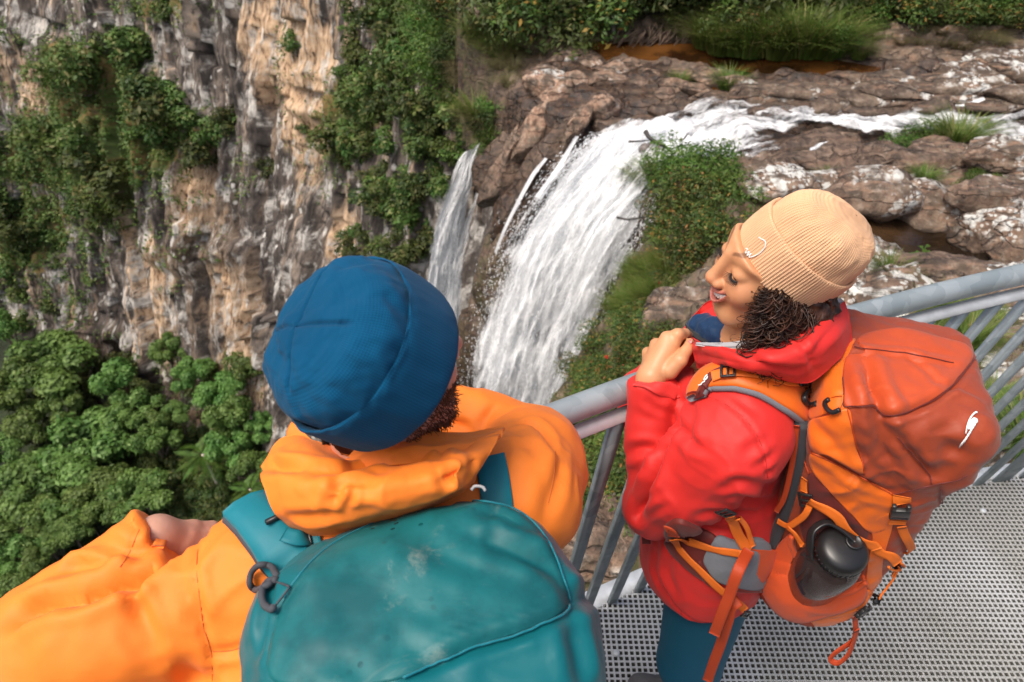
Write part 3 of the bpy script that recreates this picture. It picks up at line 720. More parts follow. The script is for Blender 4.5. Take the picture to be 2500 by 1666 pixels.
# rapids: upper edge / lower edge in the photo, laid on the smooth bed
UP = [(2760, 262), (2500, 270), (2300, 278), (2150, 282), (2030, 272), (1930, 268), (1830, 258), (1730, 250), (1680, 262), (1610, 295), (1540, 310), (1440, 332)]
LO = [(2760, 352), (2500, 345), (2380, 345), (2240, 325), (2130, 335), (2060, 318), (1960, 318), (1900, 372), (1840, 395), (1760, 405), (1720, 412), (1660, 432)]
n1, n2 = 330, 70
up = cr_spline(UP, n1); lo = cr_spline(LO, n1); t = np.linspace(0, 1, n2)[None, :, None]
pp = lerp(up[:, None], lo[:, None], t)
V = ground_v(pp[..., 0], pp[..., 1], .09)
uv = uv_m(np.swapaxes(V, 0, 1)).swapaxes(0, 1)
q = np.stack([uv[..., 0] * 1.6, uv[..., 1] * 4, np.zeros(uv.shape[:2])], -1)
V[..., 2] += .10 * fbm(q * .6, 4) + .05 * ridged(q * 1.2, 3)
tt = np.broadcast_to(t[0, :, 0], (n1, n2)); ed = np.minimum(tt, 1 - tt)
calm = np.exp(-((pp[..., 0] - 1930) / 70) ** 2 - ((pp[..., 1] - 335) / 30) ** 2) + .6 * np.exp(-((pp[..., 0] - 2330) / 80) ** 2 - ((pp[..., 1] - 322) / 14) ** 2) + .7 * np.exp(-((pp[..., 0] - 1600) / 45) ** 2 - ((pp[..., 1] - 350) / 30) ** 2)
fo = .50 - .38 * (1 - sstep(0, .22, ed)) - .45 * calm + .12 * sstep(1900, 1500, pp[..., 0]) + .2 * fbm(q * .25, 3)
obj('creek_rapids', V.reshape(-1, 3), grid_faces(n1, n2), MAT['rapid'], uv=uv.reshape(-1, 2), attrs={'foam': fo.ravel()}, kind='structure')
def flat_water(name, up, lo, off, m, n=60, k=14, foam=None, amp=.008):
    a = cr_spline(up, n); b = cr_spline(lo, n); t = np.linspace(0, 1, k)[None, :, None]; pp = lerp(a[:, None], b[:, None], t)
    V = ground_v(pp[..., 0], pp[..., 1], off); V[..., 2] += amp * fbm(V * A(3, 6, 0), 2)
    at_ = None
    uv = uv_m(np.swapaxes(V, 0, 1)).swapaxes(0, 1)
    if foam is not None:
        tt = np.broadcast_to(t[0, :, 0], (n, k)); at_ = {'foam': (foam - .4 * (1 - sstep(0, .3, np.minimum(tt, 1 - tt)))).ravel()}
    return obj(name, V.reshape(-1, 3), grid_faces(n, k), m, uv=uv.reshape(-1, 2), attrs=at_, kind='structure')
flat_water('creek_pool', [(1430, 100), (1560, 104), (1700, 108), (1850, 118), (2000, 140), (2150, 165)], [(1440, 150), (1560, 150), (1700, 160), (1850, 178), (1960, 182), (2150, 182)], -.03, MAT['pool'])
flat_water('creek_shallows', [(1300, 150), (1420, 150), (1560, 165), (1700, 190), (1800, 210)], [(1330, 262), (1450, 270), (1560, 262), (1700, 262), (1800, 255)], -.02, MAT['pool'])
flat_water('rock_pool', [(2080, 505), (2150, 520), (2250, 555), (2350, 580), (2400, 600)], [(2100, 590), (2180, 625), (2270, 655), (2340, 660), (2420, 650)], -.03, MAT['dark_pool'])
flat_water('creek_pool', [(1990, 395), (2100, 410), (2250, 420), (2400, 415), (2600, 405)], [(2000, 425), (2100, 440), (2250, 450), (2400, 445), (2600, 430)], -.06, MAT['dark_pool'])
flat_water('creek_rapids', [(2300, 250), (2350, 245), (2400, 235)], [(2310, 262), (2360, 262), (2410, 250)], .10, MAT['rapid'], 24, 8, .6, .02)
flat_water('creek_rapids', [(1990, 380), (2010, 352), (2030, 345)], [(1935, 385), (1960, 375), (1995, 350)], .06, MAT['rapid'], 24, 8, .58, .02)
# spray: countless drops thrown off the fall
rs = np.random.RandomState(5); nd = 7000
fi = rs.randint(6, 190, nd); fj = np.where(rs.rand(nd) < .55, np.where(rs.rand(nd) < .6, rs.randint(0, 16, nd), rs.randint(112, 130, nd)), rs.randint(0, 130, nd))
c0 = FV[fi, fj] + rs.normal(size=(nd, 3)) * A(.13, .13, .2) * (0.4 + fi[:, None] / 130.); c0 += unit(CAM - c0) * rs.rand(nd, 1) * .5
dirv = unit(FV[np.minimum(fi + 4, 259), fj] - FV[fi, fj]) ; L = (.014 + .035 * rs.rand(nd) ** 2)[:, None]; wv = (.004 + .006 * rs.rand(nd) ** 2)[:, None]
sd = unit(rs.normal(size=(nd, 3))); s1 = unit(np.cross(dirv, sd)); s2 = np.cross(dirv, s1)
Vd = np.stack([c0 - dirv * L, c0 + s1 * wv, c0 + s2 * wv, c0 - s1 * wv, c0 - s2 * wv, c0 + dirv * L], 1).reshape(-1, 3)
Fd = (np.arange(nd)[:, None, None] * 6 + np.array([[0, 1, 2], [0, 2, 3], [0, 3, 4], [0, 4, 1], [5, 2, 1], [5, 3, 2], [5, 4, 3], [5, 1, 4]])[None]).reshape(-1, 3)
MAT['drop'] = m_plain('spray_drops', (.88, .90, .92), .4, None, .03)
obj('spray', Vd, Fd, MAT['drop'], label='fine white spray drops flying off the main waterfall', cat='spray', kind='stuff')
# ------------------------------------------------------------------ boulders
import bmesh
_bm = bmesh.new(); bmesh.ops.create_icosphere(_bm, subdivisions=4, radius=1.0)
ICO_V = np.array([v.co[:] for v in _bm.verts]); ICO_F = np.array([[v.index for v in f.verts] for f in _bm.faces]); _bm.free()
_bm = bmesh.new(); bmesh.ops.create_icosphere(_bm, subdivisions=3, radius=1.0)
ICO3_V = np.array([v.co[:] for v in _bm.verts]); ICO3_F = np.array([[v.index for v in f.verts] for f in _bm.faces]); _bm.free()
def rock_shape(size, seed, R=None, facets=13, rough=.085, big=False, sq=2.6):
    V0 = ICO_V if big else ICO3_V
    r = np.random.RandomState(seed); V = V0.copy()
    e = np.abs(V) ** sq; V = V / (e.sum(1) ** (1 / sq))[:, None]                 # squarish block
    for _ in range(facets):
        n = unit(r.normal(size=3)); d = .58 + .25 * r.rand(); h = V @ n - d
        V = V - np.maximum(h, 0)[:, None] * n * .96
    V = V * np.asarray(size, float)
    s = max(size); N = unit(V / np.asarray(size, float) ** 2)
    f = fbm(V / s * 1.6 + seed, 4) * rough * s * .75 + ridged(V / s * A(1.0, 1.0, 5.5) + seed * 2, 3) * rough * .5 * s
    if big: f = f + fbm(V / s * 9 + seed, 3) * rough * .22 * s
    V = V + N * f[:, None]
    st = max(.05, .16 * size[2]); zq = V[:, 2] / st + .35 * noise(V / s * 2.5 + seed); zr = np.floor(zq); V[:, 2] += .6 * ((zr + sstep(.55, .95, zq - zr)) - zq) * st      # bedding steps
    if R is not None: V = V @ np.asarray(R).T
    return V, (ICO_F if big else ICO3_F)
ORD = 'first second third fourth fifth sixth seventh eighth ninth tenth eleventh twelfth thirteenth fourteenth fifteenth sixteenth seventeenth eighteenth nineteenth twentieth'.split()
def rank(L, i): return ORD[sorted(range(len(L)), key=lambda j: L[j][0]).index(i)]
def rotz(a): return rotm((0, 0, 1), a)
def boulder(p, size, seed, label, Rm=None, wet=0., lich=.3, moss=0., big=True, name='boulder', group=None, pink=.25, **kw):
    V, Fc = rock_shape(size, seed, Rm, big=big, **kw); p = np.asarray(p, float)
    n = len(V); top = unit(V)[:, 2]
    a = {'wet': np.clip(np.full(n, wet) - top * .25 * (wet < .9) + .0, 0, 1), 'lichen': np.full(n, lich) * np.clip(top + .6, 0, 1), 'moss': np.full(n, moss), 'pink': np.full(n, pink) * np.clip(top + .75, 0, 1)}
    return obj(name, V + p, Fc, MAT['rock'], origin=p - A(0, 0, size[2] * .6), attrs=a, label=label, cat='rock', group=group)
def axis_R(v, roll=0):
    """columns: x along v, z as far up as possible"""
    x = unit(v); y = unit(np.cross(A(0, 0, 1), x)); z = np.cross(x, y); return np.stack([x, y, z], 1) @ rotm((1, 0, 0), roll)
# the long slab over the falls, broken in two
a, b = at(1195, 480, 15.4), at(1290, 350, 14.3)
boulder((a + b) / 2 + A(0, 0, -.1), (1.28, .62, .46), 11, 'long dark brown slab jutting out over the gorge between the two falls', axis_R(b - a, 12), wet=.42, lich=.1, rough=.06, pink=.6)
a, b = at(1270, 370, 14.3), at(1375, 225, 13.9)
boulder((a + b) / 2 + A(0, .15, -.12), (1.45, .52, .46), 12, 'long pinkish brown slab with white lichen ridge above the dark slab', axis_R(b - a, 15), wet=.0, lich=.65, rough=.06, pink=1.)
a, b = at(1215, 420, 15.2), at(1310, 285, 14.6)
boulder((a + b) / 2 + A(-.1, .35, -.3), (1.3, .45, .5), 13, 'dark wet rock shelf tucked behind the long slab by the bush', axis_R(b - a, 5), wet=.75, lich=.0)
boulder(ground(1340, 215, -.05), (.62, .45, .30), 14, 'pale pink lichen spotted boulder at the head of the long slab', rotz(20), wet=.0, lich=.8, pink=1.)
a, b = at(1385, 340, 13.3), at(1425, 265, 13.2)
boulder((a + b) / 2 + A(0, 0, -.1), (.55, .20, .22), 15, 'narrow rust brown rock rib beside the long slab', axis_R(b - a, 10), wet=.25, lich=.4, pink=.9)
boulder(ground(1470, 275, .02), (.42, .36, .34), 16, 'rounded orange brown boulder streaked white above the main fall', rotz(30), wet=.1, lich=.6, pink=1.)
boulder(ground(1500, 315, -.05), (.45, .30, .22), 17, 'wet rust coloured rock at the left lip of the main fall', rotz(-10), wet=.7, lich=0)
boulder(ground(1570, 300, -.05), (.55, .30, .20), 18, 'dark wet brown rock between two white chutes above the fall', rotz(10), wet=.85, lich=0)
boulder(ground(1650, 270, -.05), (.60, .35, .25), 19, 'broad wet brown rock at the top edge of the rapids', rotz(5), wet=.7, lich=.1)
boulder(at(1595, 375, 12.4), (.28, .25, .24), 20, 'small rusty rock splitting the water at the lip under a dead branch', rotz(40), wet=.75, lich=0)
# ledges by the lip, behind and beside the falls
a, b = at(1240, 560, 14.4), at(1395, 330, 13.4)
boulder((a + b) / 2 + A(-.05, .25, -.2), (1.75, .40, .55), 21, 'steep dark rock rib at the left edge of the main fall', axis_R(b - a, 0), wet=.85, lich=0, rough=.09)
boulder(at(1215, 700, 15.2), (.55, .8, 1.6), 22, 'dark mossy rock buttress between the two falls', rotz(25), wet=.7, lich=0, moss=.8)
boulder(at(1190, 900, 17.5), (.7, .9, 2.2), 23, 'dripping dark rock foot below the mossy buttress', rotz(15), wet=.9, lich=0, moss=.4)
boulder(at(1250, 240, 15.8), (.55, .5, .4), 24, 'grey wet rock step beside the little far cascade', rotz(-25), wet=.75, lich=0)
boulder(at(1225, 150, 17.2), (.75, .5, .5), 25, 'tan rock block at the far left corner of the creek', rotz(-30), wet=.1, lich=.25, moss=.3)
boulder(at(1190, 190, 17.4), (.5, .4, .7), 26, 'mossy rock edge at the brink left of the little cascade', rotz(-30), wet=.4, lich=0, moss=1.)
# pale rocks in the shallows
rs = np.random.RandomState(3)
SHAL = ((1375, 150, .5, .18, .7, .0), (1340, 185, .55, .2, .7, .1), (1400, 195, .45, .16, .5, .2), (1440, 150, .4, .14, .6, .1), (1500, 172, .5, .2, .7, .05), (1480, 195, .5, .2, .5, .2), (1420, 135, .35, .16, .5, .1), (1545, 160, .3, .14, .6, .1),
        (1590, 180, .3, .12, .4, .3), (1630, 150, .25, .1, .3, .3), (1660, 180, .35, .13, .4, .3), (1700, 165, .35, .12, .3, .3), (1740, 195, .45, .2, .6, .1), (1650, 215, .4, .18, .5, .3), (1700, 220, .35, .16, .4, .3), (1620, 235, .3, .14, .2, .5), (1790, 205, .5, .2, .6, .2), (1560, 200, .3, .1, .2, .5))
for k, (px, py, w, h, li, we) in enumerate(SHAL):
    boulder(ground(px, py, .0), (w, w * .62, h), 100 + k, 'low pinkish tan rock in the shallow brown water, %s from the left' % rank(SHAL, k), rotz(rs.uniform(-25, 25)), wet=we, lich=li, big=False, group='rocks in the shallows', pink=.6)
LEDG = ((1760, 245, .55, .22, .3, .4), (1850, 235, .6, .25, .5, .2), (1950, 225, .8, .25, .5, .2), (2020, 255, .9, .3, .4, .4), (2120, 235, .8, .25, .6, .2), (2230, 225, .9, .25, .7, .2), (2320, 205, .8, .25, .9, .1), (2420, 190, .9, .3, 1., .0), (2480, 225, .8, .25, .8, .1), (2150, 270, .7, .2, .1, .7), (2300, 258, .7, .2, .2, .6), (1900, 265, .5, .18, .1, .7), (2430, 255, .7, .2, .4, .4), (2060, 205, .6, .2, .6, .1), (2180, 195, .7, .2, .7, .1), (2500, 165, 1.0, .35, 1., .0), (2330, 180, .7, .22, .9, 0.))
for k, (px, py, w, h, li, we) in enumerate(LEDG):
    boulder(ground(px, py, -.05), (w * 1.25, w * .55, h * .75), 140 + k, 'low weathered rock ledge beyond the white rapids, %s from the left' % rank(LEDG, k), rotz(rs.uniform(-12, 12)), wet=we, lich=li, big=False, group='ledges beyond the rapids', pink=.12)
# near side rocks
for px, py, s, sd, rz, we, li, lab in (
    (2000, 350, (.75, .40, .22), 30, 5, .7, .0, 'wet brown rock hump dividing the rapids'),
    (2060, 348, (.30, .35, .25), 31, 20, .3, .2, 'small brown rock at the end of the shrubby spit'),
    (2290, 370, (.75, .35, .20), 32, 8, .25, .2, 'flat rock spit under the shrub beside the rapids'),
    (2450, 385, (.75, .40, .28), 33, -8, .1, .9, 'white streaked tan rock at the right edge by the rapids'),
    (1960, 395, (.55, .30, .16), 34, 5, .6, .1, 'rusty wet rock lip at the left end of the long dark ledge'),
    (2170, 405, (1.35, .30, .22), 35, 3, .45, .1, 'long dark brown rock ledge below the rapids'),
    (1890, 450, (.60, .42, .36), 36, 20, .0, 1.2, 'pale lichen covered boulder behind the tan beanie'),
    (1985, 455, (.5, .38, .26), 37, 0, .0, .9, 'pale lichen covered rock right of the boulder behind the beanie'),
    (2120, 480, (.80, .50, .42), 38, -12, .05, .75, 'big lichen blotched boulder above the dark rock pool'),
    (2255, 500, (.70, .50, .44), 39, -20, .05, .8, 'humped pinkish boulder with white patches above the rock pool'),
    (2420, 480, (.65, .45, .34), 40, 10, .1, .6, 'mossy rock block behind the white patched boulder'),
    (2410, 575, (.55, .50, .50), 41, -35, .05, 1.1, 'steep boulder with a large white lichen patch right of the pool'),
    (2490, 600, (.45, .4, .4), 42, 10, .1, .9, 'rock at the right edge with white crust above the handrail'),
    (2085, 640, (.45, .35, .24), 43, -15, .0, 1.3, 'white crusted boulder just behind the handrail'),
    (2200, 690, (.55, .35, .20), 44, 15, .0, 1.1, 'low white flecked rock between pool and handrail'),
    (2330, 670, (.60, .30, .14), 45, -15, .3, .5, 'brown sloping slab at the lower edge of the rock pool'),
    (1650, 760, (.42, .35, .45), 46, 10, .1, .6, 'rough grey boulder below the bush beside the smiling face'),
    (1600, 800, (.35, .3, .35), 47, 30, .1, .4, 'brown grey rock under the grass on the bank'),
    (1470, 1330, (.42, .32, .24), 48, 20, .05, .45, 'mottled tan rock seen between the balusters')):
    p, nrm = ground_hit(px, py); boulder(p, (s[0] * 1.1, s[1], s[2] * .82), sd, lab, rotz(rz), wet=we, lich=li, rough=.11, pink=.38)
# ------------------------------------------------------------------ plants
def leaf_cloud(cent, rad, n, size, seed, flat=.5, normals_up=.4, aspect=.5, fold=.0):
    """n small leaves spread through (mostly the outer half of) balls cent/rad; returns V, F, rnd"""
    r = np.random.RandomState(seed); cent = np.asarray(cent, float); rad = np.atleast_2d(np.asarray(rad, float))
    if rad.shape[0] == 1: rad = rad.T
    rad = np.broadcast_to(rad if rad.shape[1] == 3 else rad[:, :1], (len(cent), 3))
    w = rad.mean(1) ** 2; k = r.choice(len(cent), n, p=w / w.sum())
    d = unit(r.normal(size=(n, 3))); d[:, 2] = np.where((d[:, 2] < -.35) & (r.rand(n) < .7), -d[:, 2], d[:, 2])
    rr = (.55 + .45 * r.rand(n) ** .6) * (1 + .10 * r.normal(size=n))
    c = cent[k] + d * rad[k] * rr[:, None]
    N = unit(d * (1 - normals_up) + A(0, 0, normals_up) + r.normal(size=(n, 3)) * .30)
    T = unit(np.cross(N, r.normal(size=(n, 3)))); B = np.cross(N, T)
    s = (size * (.6 + .8 * r.rand(n)))[:, None]
    V = np.stack([c - T * s, c - B * s * aspect + N * s * .15, c + T * s, c + B * s * aspect + N * s * .15], 1).reshape(-1, 3)
    return V, np.arange(4 * n).reshape(-1, 4), np.repeat(r.rand(n), 4)
def blades(n, h, spread, seed, w=.006, droop=.6, seg=3):
    r = np.random.RandomState(seed); az = r.rand(n) * 2 * np.pi; b = np.stack([np.cos(az), np.sin(az), np.zeros(n)], -1)
    root = b * (r.rand(n, 1) ** .5) * spread * .35; H = h * (.55 + .6 * r.rand(n)); out = spread * (.3 + .9 * r.rand(n)); side = np.stack([-b[:, 1], b[:, 0], np.zeros(n)], -1)
    rows = []
    for i in range(seg + 1):
        t = i / seg; p = root + b * (out * t ** 1.6)[:, None] + A(0, 0, 1) * (H * (t - droop * t ** 2.5 * .6))[:, None]; ww = w * (1 - t * .92)
        rows += [p - side * ww, p + side * ww]
    V = np.stack(rows, 1); base = np.arange(n)[:, None, None] * (2 * seg + 2)
    F = (base + np.array([[2 * i, 2 * i + 1, 2 * i + 3, 2 * i + 2] for i in range(seg)])[None]).reshape(-1, 4)
    return V.reshape(-1, 3), F, np.repeat(r.rand(n), 2 * seg + 2)
def twigs(n, h, spread, seed, r0=.006, up=.7):
    r = np.random.RandomState(seed); L = []
    for _ in range(n):
        d = unit(A(*r.normal(size=2), 0)); e = d * spread * r.uniform(.4, 1.1) + A(0, 0, h * r.uniform(.3, 1.1) * up)
        m = e * .5 + r.normal(size=3) * .12 * h
        L.append(tube(cr_spline([np.zeros(3) + r.normal(size=3) * .05 * spread * A(1, 1, 0), m, e], 7), np.linspace(r0, r0 * .35, 7), 4, cap=False))
    return join(L)
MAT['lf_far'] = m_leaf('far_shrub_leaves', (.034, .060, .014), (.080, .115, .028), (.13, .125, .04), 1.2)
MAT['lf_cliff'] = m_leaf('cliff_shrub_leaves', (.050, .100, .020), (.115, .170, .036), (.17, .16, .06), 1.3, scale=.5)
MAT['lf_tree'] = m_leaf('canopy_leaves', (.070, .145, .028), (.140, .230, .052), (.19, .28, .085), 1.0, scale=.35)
MAT['lf_near'] = m_leaf('near_shrub_leaves', (.040, .075, .014), (.095, .140, .026), (.26, .13, .035), 1.1, scale=3)
MAT['lf_bright'] = m_leaf('bright_shrub_leaves', (.05, .11, .014), (.10, .18, .03), (.17, .20, .05), .8, scale=2)
MAT['grass'] = m_leaf('grass_blades', (.085, .145, .022), (.150, .200, .042), (.27, .23, .095), .8, scale=2)
MAT['drygrass'] = m_leaf('dry_grass', (.14, .115, .055), (.22, .19, .10), (.10, .13, .04), .8, scale=2)
MAT['bark'] = m_plain('grey_bark', (.16, .125, .095), .9, (18, .8, .02), .4, 5)
MAT['palebark'] = m_plain('pale_bark', (.40, .35, .29), .85, (14, .6, .01), .3, 6)
MAT['deadwood'] = m_plain('wet_dead_wood', (.030, .025, .022), .6, (20, .6, .01), .3, 6)
MAT['flower'] = m_plain('red_flower', (.55, .035, .018), .6, None, .2)
MAT['root'] = m_plain('root_mat', (.15, .105, .075), .9, (24, .9, .03), .45, 5)

# prototypes: meshes only, shared by all copies
def shrub_mesh(nm, seed, n, size, mat, R=1.0, blobs=7, flat=.7, aspect=.5):
    r = np.random.RandomState(seed); c = r.normal(size=(blobs, 3)) * A(.45, .45, .28) * R + A(0, 0, .55 * R); rad = R * r.uniform(.3, .55, (blobs, 1)) * A(1, 1, flat)
    V, F, rn = leaf_cloud(c, rad, n, size, seed, aspect=aspect); return mesh_np(nm, V, F, mat, smooth=False, attrs={'rnd': rn})
def stem_mesh(nm, seed, R, n=7, r0=.03, m='bark'):
    V, F = twigs(n, R * .9, R * .6, seed, r0); return mesh_np(nm, V, F, MAT[m])
SH_CLIFF = [shrub_mesh('foliage', 200 + k, 900, .10, MAT['lf_cliff' if k % 4 else 'lf_far'], 1.0, 9, .75) for k in range(7)]
SH_STEM = [stem_mesh('stem', 300 + k, 1.0, 5) for k in range(3)]
def plant(name, p, s, foliage, stem=None, rz=0., label='', cat='shrub', group=None, sq=1.0):
    e = empty(name, p, label, cat, group); e.rotation_euler = (0, 0, rz); e.scale = (s, s, s * sq)
    o = bpy.data.objects.new('foliage', foliage); link(o, e)
    if stem is not None: o2 = bpy.data.objects.new('stem', stem); link(o2, e)
    return e
def where(px, py, x0, x1, y0, y1):
    return ('top', 'upper', 'lower', 'bottom')[int(np.clip((py - y0) / (y1 - y0) * 4, 0, 3))] + ' ' + ('far left', 'left', 'middle', 'right', 'far right')[int(np.clip((px - x0) / (x1 - x0) * 5, 0, 4))]
rs = np.random.RandomState(21)
flat_ = Cv.reshape(-1, 3); pxc = to_px(flat_)
inside = (pxc[:, 0] > -30) & (pxc[:, 0] < 1210) & (pxc[:, 1] > -40) & (pxc[:, 1] < 1050)
dist_ = np.linalg.norm(flat_ - CAM, axis=1)
CB = BVHTree.FromPolygons(flat_.tolist(), grid_faces(NR, NC).tolist())
def cliff_hit(px, py):
    p, n, i, d = CB.ray_cast(Vector(CAM), Vector(unit(ray(px, py)))); return (np.array(p), d) if p else (None, 0)
k = 0; tries = 0
while k < 250 and tries < 6000:
    tries += 1; x, y = rs.uniform(-30, 1205), rs.uniform(-40, 1020); w = float(blobs(A(x, y), VEG))
    if rs.rand() > w * (1.5 if x > 850 else .85) - (.12 if x > 850 else .26): continue
    p, dd = cliff_hit(x, y)
    if p is None: continue
    s = dd / 60 * rs.choice([.7, 1.1, 1.6, 2.2], p=[.38, .36, .2, .06]) * rs.uniform(.8, 1.2)
    if x > 850: s = dd / 60 * rs.uniform(1.0, 2.0)
    big = 'large' if s > dd / 60 * 1.5 else 'small' if s < dd / 60 * .95 else 'middling'
    if x > 850: lab, gr = '%s green shrub in the cleft left of the falls, %s' % (big, where(x, y, 850, 1205, -40, 640)), 'shrubs in the cleft by the falls'
    else: lab, gr = '%s green shrub on the far cliff face, %s' % (big, where(x, y, -30, 850, -40, 900)), 'shrubs on the far cliff'
    plant('cliff_shrub', p + A(0, 0, -.35 * s), s, SH_CLIFF[rs.randint(7)], SH_STEM[k % 3], rs.rand() * 6.3, lab, 'shrub', gr, rs.uniform(.8, 1.3)); k += 1
# low growth on the ledges of the cliff: one mass
wg2 = (np.clip(vegm, 0, 1.2).ravel() ** 1.2) * inside; pk = rs.choice(len(flat_), 4200, p=wg2 / wg2.sum())
cs = flat_[pk]; rr = (dist_[pk] / 60)[:, None] * .55
Vt, Ft, rt = leaf_cloud(cs, np.repeat(rr, 3, 1) * rs.uniform(.5, 1.3, (len(cs), 1)), 42000, .12, 77)
_sc = np.repeat(np.linalg.norm(Vt.reshape(-1, 4, 3).mean(1) - CAM, axis=1) / 60, 4)[:, None]; _cc = np.repeat(Vt.reshape(-1, 4, 3).mean(1), 4, 0); Vt = _cc + (Vt - _cc) * np.clip(_sc, .25, 1.4)
obj('ledge_growth', Vt, Ft, MAT['lf_cliff'], smooth=False, attrs={'rnd': rt}, label='low green and straw coloured growth matting the ledges of the far cliff', cat='ground cover', kind='stuff')

# ---- trees of the gorge
def tree_mesh(seed, n=5200, R=3.4, lobes=17, size=.19, hgt=1.0, mat='lf_tree'):
    r = np.random.RandomState(seed); c = []; rad = []
    for k in range(lobes):
        d = unit(r.normal(size=3)); d[2] = abs(d[2]) * .9; q = d * R * A(1, 1, .62 * hgt) * r.uniform(.50, .85); c.append(q); rad.append(R * r.uniform(.20, .34) * A(1, 1, .85))
    V, F, rn = leaf_cloud(c, rad, n, size, seed, normals_up=.3, aspect=.55); c = np.array(c)
    tr = [tube(cr_spline([A(0, 0, -9), A(.3, .1, -4), A(0, 0, -.6)], 8), np.linspace(.24, .14, 8), 7)]
    for q in c[:9]: tr.append(tube(cr_spline([A(0, 0, -2.2), q * .5 + A(0, 0, -.8), q], 7), np.linspace(.14, .04, 7), 5, cap=False))
    TV, TF = join(tr); return mesh_np('crown', V, F, MAT[mat], smooth=False, attrs={'rnd': rn}), mesh_np('trunk', TV, TF, MAT['bark'])
TREES = [tree_mesh(400 + k, lobes=(17, 13, 22, 9)[k], hgt=(1.0, 1.15, .85, 1.7)[k]) for k in range(4)]
TREES += [tree_mesh(420 + k, 4200, lobes=(17, 13)[k], hgt=(1.0, 1.2)[k], mat='lf_far') for k in range(2)]  # understorey crowns: canopy shade carried by a darker leaf colour
def gtree(px, py, wpx, k, label, group=None, sq=1.0, below=0.):
    # crown centre seen at (px,py), wpx wide, standing on the gorge floor
    p = None
    for z in np.arange(-20, -75, -.4):
        q = gz(px, py, z)
        if q[2] - floor_z(q[0], q[1]) < 8.0 + below: p = q; break
    if p is None: p = gz(px, py, -55)
    depth = (CAM - p) @ CR[:, 2]; s = wpx * depth / F_PX / 5.9
    e = empty('rainforest_tree', p - A(0, 0, 0), label, 'tree', group); e.scale = (s, s, s * sq); e.rotation_euler = (0, 0, (px * 7.1 + py) % 6.28)
    for nm, me in (('crown', TREES[k][0]), ('trunk', TREES[k][1])): link(bpy.data.objects.new(nm, me), e)
    return e
for px, py, w, k, sq, lab in (
    (205, 1100, 215, 2, .9, 'broad rounded pale green tree, largest crown in the middle of the canopy'),
    (250, 1200, 150, 0, .9, 'lower green crown tucked under the broadest rounded tree'),
    (60, 1200, 190, 0, .9, 'light green tree with clumped crown at the left edge of the frame'),
    (45, 1290, 160, 2, 1., 'yellow green tree crown below the clumped tree at the left edge'),
    (385, 1085, 120, 1, 1.2, 'solitary pale green tree standing out against the dark hollow'),
    (395, 1040, 75, 3, 1.2, 'small pointed top rising over the solitary pale tree'),
    (300, 950, 130, 3, 1.3, 'tall dark green tree with a domed top against the cliff foot'),
    (320, 1010, 130, 1, 1., 'shaded green crown below the domed tree by the cliff'),
    (120, 900, 210, 2, .9, 'wide bushy tree leaning on the cliff at the left'),
    (40, 950, 160, 1, 1., 'dark green crown at the left edge under the cliff'),
    (75, 1040, 130, 0, 1., 'round dark tree left of the broadest rounded crown'),
    (20, 1100, 110, 0, 1., 'dull green tree half cut by the left edge of the frame'),
    (480, 920, 110, 1, 1.1, 'sparse green tree high on the cliff foot'),
    (550, 960, 120, 0, 1.1, 'airy green tree beside the pale rock pillar'),
    (580, 1040, 130, 3, 1.3, 'slender dark tree left of the blue beanie'),
    (560, 1110, 130, 1, 1.2, 'dark green tree above the palms'),
    (430, 1010, 70, 0, 1., 'small bright crown between the domed tree and the solitary tree'),
    (340, 1210, 150, 2, .9, 'pale green tree above the raised orange sleeve'),
    (270, 1240, 110, 0, 1., 'green tree crown just left of the orange cuff'),
    (160, 1250, 110, 1, 1., 'shaded crown between the left edge trees and the sleeve'),
    (180, 1300, 90, 0, 1., 'small bright round tree left of the orange sleeve'),
    (30, 1380, 140, 1, 1., 'green tree at the left edge beside the orange elbow'),
    (110, 1330, 120, 2, 1., 'dull green crown over a bare branch near the elbow'),
    (30, 1450, 120, 0, 1., 'green tree low at the left edge above the sleeve'),
    (90, 1390, 90, 3, 1., 'narrow dark crown beside the orange sleeve edge'),
    (620, 1150, 110, 0, 1.1, 'dark tree close to the orange hood'),
    (640, 1050, 90, 1, 1.1, 'dark shrubby tree under the pale pillar'),
    (30, 830, 90, 3, 1.6, 'tall conical dark tree at the left edge against the cliff'),
    (410, 860, 90, 1, 1.2, 'leafy tree clinging to the cliff above the domed tree'),
    (150, 1000, 110, 1, 1., 'dark crown in the gap behind the broadest tree')):
    gtree(px, py, w, k, lab, 'trees of the gorge', sq)
rs = np.random.RandomState(8)
for k in range(130):     # understorey between the crowns, its shade painted as darker leaves
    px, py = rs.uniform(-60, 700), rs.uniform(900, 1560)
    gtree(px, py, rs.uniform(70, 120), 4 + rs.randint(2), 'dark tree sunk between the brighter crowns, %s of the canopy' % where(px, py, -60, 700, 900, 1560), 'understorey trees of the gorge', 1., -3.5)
def palm(px, py, wpx, label):
    p = gz(px, py, -43); depth = (CAM - p) @ CR[:, 2]; s = wpx * depth / F_PX / 5.
    e = empty('palm_tree', p, label, 'palm', 'palms of the gorge'); e.scale = (s, s, s)
    V, F = PALM[0]; 
    for k in range(13):
        o = bpy.data.objects.new('frond', PALM_F); link(o, e); o.rotation_euler = (0, -.15 + .5 * (k % 3) / 2, k * 6.283 / 13 + .2 * (k % 2))
    link(bpy.data.objects.new('trunk', PALM_T), e)
PALM = [tube(cr_spline([A(0, 0, -9), A(.2, 0, -4), A(0, 0, 0)], 8), np.linspace(.16, .12, 8), 7)]
PALM_T = mesh_np('trunk', *PALM[0], MAT['palebark'])
_t = np.linspace(0, 1, 22); _c = np.stack([2.5 * _t, 0 * _t, .9 * _t - 1.7 * _t ** 2], -1); _L = [tube(_c, np.linspace(.03, .01, 22), 4, cap=False)]
_Vs, _Fs = [], []
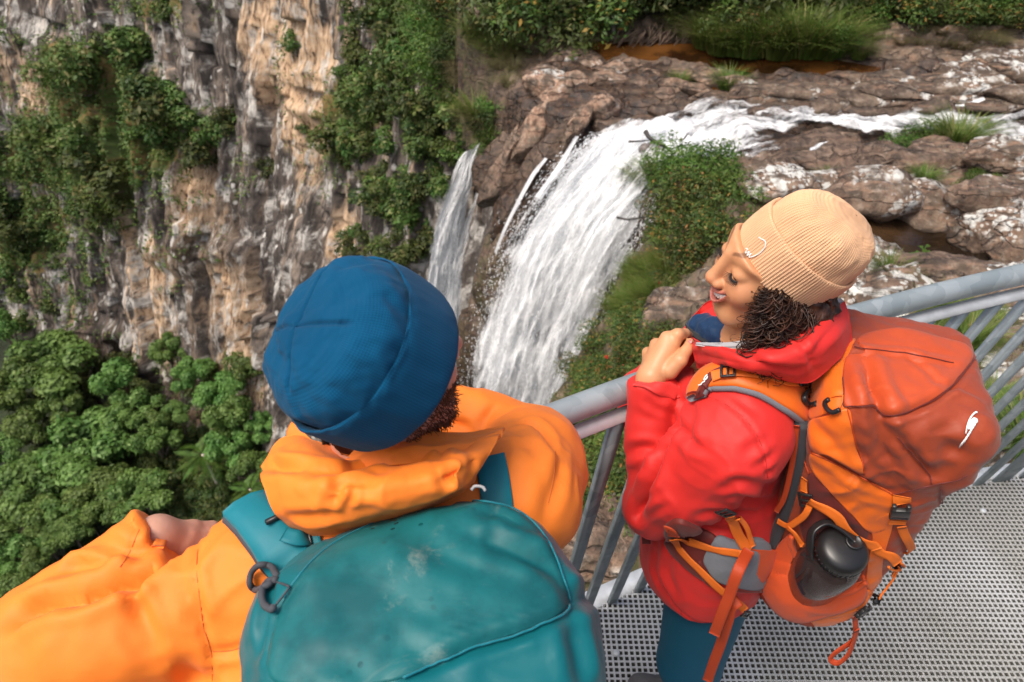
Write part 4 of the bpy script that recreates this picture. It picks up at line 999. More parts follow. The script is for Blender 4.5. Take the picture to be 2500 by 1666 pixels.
for i, tt in enumerate(_t[2:]):
    for sgn in (-1, 1):
        l = .75 * math.sin(math.pi * min(1, tt * .85 + .12)); p = _c[i + 2]; n0 = len(_Vs) * 4
        _Vs.append(np.array([p, p + A(.16, sgn * l * .5, -.02), p + A(.34, sgn * l, -.22 * l), p + A(.05, sgn * l * .5, -.06)])); _Fs.append([n0, n0 + 1, n0 + 2, n0 + 3])
_V = np.concatenate(_Vs); PALM_F = mesh_np('frond', _V, np.array(_Fs), MAT['lf_bright'], smooth=False, attrs={'rnd': np.random.RandomState(1).rand(len(_V)) * .6})
palm(495, 1110, 150, 'palm with drooping fronds in the dark hollow'); palm(610, 1195, 110, 'small palm beside the orange hood'); palm(545, 1040, 70, 'half hidden palm crown above the drooping palm')

# ---- bank behind the creek
SH_BIG = [shrub_mesh('foliage', 500 + k, 2600, .055, MAT[('lf_far', 'lf_near', 'lf_bright', 'lf_far')[k]], 1.0, 14, .8, .4) for k in range(4)]
ST_BIG = [stem_mesh('stem', 520 + k, 1.2, 16, .018) for k in range(2)]
BANK = []
for k in range(34):
    x = .2 + k * .40 + rs.uniform(-.2, .2)
    for row in range(3):
        y = 16.9 + row * 1.6 + rs.uniform(-.4, .5); xx = x * (1 + .05 * row); z = float(z0(xx, y)); sc = rs.uniform(.9, 1.5) * (1 + .25 * row)
        P = to_px(A(xx, y, z + .6))
        if row == 0 and 1440 < P[0] < 1720: y += .7; z = float(z0(xx, y))
        if row == 0 and 2020 < P[0] < 2200: y += .9; z = float(z0(xx, y))
        kind = rs.choice(4, p=[.5, .12, .18, .2])
        plant('bank_shrub', A(xx, y, z - .1), sc, SH_BIG[kind], ST_BIG[k % 2], rs.rand() * 6, ('dense dark shrub at the foot of the far bank, ', 'dense shrub in the second row of the far bank, ', 'tall shrub at the back of the far bank, ')[row] + ('above the cleft corner', 'above the root mass', 'above the brown pool', 'above the end of the pool', 'above the lichen ledges', 'towards the right edge')[min(5, k // 6)], 'shrub', 'shrubs on the far bank', rs.uniform(.85, 1.3))
GT = [mesh_np('foliage', *blades(300, .75, .62, 600 + k, .012)[:2], MAT['grass'], smooth=False, attrs={'rnd': blades(300, .75, .62, 600 + k, .012)[2]}) for k in range(3)]
GD = [mesh_np('foliage', *blades(300, .5, .55, 620 + k, .006, .9)[:2], MAT['drygrass'], smooth=False, attrs={'rnd': blades(300, .5, .55, 620 + k, .006, .9)[2]}) for k in range(2)]
def tuft(px, py, s, label, m, group=None, off=0.0, sq=1.0, p=None):
    if p is None: p, _ = ground_hit(px, py)
    return plant('grass_tuft', p + A(0, 0, off - .03), s, m, None, (px * .37) % 6.28, label, 'grass', group, sq)
for k in range(10):
    px = 1725 + k * 34; p = ground(px, 118 + .05 * (px - 1640) + rs.uniform(-12, 4)); tuft(px, 0, rs.uniform(1.2, 1.9), 'long green grass tussock over the brown pool, %s from the left' % ORD[k], GT[k % 3], 'tussocks along the far pool', p=p)
for k in range(14):
    px = 1130 + k * 14; p = at(px, 120 + 60 * rs.rand() + (1300 - px) * .25, 18.5); tuft(px, 0, rs.uniform(.9, 1.6), 'straw coloured grass clump at the far corner above the cleft', GD[k % 2], 'dry grass above the cleft', p=p)
for px, py, s, m, lab in ((1420, 130, .55, 0, 'little green grass tuft on a pale rock in the shallows'), (1660, 205, .5, 1, 'little grass tuft among the pinkish shallows rocks'), (1775, 215, .75, 2, 'yellow green grass tuft above the rapids'), (2020, 150, .55, 0, 'small grass tuft at the end of the brown pool'), (2095, 140, .6, 1, 'pale grass tuft on the gravel behind the pool'),
    (2330, 355, 1.0, 2, 'long spiky grass clump right of the spit shrub'), (2355, 345, .9, 0, 'brownish grass clump at the tip of the spit'), (2255, 440, .45, 1, 'yellow grass sprig on the long dark ledge'), (2020, 445, .4, 0, 'grass sprig between the pale boulders'), (1575, 455, .8, 1, 'spiky grass clump overhanging the main fall'), (1600, 440, .7, 2, 'dry spiky grass clump beside the fall edge'),
    (2170, 670, .45, 2, 'short green grass patch behind the handrail'), (2150, 655, .35, 0, 'small green tuft against the white crusted boulder')):
    tuft(px, py, s, lab, GT[m])
# hanging grass on the near bank
for k in range(26):
    px, py = 1575 + rs.uniform(-35, 70), 700 + rs.uniform(-40, 80); px -= (py - 690) * .35
    tuft(px, py, rs.uniform(.4, .65), 'lush green grass hanging down the bank beside the main fall, %s' % where(px, py, 1520, 1650, 650, 790), GT[k % 3], 'hanging grass by the fall')
# ---- near bank bushes
NB = [shrub_mesh('foliage', 700 + k, 2300, .034, MAT[('lf_near', 'lf_bright', 'lf_near', 'lf_near')[k]], .62, 16, .75, .42) for k in range(4)]
NS = [stem_mesh('stem', 720 + k, .7, 22, .007) for k in range(3)]
for k, (px, py, s, m) in enumerate(((1620, 430, .8, 1), (1690, 430, .95, 1), (1760, 440, .9, 1), (1800, 470, .75, 1), (1625, 500, .7, 0), (1670, 505, .85, 2), (1730, 510, .85, 0), (1630, 560, .7, 3), (1690, 570, .85, 0), (1750, 570, .8, 2), (1600, 600, .5, 0), (1650, 630, .7, 2), (1700, 640, .7, 3), (1570, 640, .4, 0), (1620, 680, .5, 2), (1545, 620, .3, 0))):
    p, _ = ground_hit(px, py); plant('bank_bush', p - A(0, 0, .12), s, NB[m], NS[k % 3], k * 1.3, 'glossy green bush between main fall and tan beanie, %s of clump' % where(px, py, 1540, 1800, 420, 690), 'bush', 'bushes by the main fall')
for k in range(34):
    px = 1450 + rs.uniform(-60, 170); py = 860 + rs.uniform(-60, 130)
    if px > 1640: continue
    p, _ = ground_hit(px, py); plant('bank_bush', p - A(0, 0, .1), rs.uniform(.4, .65), NB[rs.choice([0, 2, 3])], NS[k % 3], k * 1.1, 'red flowering low bush below the handrail, %s of the patch' % where(px, py, 1390, 1620, 800, 990), 'bush', 'flowering bushes below the handrail')
for k in range(46):
    px = 1400 + rs.uniform(-80, 180); py = 1120 + rs.uniform(-120, 190)
    p, _ = ground_hit(px, py); plant('bank_bush', p - A(0, 0, .08), rs.uniform(.34, .6), NB[rs.choice([0, 1, 2, 3])], NS[k % 3], k * 1.1, 'low bush seen through the balusters left of the red jacket, %s' % where(px, py, 1320, 1580, 1000, 1310), 'bush', 'bushes behind the balusters')
for k in range(20):
    px = 2270 + rs.uniform(-60, 240); py = 800 + rs.uniform(-30, 330)
    p, _ = ground_hit(px, py); tuft(px, py, rs.uniform(.3, .55), 'green grass tuft behind the balusters right of the orange pack, %s' % where(px, py, 2210, 2510, 770, 1130), GT[k % 3], 'grass behind the right balusters')
for px, py, s, lab in ((2250, 345, .75, 'bright green shrub on the rock spit beside the rapids'), (2300, 350, .55, 'small green shrub at the back of the spit'), (2200, 360, .45, 'sparse low shrub at the left end of the spit'), (2380, 440, .4, 'little green shrub on the rock at the right')):
    p, _ = ground_hit(px, py); plant('spit_shrub', p - A(0, 0, .1), s, NB[1], NS[0], px, lab, 'shrub')
p, _ = ground_hit(2242, 640)
e = empty('seedling', p, 'bright green rosette seedling growing beside the rock pool', 'plant')
for k in range(9):
    a = k * 2.4; l = .15 - .006 * k; z = .05 + .018 * k; d = A(math.cos(a), math.sin(a), 0); s = A(-d[1], d[0], 0)
    V = np.array([p + A(0, 0, z), p + d * l * .5 + s * .028 + A(0, 0, z + .03), p + d * l + A(0, 0, z - .005), p + d * l * .5 - s * .028 + A(0, 0, z + .03)]); obj('leaf', V, np.array([[0, 1, 2, 3]]), MAT['lf_bright'], e, smooth=False, attrs={'rnd': np.full(4, .5)})
obj('stem', *tube(np.stack([p, p + A(0, 0, .12), p + A(.01, 0, .24)]), .008, 6), MAT['lf_bright'], e)
# red flower heads
_r = np.random.RandomState(4); _fl = []
for k in range(46):
    d = unit(_r.normal(size=3)); d[2] = abs(d[2]); _fl.append(tube(np.stack([d * .004, d * .026]), np.array([.002, .0025]), 4))
FLOW = mesh_np('flower_head', *join(_fl), MAT['flower'])
FP = [(1591, 572), (1590, 735), (1575, 808), (1549, 815), (1500, 860), (1570, 850), (1610, 700), (1540, 850), (1480, 880), (1520, 905), (1560, 880), (1460, 925), (1485, 905), (1440, 930), (1752, 450), (1772, 452), (1640, 520), (1465, 1200), (1428, 1215), (1580, 790), (1500, 830), (1530, 780)]
for k, (px, py) in enumerate(FP):
    p, n = ground_hit(px, py); p = p + unit(CAM - p) * .30 + A(0, 0, .05)
    e = empty('red_flower', p, 'round red flower head among the bank bushes', 'flower', 'red flowers on the bank')
    o = bpy.data.objects.new('flower_head', FLOW); link(o, e); s = 1.35 if py < 1000 else .8; e.scale = (s, s, s)
    link(bpy.data.objects.new('stalk', FST), e) if k else None
    if k == 0:
        FST = mesh_np('stalk', *tube(np.stack([A(0, 0, -.16), A(.01, 0, -.08), A(0, 0, 0)]), .003, 4), MAT['lf_near']); link(bpy.data.objects.new('stalk', FST), e)
# ---- dead wood, roots, branches
def branch(name, pts, r, label, m='deadwood', side=()):
    P = cr_spline([at(*q) for q in pts], 12); e = empty(name, P[0], label, 'branch')
    obj('limb', *tube(P, np.linspace(r, r * .45, 12), 7), MAT[m], e)
    for s in side: obj('twig', *tube(cr_spline([at(*q) for q in s], 8), np.linspace(r * .45, r * .15, 8), 5), MAT[m], e)
branch('dead_branch', [(1576, 322, 12.1), (1590, 340, 12.0), (1645, 370, 11.9)], .045, 'black dead branch lodged on the rock at the fall lip', side=[[(1535, 346, 12.1), (1565, 345, 12.0), (1595, 342, 12.)], [(1680, 325, 12.0), (1665, 345, 12.), (1640, 365, 11.95)]])
branch('dead_branch', [(1506, 531, 11.6), (1535, 536, 11.5), (1580, 530, 11.3)], .022, 'thin dark twig sticking out of the bush over the main fall', side=[[(1536, 541, 11.5), (1542, 533, 11.5), (1552, 530, 11.45)]])
branch('fallen_trunk', [(1985, 55, 15.2), (2050, 28, 15.8), (2140, -8, 16.6), (2220, -45, 17.5)], .075, 'pale thin leaning trunk above the brown pool', 'palebark')
branch('fallen_trunk', [(2398, 78, 15.5), (2440, 20, 16.), (2470, -30, 16.6)], .05, 'grey leaning stem at the top right corner', 'palebark')
branch('fallen_trunk', [(1496, 96, 15.6), (1505, 50, 15.8), (1560, 45, 16.), (1600, 52, 16.)], .05, 'bent grey branch arching beside the root mass', 'palebark')
branch('fallen_trunk', [(1700, 80, 16.), (1640, 25, 16.5), (1590, -20, 17.)], .05, 'grey leaning trunk behind the root mass', 'bark')
branch('fallen_trunk', [(1590, 40, 16.), (1560, 5, 16.3), (1540, -20, 16.6)], .05, 'short grey trunk above the root mass', 'palebark')
# root mass: a hummock with many roots trailing down
e = empty('root_mass', at(1600, 110, 16), 'brown matted root mass hanging over the brown pool', 'roots')
c = at(1630, 92, 16.2); V, Fc = rock_shape((1.15, .6, .42), 61, rough=.12, big=True); obj('root_ball', V + c, Fc, MAT['root'], e)
L = []
r_ = np.random.RandomState(2)
for k in range(70):
    x0 = r_.uniform(1545, 1700); a = at(x0, 60 + abs(x0 - 1620) * .25 + r_.uniform(-8, 8), 15.7); b = at(x0 + r_.uniform(-60, 30) - 20, 118 + r_.uniform(-18, 10), 15.4); m_ = (a + b) / 2 + r_.normal(size=3) * .07 + A(0, -.2, .1)
    obj('root', *tube(cr_spline([a, m_, b], 7), np.linspace(.030, .010, 7) * r_.uniform(.5, 1.2), 5, cap=False), MAT['root'], e)
for k in range(26):
    a = at(1560 + r_.uniform(-10, 60), 95 + r_.uniform(-10, 20), 15.7); b = at(1280 + r_.uniform(-60, 120), 105 + r_.uniform(-14, 22), 16.6); m_ = (a + b) / 2 + r_.normal(size=3) * .12
    obj('root', *tube(cr_spline([a, m_, b], 9), np.linspace(.028, .010, 9), 5, cap=False), MAT['root'], e)

for k in range(26):
    px = 1010 + rs.uniform(0, 210); py = 20 + rs.uniform(-20, 260) * (1 - (px - 1010) / 420); D = np.interp(px, [1000, 1100, 1230], [23, 19.5, 17.2])
    plant('brink_shrub', at(px, py, D), rs.uniform(.5, 1.0), SH_BIG[rs.choice([1, 2, 2, 3])], ST_BIG[0], k * 1.7, 'bright green shrub on the brink at the far creek corner, %s' % where(px, py, 1010, 1220, 0, 260), 'shrub', 'shrubs on the far brink', rs.uniform(.9, 1.3))
for k in range(10):
    px = 1155 + rs.uniform(0, 100); py = 300 + rs.uniform(-35, 60); tuft(px, 0, rs.uniform(.8, 1.2), 'brown green grass clump hanging beside the long slab', GD[k % 2] if k % 3 else GT[0], 'grass beside the long slab', p=at(px, py, 15.9))
for k, (px, py) in enumerate(((1180, 330), (1210, 300), (1235, 330), (1200, 370))):
    plant('brink_shrub', at(px, py, 15.8), .5, SH_BIG[(3, 2)[k % 2]], ST_BIG[0], k, 'low olive bush growing against the long slab', 'shrub', 'bushes against the long slab')

for k in range(40):
    px = 2060 + k * 12; py = rs.uniform(-15, 45) + 25 * (k % 2); p, _ = ground_hit(px, py)
    plant('bank_shrub', p - A(0, 0, .1), rs.uniform(.45, .8), SH_BIG[rs.choice([0, 0, 1, 3, 2])], ST_BIG[0], k * 1.9, 'low dark shrub on the leafy slope at the top right, ' + ('left of the leaning stem' if k < 26 else 'by the leaning stem'), 'shrub', 'shrubs on the right bank')
for k in range(16):
    px = 2080 + rs.uniform(0, 420); py = rs.uniform(60, 125); p, _ = ground_hit(px, py); tuft(px, py, rs.uniform(.4, .8), 'dry grass clump on the slope behind the lichen ledges, %s' % where(px, py, 2080, 2500, 60, 125), GD[k % 2], 'dry grass on the right bank')

for k in range(22):
    px = 1140 + rs.uniform(0, 120); py = rs.uniform(30, 210); p, _ = ground_hit(px, py); tuft(px, py, rs.uniform(.7, 1.2), 'tangled dry grass at the far left corner of the creek, %s' % where(px, py, 1140, 1260, 30, 210), GD[k % 2] if k % 4 else GT[k % 3], 'dry grass at the creek corner')

for k in range(7):
    px = 1745 + k * 48 + rs.uniform(-12, 12); p = ground(px, 112 + .05 * (px - 1640)); plant('bank_shrub', p, rs.uniform(.4, .65), SH_BIG[(2, 0, 1)[k % 3]], ST_BIG[0], k * 2.1, 'leafy shrub between the tussocks over the brown pool, %s from the left' % ORD[k], 'shrub', 'shrubs over the brown pool')
# ------------------------------------------------------------------ viewing platform and railing
ZR = 1.25
RAIL = cr_spline([A(-2.1, -.85, ZR), A(-1.3, -.06, ZR), A(-.82, .37, ZR), A(-.60, .545, ZR)] + [gz(px, py, ZR) for px, py in ((1340, 1040), (1470, 985), (1560, 950), (2150, 748), (2320, 702), (2500, 665))] + [A(1.85, 1.60, ZR), A(2.6, 1.74, ZR), A(3.4, 1.8, ZR)], 160)
def refit(C, deg, n):
    x = np.linspace(C[0, 0], C[-1, 0], n); k = np.polyfit(C[:, 0], C[:, 1], deg); return np.stack([x, np.polyval(k, x), np.full(n, C[0, 2])], -1)
RAIL = refit(RAIL, 5, 140)
EDGE = cr_spline([A(-2.0, .0, 0), A(-1.1, .5, 0), A(-.3, .95, 0), gz(1460, 1465, 0), gz(1540, 1425, 0), A(1.1, 1.60, 0), gz(2380, 1180, 0), gz(2500, 1150, 0), A(2.9, 2.0, 0), A(3.6, 2.05, 0)], 200); EDGE = refit(EDGE, 4, 120)
def edge_y(x): return np.interp(x, EDGE[:, 0], EDGE[:, 1])
ra = empty('railing', (0.3, 1.27, 0), 'curved galvanised steel railing with leaning flat balusters along the platform edge', 'railing')
obj('handrail', *tube(RAIL, .0265, 20), MAT['galv'], ra)
# flat channel on the inner underside of the handrail
T = unit(np.gradient(RAIL, axis=0)); IN = unit(np.cross(T, A(0, 0, 1)))
IN = np.where((IN @ A(0, -1, 0) < 0)[:, None], -IN, IN)
CH = RAIL + IN * .020 + A(0, 0, -.046)
def sweep_rect(P, S, Uv, w, h):
    V = np.stack([P + S * a * w / 2 + Uv * b * h / 2 for a, b in ((-1, -1), (-.9, -1), (1, -1), (1, 1), (-1, 1))][1:], 1)
    V = np.stack([P - S * w / 2 - Uv * h / 2, P + S * w / 2 - Uv * h / 2, P + S * w / 2 + Uv * h / 2, P - S * w / 2 + Uv * h / 2], 1)
    n = len(P); F = grid_faces(n, 4, wrap_c=True); return V.reshape(-1, 3), [F, np.array([[0, 1, 2, 3]]), np.array([[4 * n - 1, 4 * n - 2, 4 * n - 3, 4 * n - 4]])]
MAT['galv_pale'] = m_plain('pale_galvanised_steel', (.60, .62, .63), .5, (40, .2, .003), .12, 18, Metallic=.3)
upv = unit(A(0, 0, 1) + 0 * T); tilt = unit(IN * .55 + A(0, 0, 1) * .83)
obj('rail_channel', *sweep_rect(CH, unit(np.cross(tilt, T)), tilt, .030, .012), MAT['galv_pale'], ra, smooth=False)
# balusters every 100 mm
sl = np.concatenate([[0], np.cumsum(np.linalg.norm(np.diff(EDGE, axis=0), axis=1))])
s0 = np.interp(.352, EDGE[:, 0], sl)
for k in range(-14, 26):
    s = s0 + k * .108
    if s < .1 or s > sl[-1] - .2: continue
    b = A(*[np.interp(s, sl, EDGE[:, j]) for j in range(3)]); xt = b[0] + .058
    tpt = A(xt, np.interp(xt, CH[:, 0], CH[:, 1]), ZR - .05)
    b = b + A(0, -.012, -.06)
    t_ = A(*[np.interp(s + .02, sl, EDGE[:, j]) - np.interp(s - .02, sl, EDGE[:, j]) for j in range(3)])
    post = k in (16,)
    d = unit(tpt - b); S = unit(t_ - d * (t_ @ d)); N = np.cross(S, d); R = np.stack([S, N, d], 1)
    V, Fq = box((tpt + b) / 2, ((.070 if post else .033), .014, np.linalg.norm(tpt - b)), R)
    obj('post' if post else 'baluster', V, Fq, MAT['galv'], ra, smooth=False)
te = unit(np.gradient(EDGE, axis=0)); oe = unit(np.cross(A(0, 0, 1), te))
obj('base_channel', *sweep_rect(EDGE + oe * .016 + A(0, 0, -.038), oe, np.broadcast_to(A(0, 0, 1), EDGE.shape), .070, .070), MAT['galv_pale'], ra, smooth=False)
# moulded grating: one mesh of small square cells
def m_grating():
    g = NG('moulded_grating'); f = g.noise(260, detail=3); b = g.noise(5, detail=4)
    c = g.mix(g.mr(f, .35, .7), (.24, .235, .22), (.43, .43, .41)); c = g.mix(g.mr(b, .55, .72, 0, .5), c, (.20, .21, .135)); c = g.mix(g.mr(g.noise(1.6), .42, .62, 0, .6), c, (.50, .515, .53))
    return g.done(g.bsdf(c, .9, g.bump(f, .6, .002)))
MAT['grating'] = m_grating()
cs = .0182; hx = cs * .5; hi_ = cs * .31; lo_ = cs * .34
ix = np.arange(-50, 146); iy = np.arange(-14, 108)
IX, IY = [a.ravel() for a in np.meshgrid(ix, iy, indexing='ij')]; cx = IX * cs; cy = IY * cs
ok = cy < edge_y(cx) - .018; cx, cy = cx[ok], cy[ok]; n = len(cx)
cell = []
for r_, z_ in ((hx, 0), (hi_, 0), (lo_, -.026)):
    for sx, sy in ((-1, -1), (1, -1), (1, 1), (-1, 1)): cell.append((sx * r_, sy * r_, z_))
cell = np.array(cell); V = np.stack([cx, cy, np.zeros(n)], -1)[:, None] + cell[None]
fc = np.array([[i, (i + 1) % 4, 4 + (i + 1) % 4, 4 + i] for i in range(4)] + [[4 + i, 4 + (i + 1) % 4, 8 + (i + 1) % 4, 8 + i] for i in range(4)])
F = (np.arange(n)[:, None, None] * 12 + fc[None]).reshape(-1, 4)
dk = empty('platform_deck', (1.0, .9, -.03), kind='structure')
MAT['grating_in'] = m_plain('shade_toned_grating_sides', (.055, .055, .048), .95, None, .4, 90)  # shade inside the grating holes, put into a dark wall colour
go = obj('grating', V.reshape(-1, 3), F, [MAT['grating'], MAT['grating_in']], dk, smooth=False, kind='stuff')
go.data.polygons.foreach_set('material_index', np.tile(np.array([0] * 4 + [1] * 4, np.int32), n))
MAT['joist'] = m_plain('dark_steel_joist', (.10, .105, .11), .6)
for y in (.05, .55, 1.05):
    V, Fq = box((.85, y, -.105), (3.4, .05, .12)); obj('joist', V, Fq, MAT['joist'], dk, smooth=False)
for px, py in ((1505, 1595), (2401, 1247), (1560, 1700)):
    p = gz(px, py, .004); a_ = np.linspace(0, 2 * np.pi, 18, endpoint=False); V = np.concatenate([p + np.stack([np.cos(a_) * r, np.sin(a_) * r, np.full(18, z)], -1) for r, z in ((.0105, -.003), (.0105, .002), (.008, .0045), (.0, .005))])
    obj('bolt_head', V, grid_faces(4, 18, wrap_c=True), MAT['galv_pale'], dk)
# ------------------------------------------------------------------ woman in the red jacket
MAT['red'] = m_fabric('red_jacket_shell', (.60, .022, .018), .60, 1500, (30, .18, .008), sheen=.05)
MAT['red2'] = m_fabric('red_cuff_tab', (.66, .035, .030), .55, 1500, (20, .2, .01))
MAT['lining'] = m_fabric('grey_white_lining', (.44, .44, .46), .8, 700, (20, .2, .01), tint=((.22, .24, .26), 26, .55, .60, .9))
MAT['navy'] = m_fabric('navy_puffer', (.006, .030, .085), .42, 1500, (16, .5, .02))
MAT['black_cloth'] = m_fabric('black_facing', (.02, .02, .022), .6, 1200)
MAT['leggings'] = m_fabric('teal_leggings', (.000, .080, .140), .7, 2500, (5, .1, .01), sheen=0.)
def m_skin(name, a, b, lip=None):
    g = NG(name); n = g.noise(14, detail=4)
    c = g.mix(g.mr(n, .3, .7), a, b)
    if lip: c = g.mix(g.attr('lip'), c, lip)
    c = g.mix(g.attr('brow'), c, (.035, .014, .008))
    c = g.mix(g.attr('blush'), c, (.62, .20, .11))
    return g.done(g.bsdf(c, .42, g.bump(g.noise(160, detail=3), .08, .002), Subsurface_Weight=.12, Subsurface_Radius=(.012, .005, .003), Subsurface_Scale=.6, Specular_IOR_Level=.4))
MAT['skin_w'] = m_skin('warm_brown_skin', (.56, .26, .125), (.64, .31, .155), (.52, .17, .13))
MAT['teeth'] = m_plain('teeth', (.86, .84, .80), .25, None, .02)
MAT['hair'] = m_plain('dark_curly_hair', (.040, .016, .009), .42, None, .7, 60, Specular_IOR_Level=.35)
MAT['lash'] = m_plain('black_lashes', (.008, .006, .006), .5)
MAT['nail'] = m_plain('pink_nail', (.72, .33, .30), .3, None, .03)

wF = unit(A(-.96, .28, 0)); wL = unit(A(-.28, -.96, 0)); wU = A(0, 0, 1.); wB = np.stack([wF, wL, wU], 1)
woman = empty('person', (.44, .95, 0), 'person in red jacket and tan beanie, hands at collar, smiling towards the gorge', 'person')
ELB = A(.290, .878, 1.055); SHO = A(.392, .835, 1.275); WRI = at(1585, 930, 1.335)
R_SHO = A(.452, 1.125, 1.28); R_ELB = A(.315, 1.19, 1.05); R_WRI = at(1690, 940, 1.40)
# --- body: one continuous skin mesh (legs, torso core, neck, head, arms, hands)
hF = unit(A(-.995, -.066, -.07)); _u = A(-.061, -.13, .99); hU = unit(_u - hF * (_u @ hF)); hL = np.cross(hU, hF); hB = np.stack([hF, hL, hU], 1)
HC = A(.4396, .9836, 1.5699)                                # head centre
cU = unit(hU - hF * .70 + hL * .18); cF = unit(hF - cU * (hF @ cU)); cL = np.cross(cU, cF); cB = np.stack([cF, cL, cU], 1); CC = HC + hB @ A(-.045, 0, .024)
def HP(x, y, z): return HC + hB @ A(x, y, z)
def head_sdf(P):
    q = (P - HC) @ hB; ay = np.abs(q[:, 1]); m = np.stack([q[:, 0], ay, q[:, 2]], -1)
    d = s_ell(q, (-.018, 0, .030), (.083, .071, .082))
    d = smin(d, s_ell(m, (.030, 0, -.030), (.058, .060, .080)), .03)
    d = smin(d, s_cap(m, (.066, .0, -.098), (.062, .014, -.098), .021), .022)                 # chin
    d = smin(d, s_cap(m, (.055, .020, -.094), (-.012, .050, -.055), .018, .022), .025)       # jaw line
    d = smin(d, s_ell(m, (.060, .037, -.027), (.026, .024, .026)), .018)                     # cheek
    d = smin(d, s_ell(q, (.010, 0, .036), (.056, .060, .048)), .03)                           # forehead
    d = smin(d, s_cap(m, (.068, .012, .033), (.054, .044, .034), .0070, .007), .026)         # brow
    d = smax(d, -s_ell(m, (.100, .031, .010), (.018, .017, .013)), .012)                     # socket
    d = smin(d, s_ell(m, (.0690, .031, .008), (.0140, .0150, .0115)), .008)                  # lid over the eyeball
    d = smax(d, -s_ell(m, (.0835, .031, .0010), (.0100, .0125, .0042)), .0015)               # opening between the lids
    d = smin(d, s_cap(q, (.082, 0, .026), (.101, 0, -.020), .0078, .0110), .012)             # nose
    d = smin(d, s_ell(q, (.1020, 0, -.0230), (.0112, .0112, .0100)), .008)
    d = smin(d, s_ell(m, (.094, .0125, -.028), (.0115, .0085, .0085)), .005)
    d = smax(d, -s_ell(m, (.0985, .0065, -.0375), (.006, .0035, .004)), .003)                # nostril
    # smiling mouth: opening between the lips
    lipc = lambda y: -.050 + .016 * np.clip(np.abs(y) / .031, 0, 1.3) ** 2
    xm = .094 - 13.0 * q[:, 1] ** 2
    zu = q[:, 2] - (lipc(q[:, 1]) - .0015); zl = q[:, 2] - (lipc(q[:, 1]) * 1.0 - .0205 + 16 * q[:, 1] ** 2)
    up = np.sqrt((q[:, 0] - xm - .001) ** 2 + (zu - .002) ** 2) - .0050 + np.maximum(0, ay - .034) * .8
    lo_l = np.sqrt((q[:, 0] - xm + .001) ** 2 + (zl + .0015) ** 2) - .0058 + np.maximum(0, ay - .031) * .8
    d = smin(d, up, .006); d = smin(d, lo_l, .006)
    gap = np.maximum(np.abs(q[:, 2] - .5 * (lipc(q[:, 1]) - .004 + lipc(q[:, 1]) - .018 + 16 * q[:, 1] ** 2)) - np.maximum(.0098 * (1 - (ay / .034) ** 2), -.002), .074 - q[:, 0]); gap = np.maximum(gap, ay - .034)
    d = smax(d, -gap, .002)
    ck = np.sqrt((m[:, 0] - .076) ** 2 + (m[:, 1] - .036) ** 2 + (m[:, 2] + .036) ** 2) - .004
    d = smax(d, -ck, .010)
    return smax(d, (P - CC) @ cU + .044, .006)
def neck_sdf(P): return s_cap(P, HP(-.025, 0, -.05), A(.43, 1.0, 1.30), .052, .060)
CH_W = A(.425, .965, 1.19)
def body_core(P):
    d = s_ell(P, A(.43, .965, 1.17), (.095, .15, .20), wB); d = smin(d, s_ell(P, A(.44, .945, .92), (.10, .14, .16), wB), .08)
    return d
HIPL = A(.452, .865, .84); HIPR = A(.482, 1.005, .84); KNL = A(.455, .835, .48); KNR = A(.495, .965, .48); ANL = A(.50, .80, .09); ANR = A(.545, .93, .09)
def legs_sdf(P, o=0.):
    d = smin(s_cap(P, HIPL, KNL, .094 + o, .076 + o), s_cap(P, KNL, ANL, .066 + o, .036 + o), .03)
    e = smin(s_cap(P, HIPR, KNR, .094 + o, .076 + o), s_cap(P, KNR, ANR, .066 + o, .036 + o), .03)
    d = smin(d, e, .02); return smin(d, s_ell(P, A(.460, .94, .93), (.088 + o, .125 + o, .11 + o), wB), .04)
# hands: pixel + depth joints
def hand_sdf(P, palm, fingers, thumb, k=.0055):
    d = None
    for a, b, ra, rb in palm:
        e = s_cap(P, a, b, ra, rb); d = e if d is None else smin(d, e, .009)
    for f in fingers + [thumb]:
        J, r = f; e = s_path(P, J, r, .004); d = smin(d, e, k)
    return d
wr = WRI + A(.004, .0, .012)
kn = [at(1655, 817, 1.325), at(1628, 826, 1.335), at(1602, 842, 1.35), at(1582, 862, 1.365)]     # index..little knuckles
L_PALM = [(wr, kn[0] + A(.0, .004, -.006), .024, .0135), (wr, kn[1], .024, .0135), (wr, kn[2], .022, .0125), (wr, kn[3], .021, .0115), (wr + A(.012, .01, .005), at(1652, 880, 1.33), .022, .016)]
L_FIN = [([kn[0], at(1672, 815, 1.345), at(1686, 822, 1.375), at(1694, 826, 1.40)], [.0115, .0100, .0088, .0074]),
         ([kn[1], at(1652, 822, 1.372), at(1668, 838, 1.405), at(1672, 850, 1.41)], [.0115, .0102, .0090, .0076]),
         ([kn[2], at(1625, 836, 1.385), at(1645, 856, 1.420), at(1655, 868, 1.42)], [.0108, .0098, .0085, .0074]),
         ([kn[3], at(1602, 858, 1.390), at(1622, 875, 1.420), at(1634, 884, 1.425)], [.0098, .0086, .0075, .0066])]
L_THU = ([at(1635, 905, 1.315), at(1661, 880, 1.305), at(1676, 856, 1.318), at(1684, 836, 1.330)], [.0175, .0135, .0108, .0082])
rw = R_WRI
rk = [at(1702, 856, 1.43), at(1690, 872, 1.455), at(1676, 888, 1.47), at(1664, 900, 1.48)]
R_PALM = [(rw, at(1716, 880, 1.425), .024, .020), (rw, at(1700, 890, 1.44), .024, .018), (rw, at(1690, 880, 1.45), .022, .016), (at(1720, 870, 1.42), at(1690, 905, 1.43), .022, .018)]
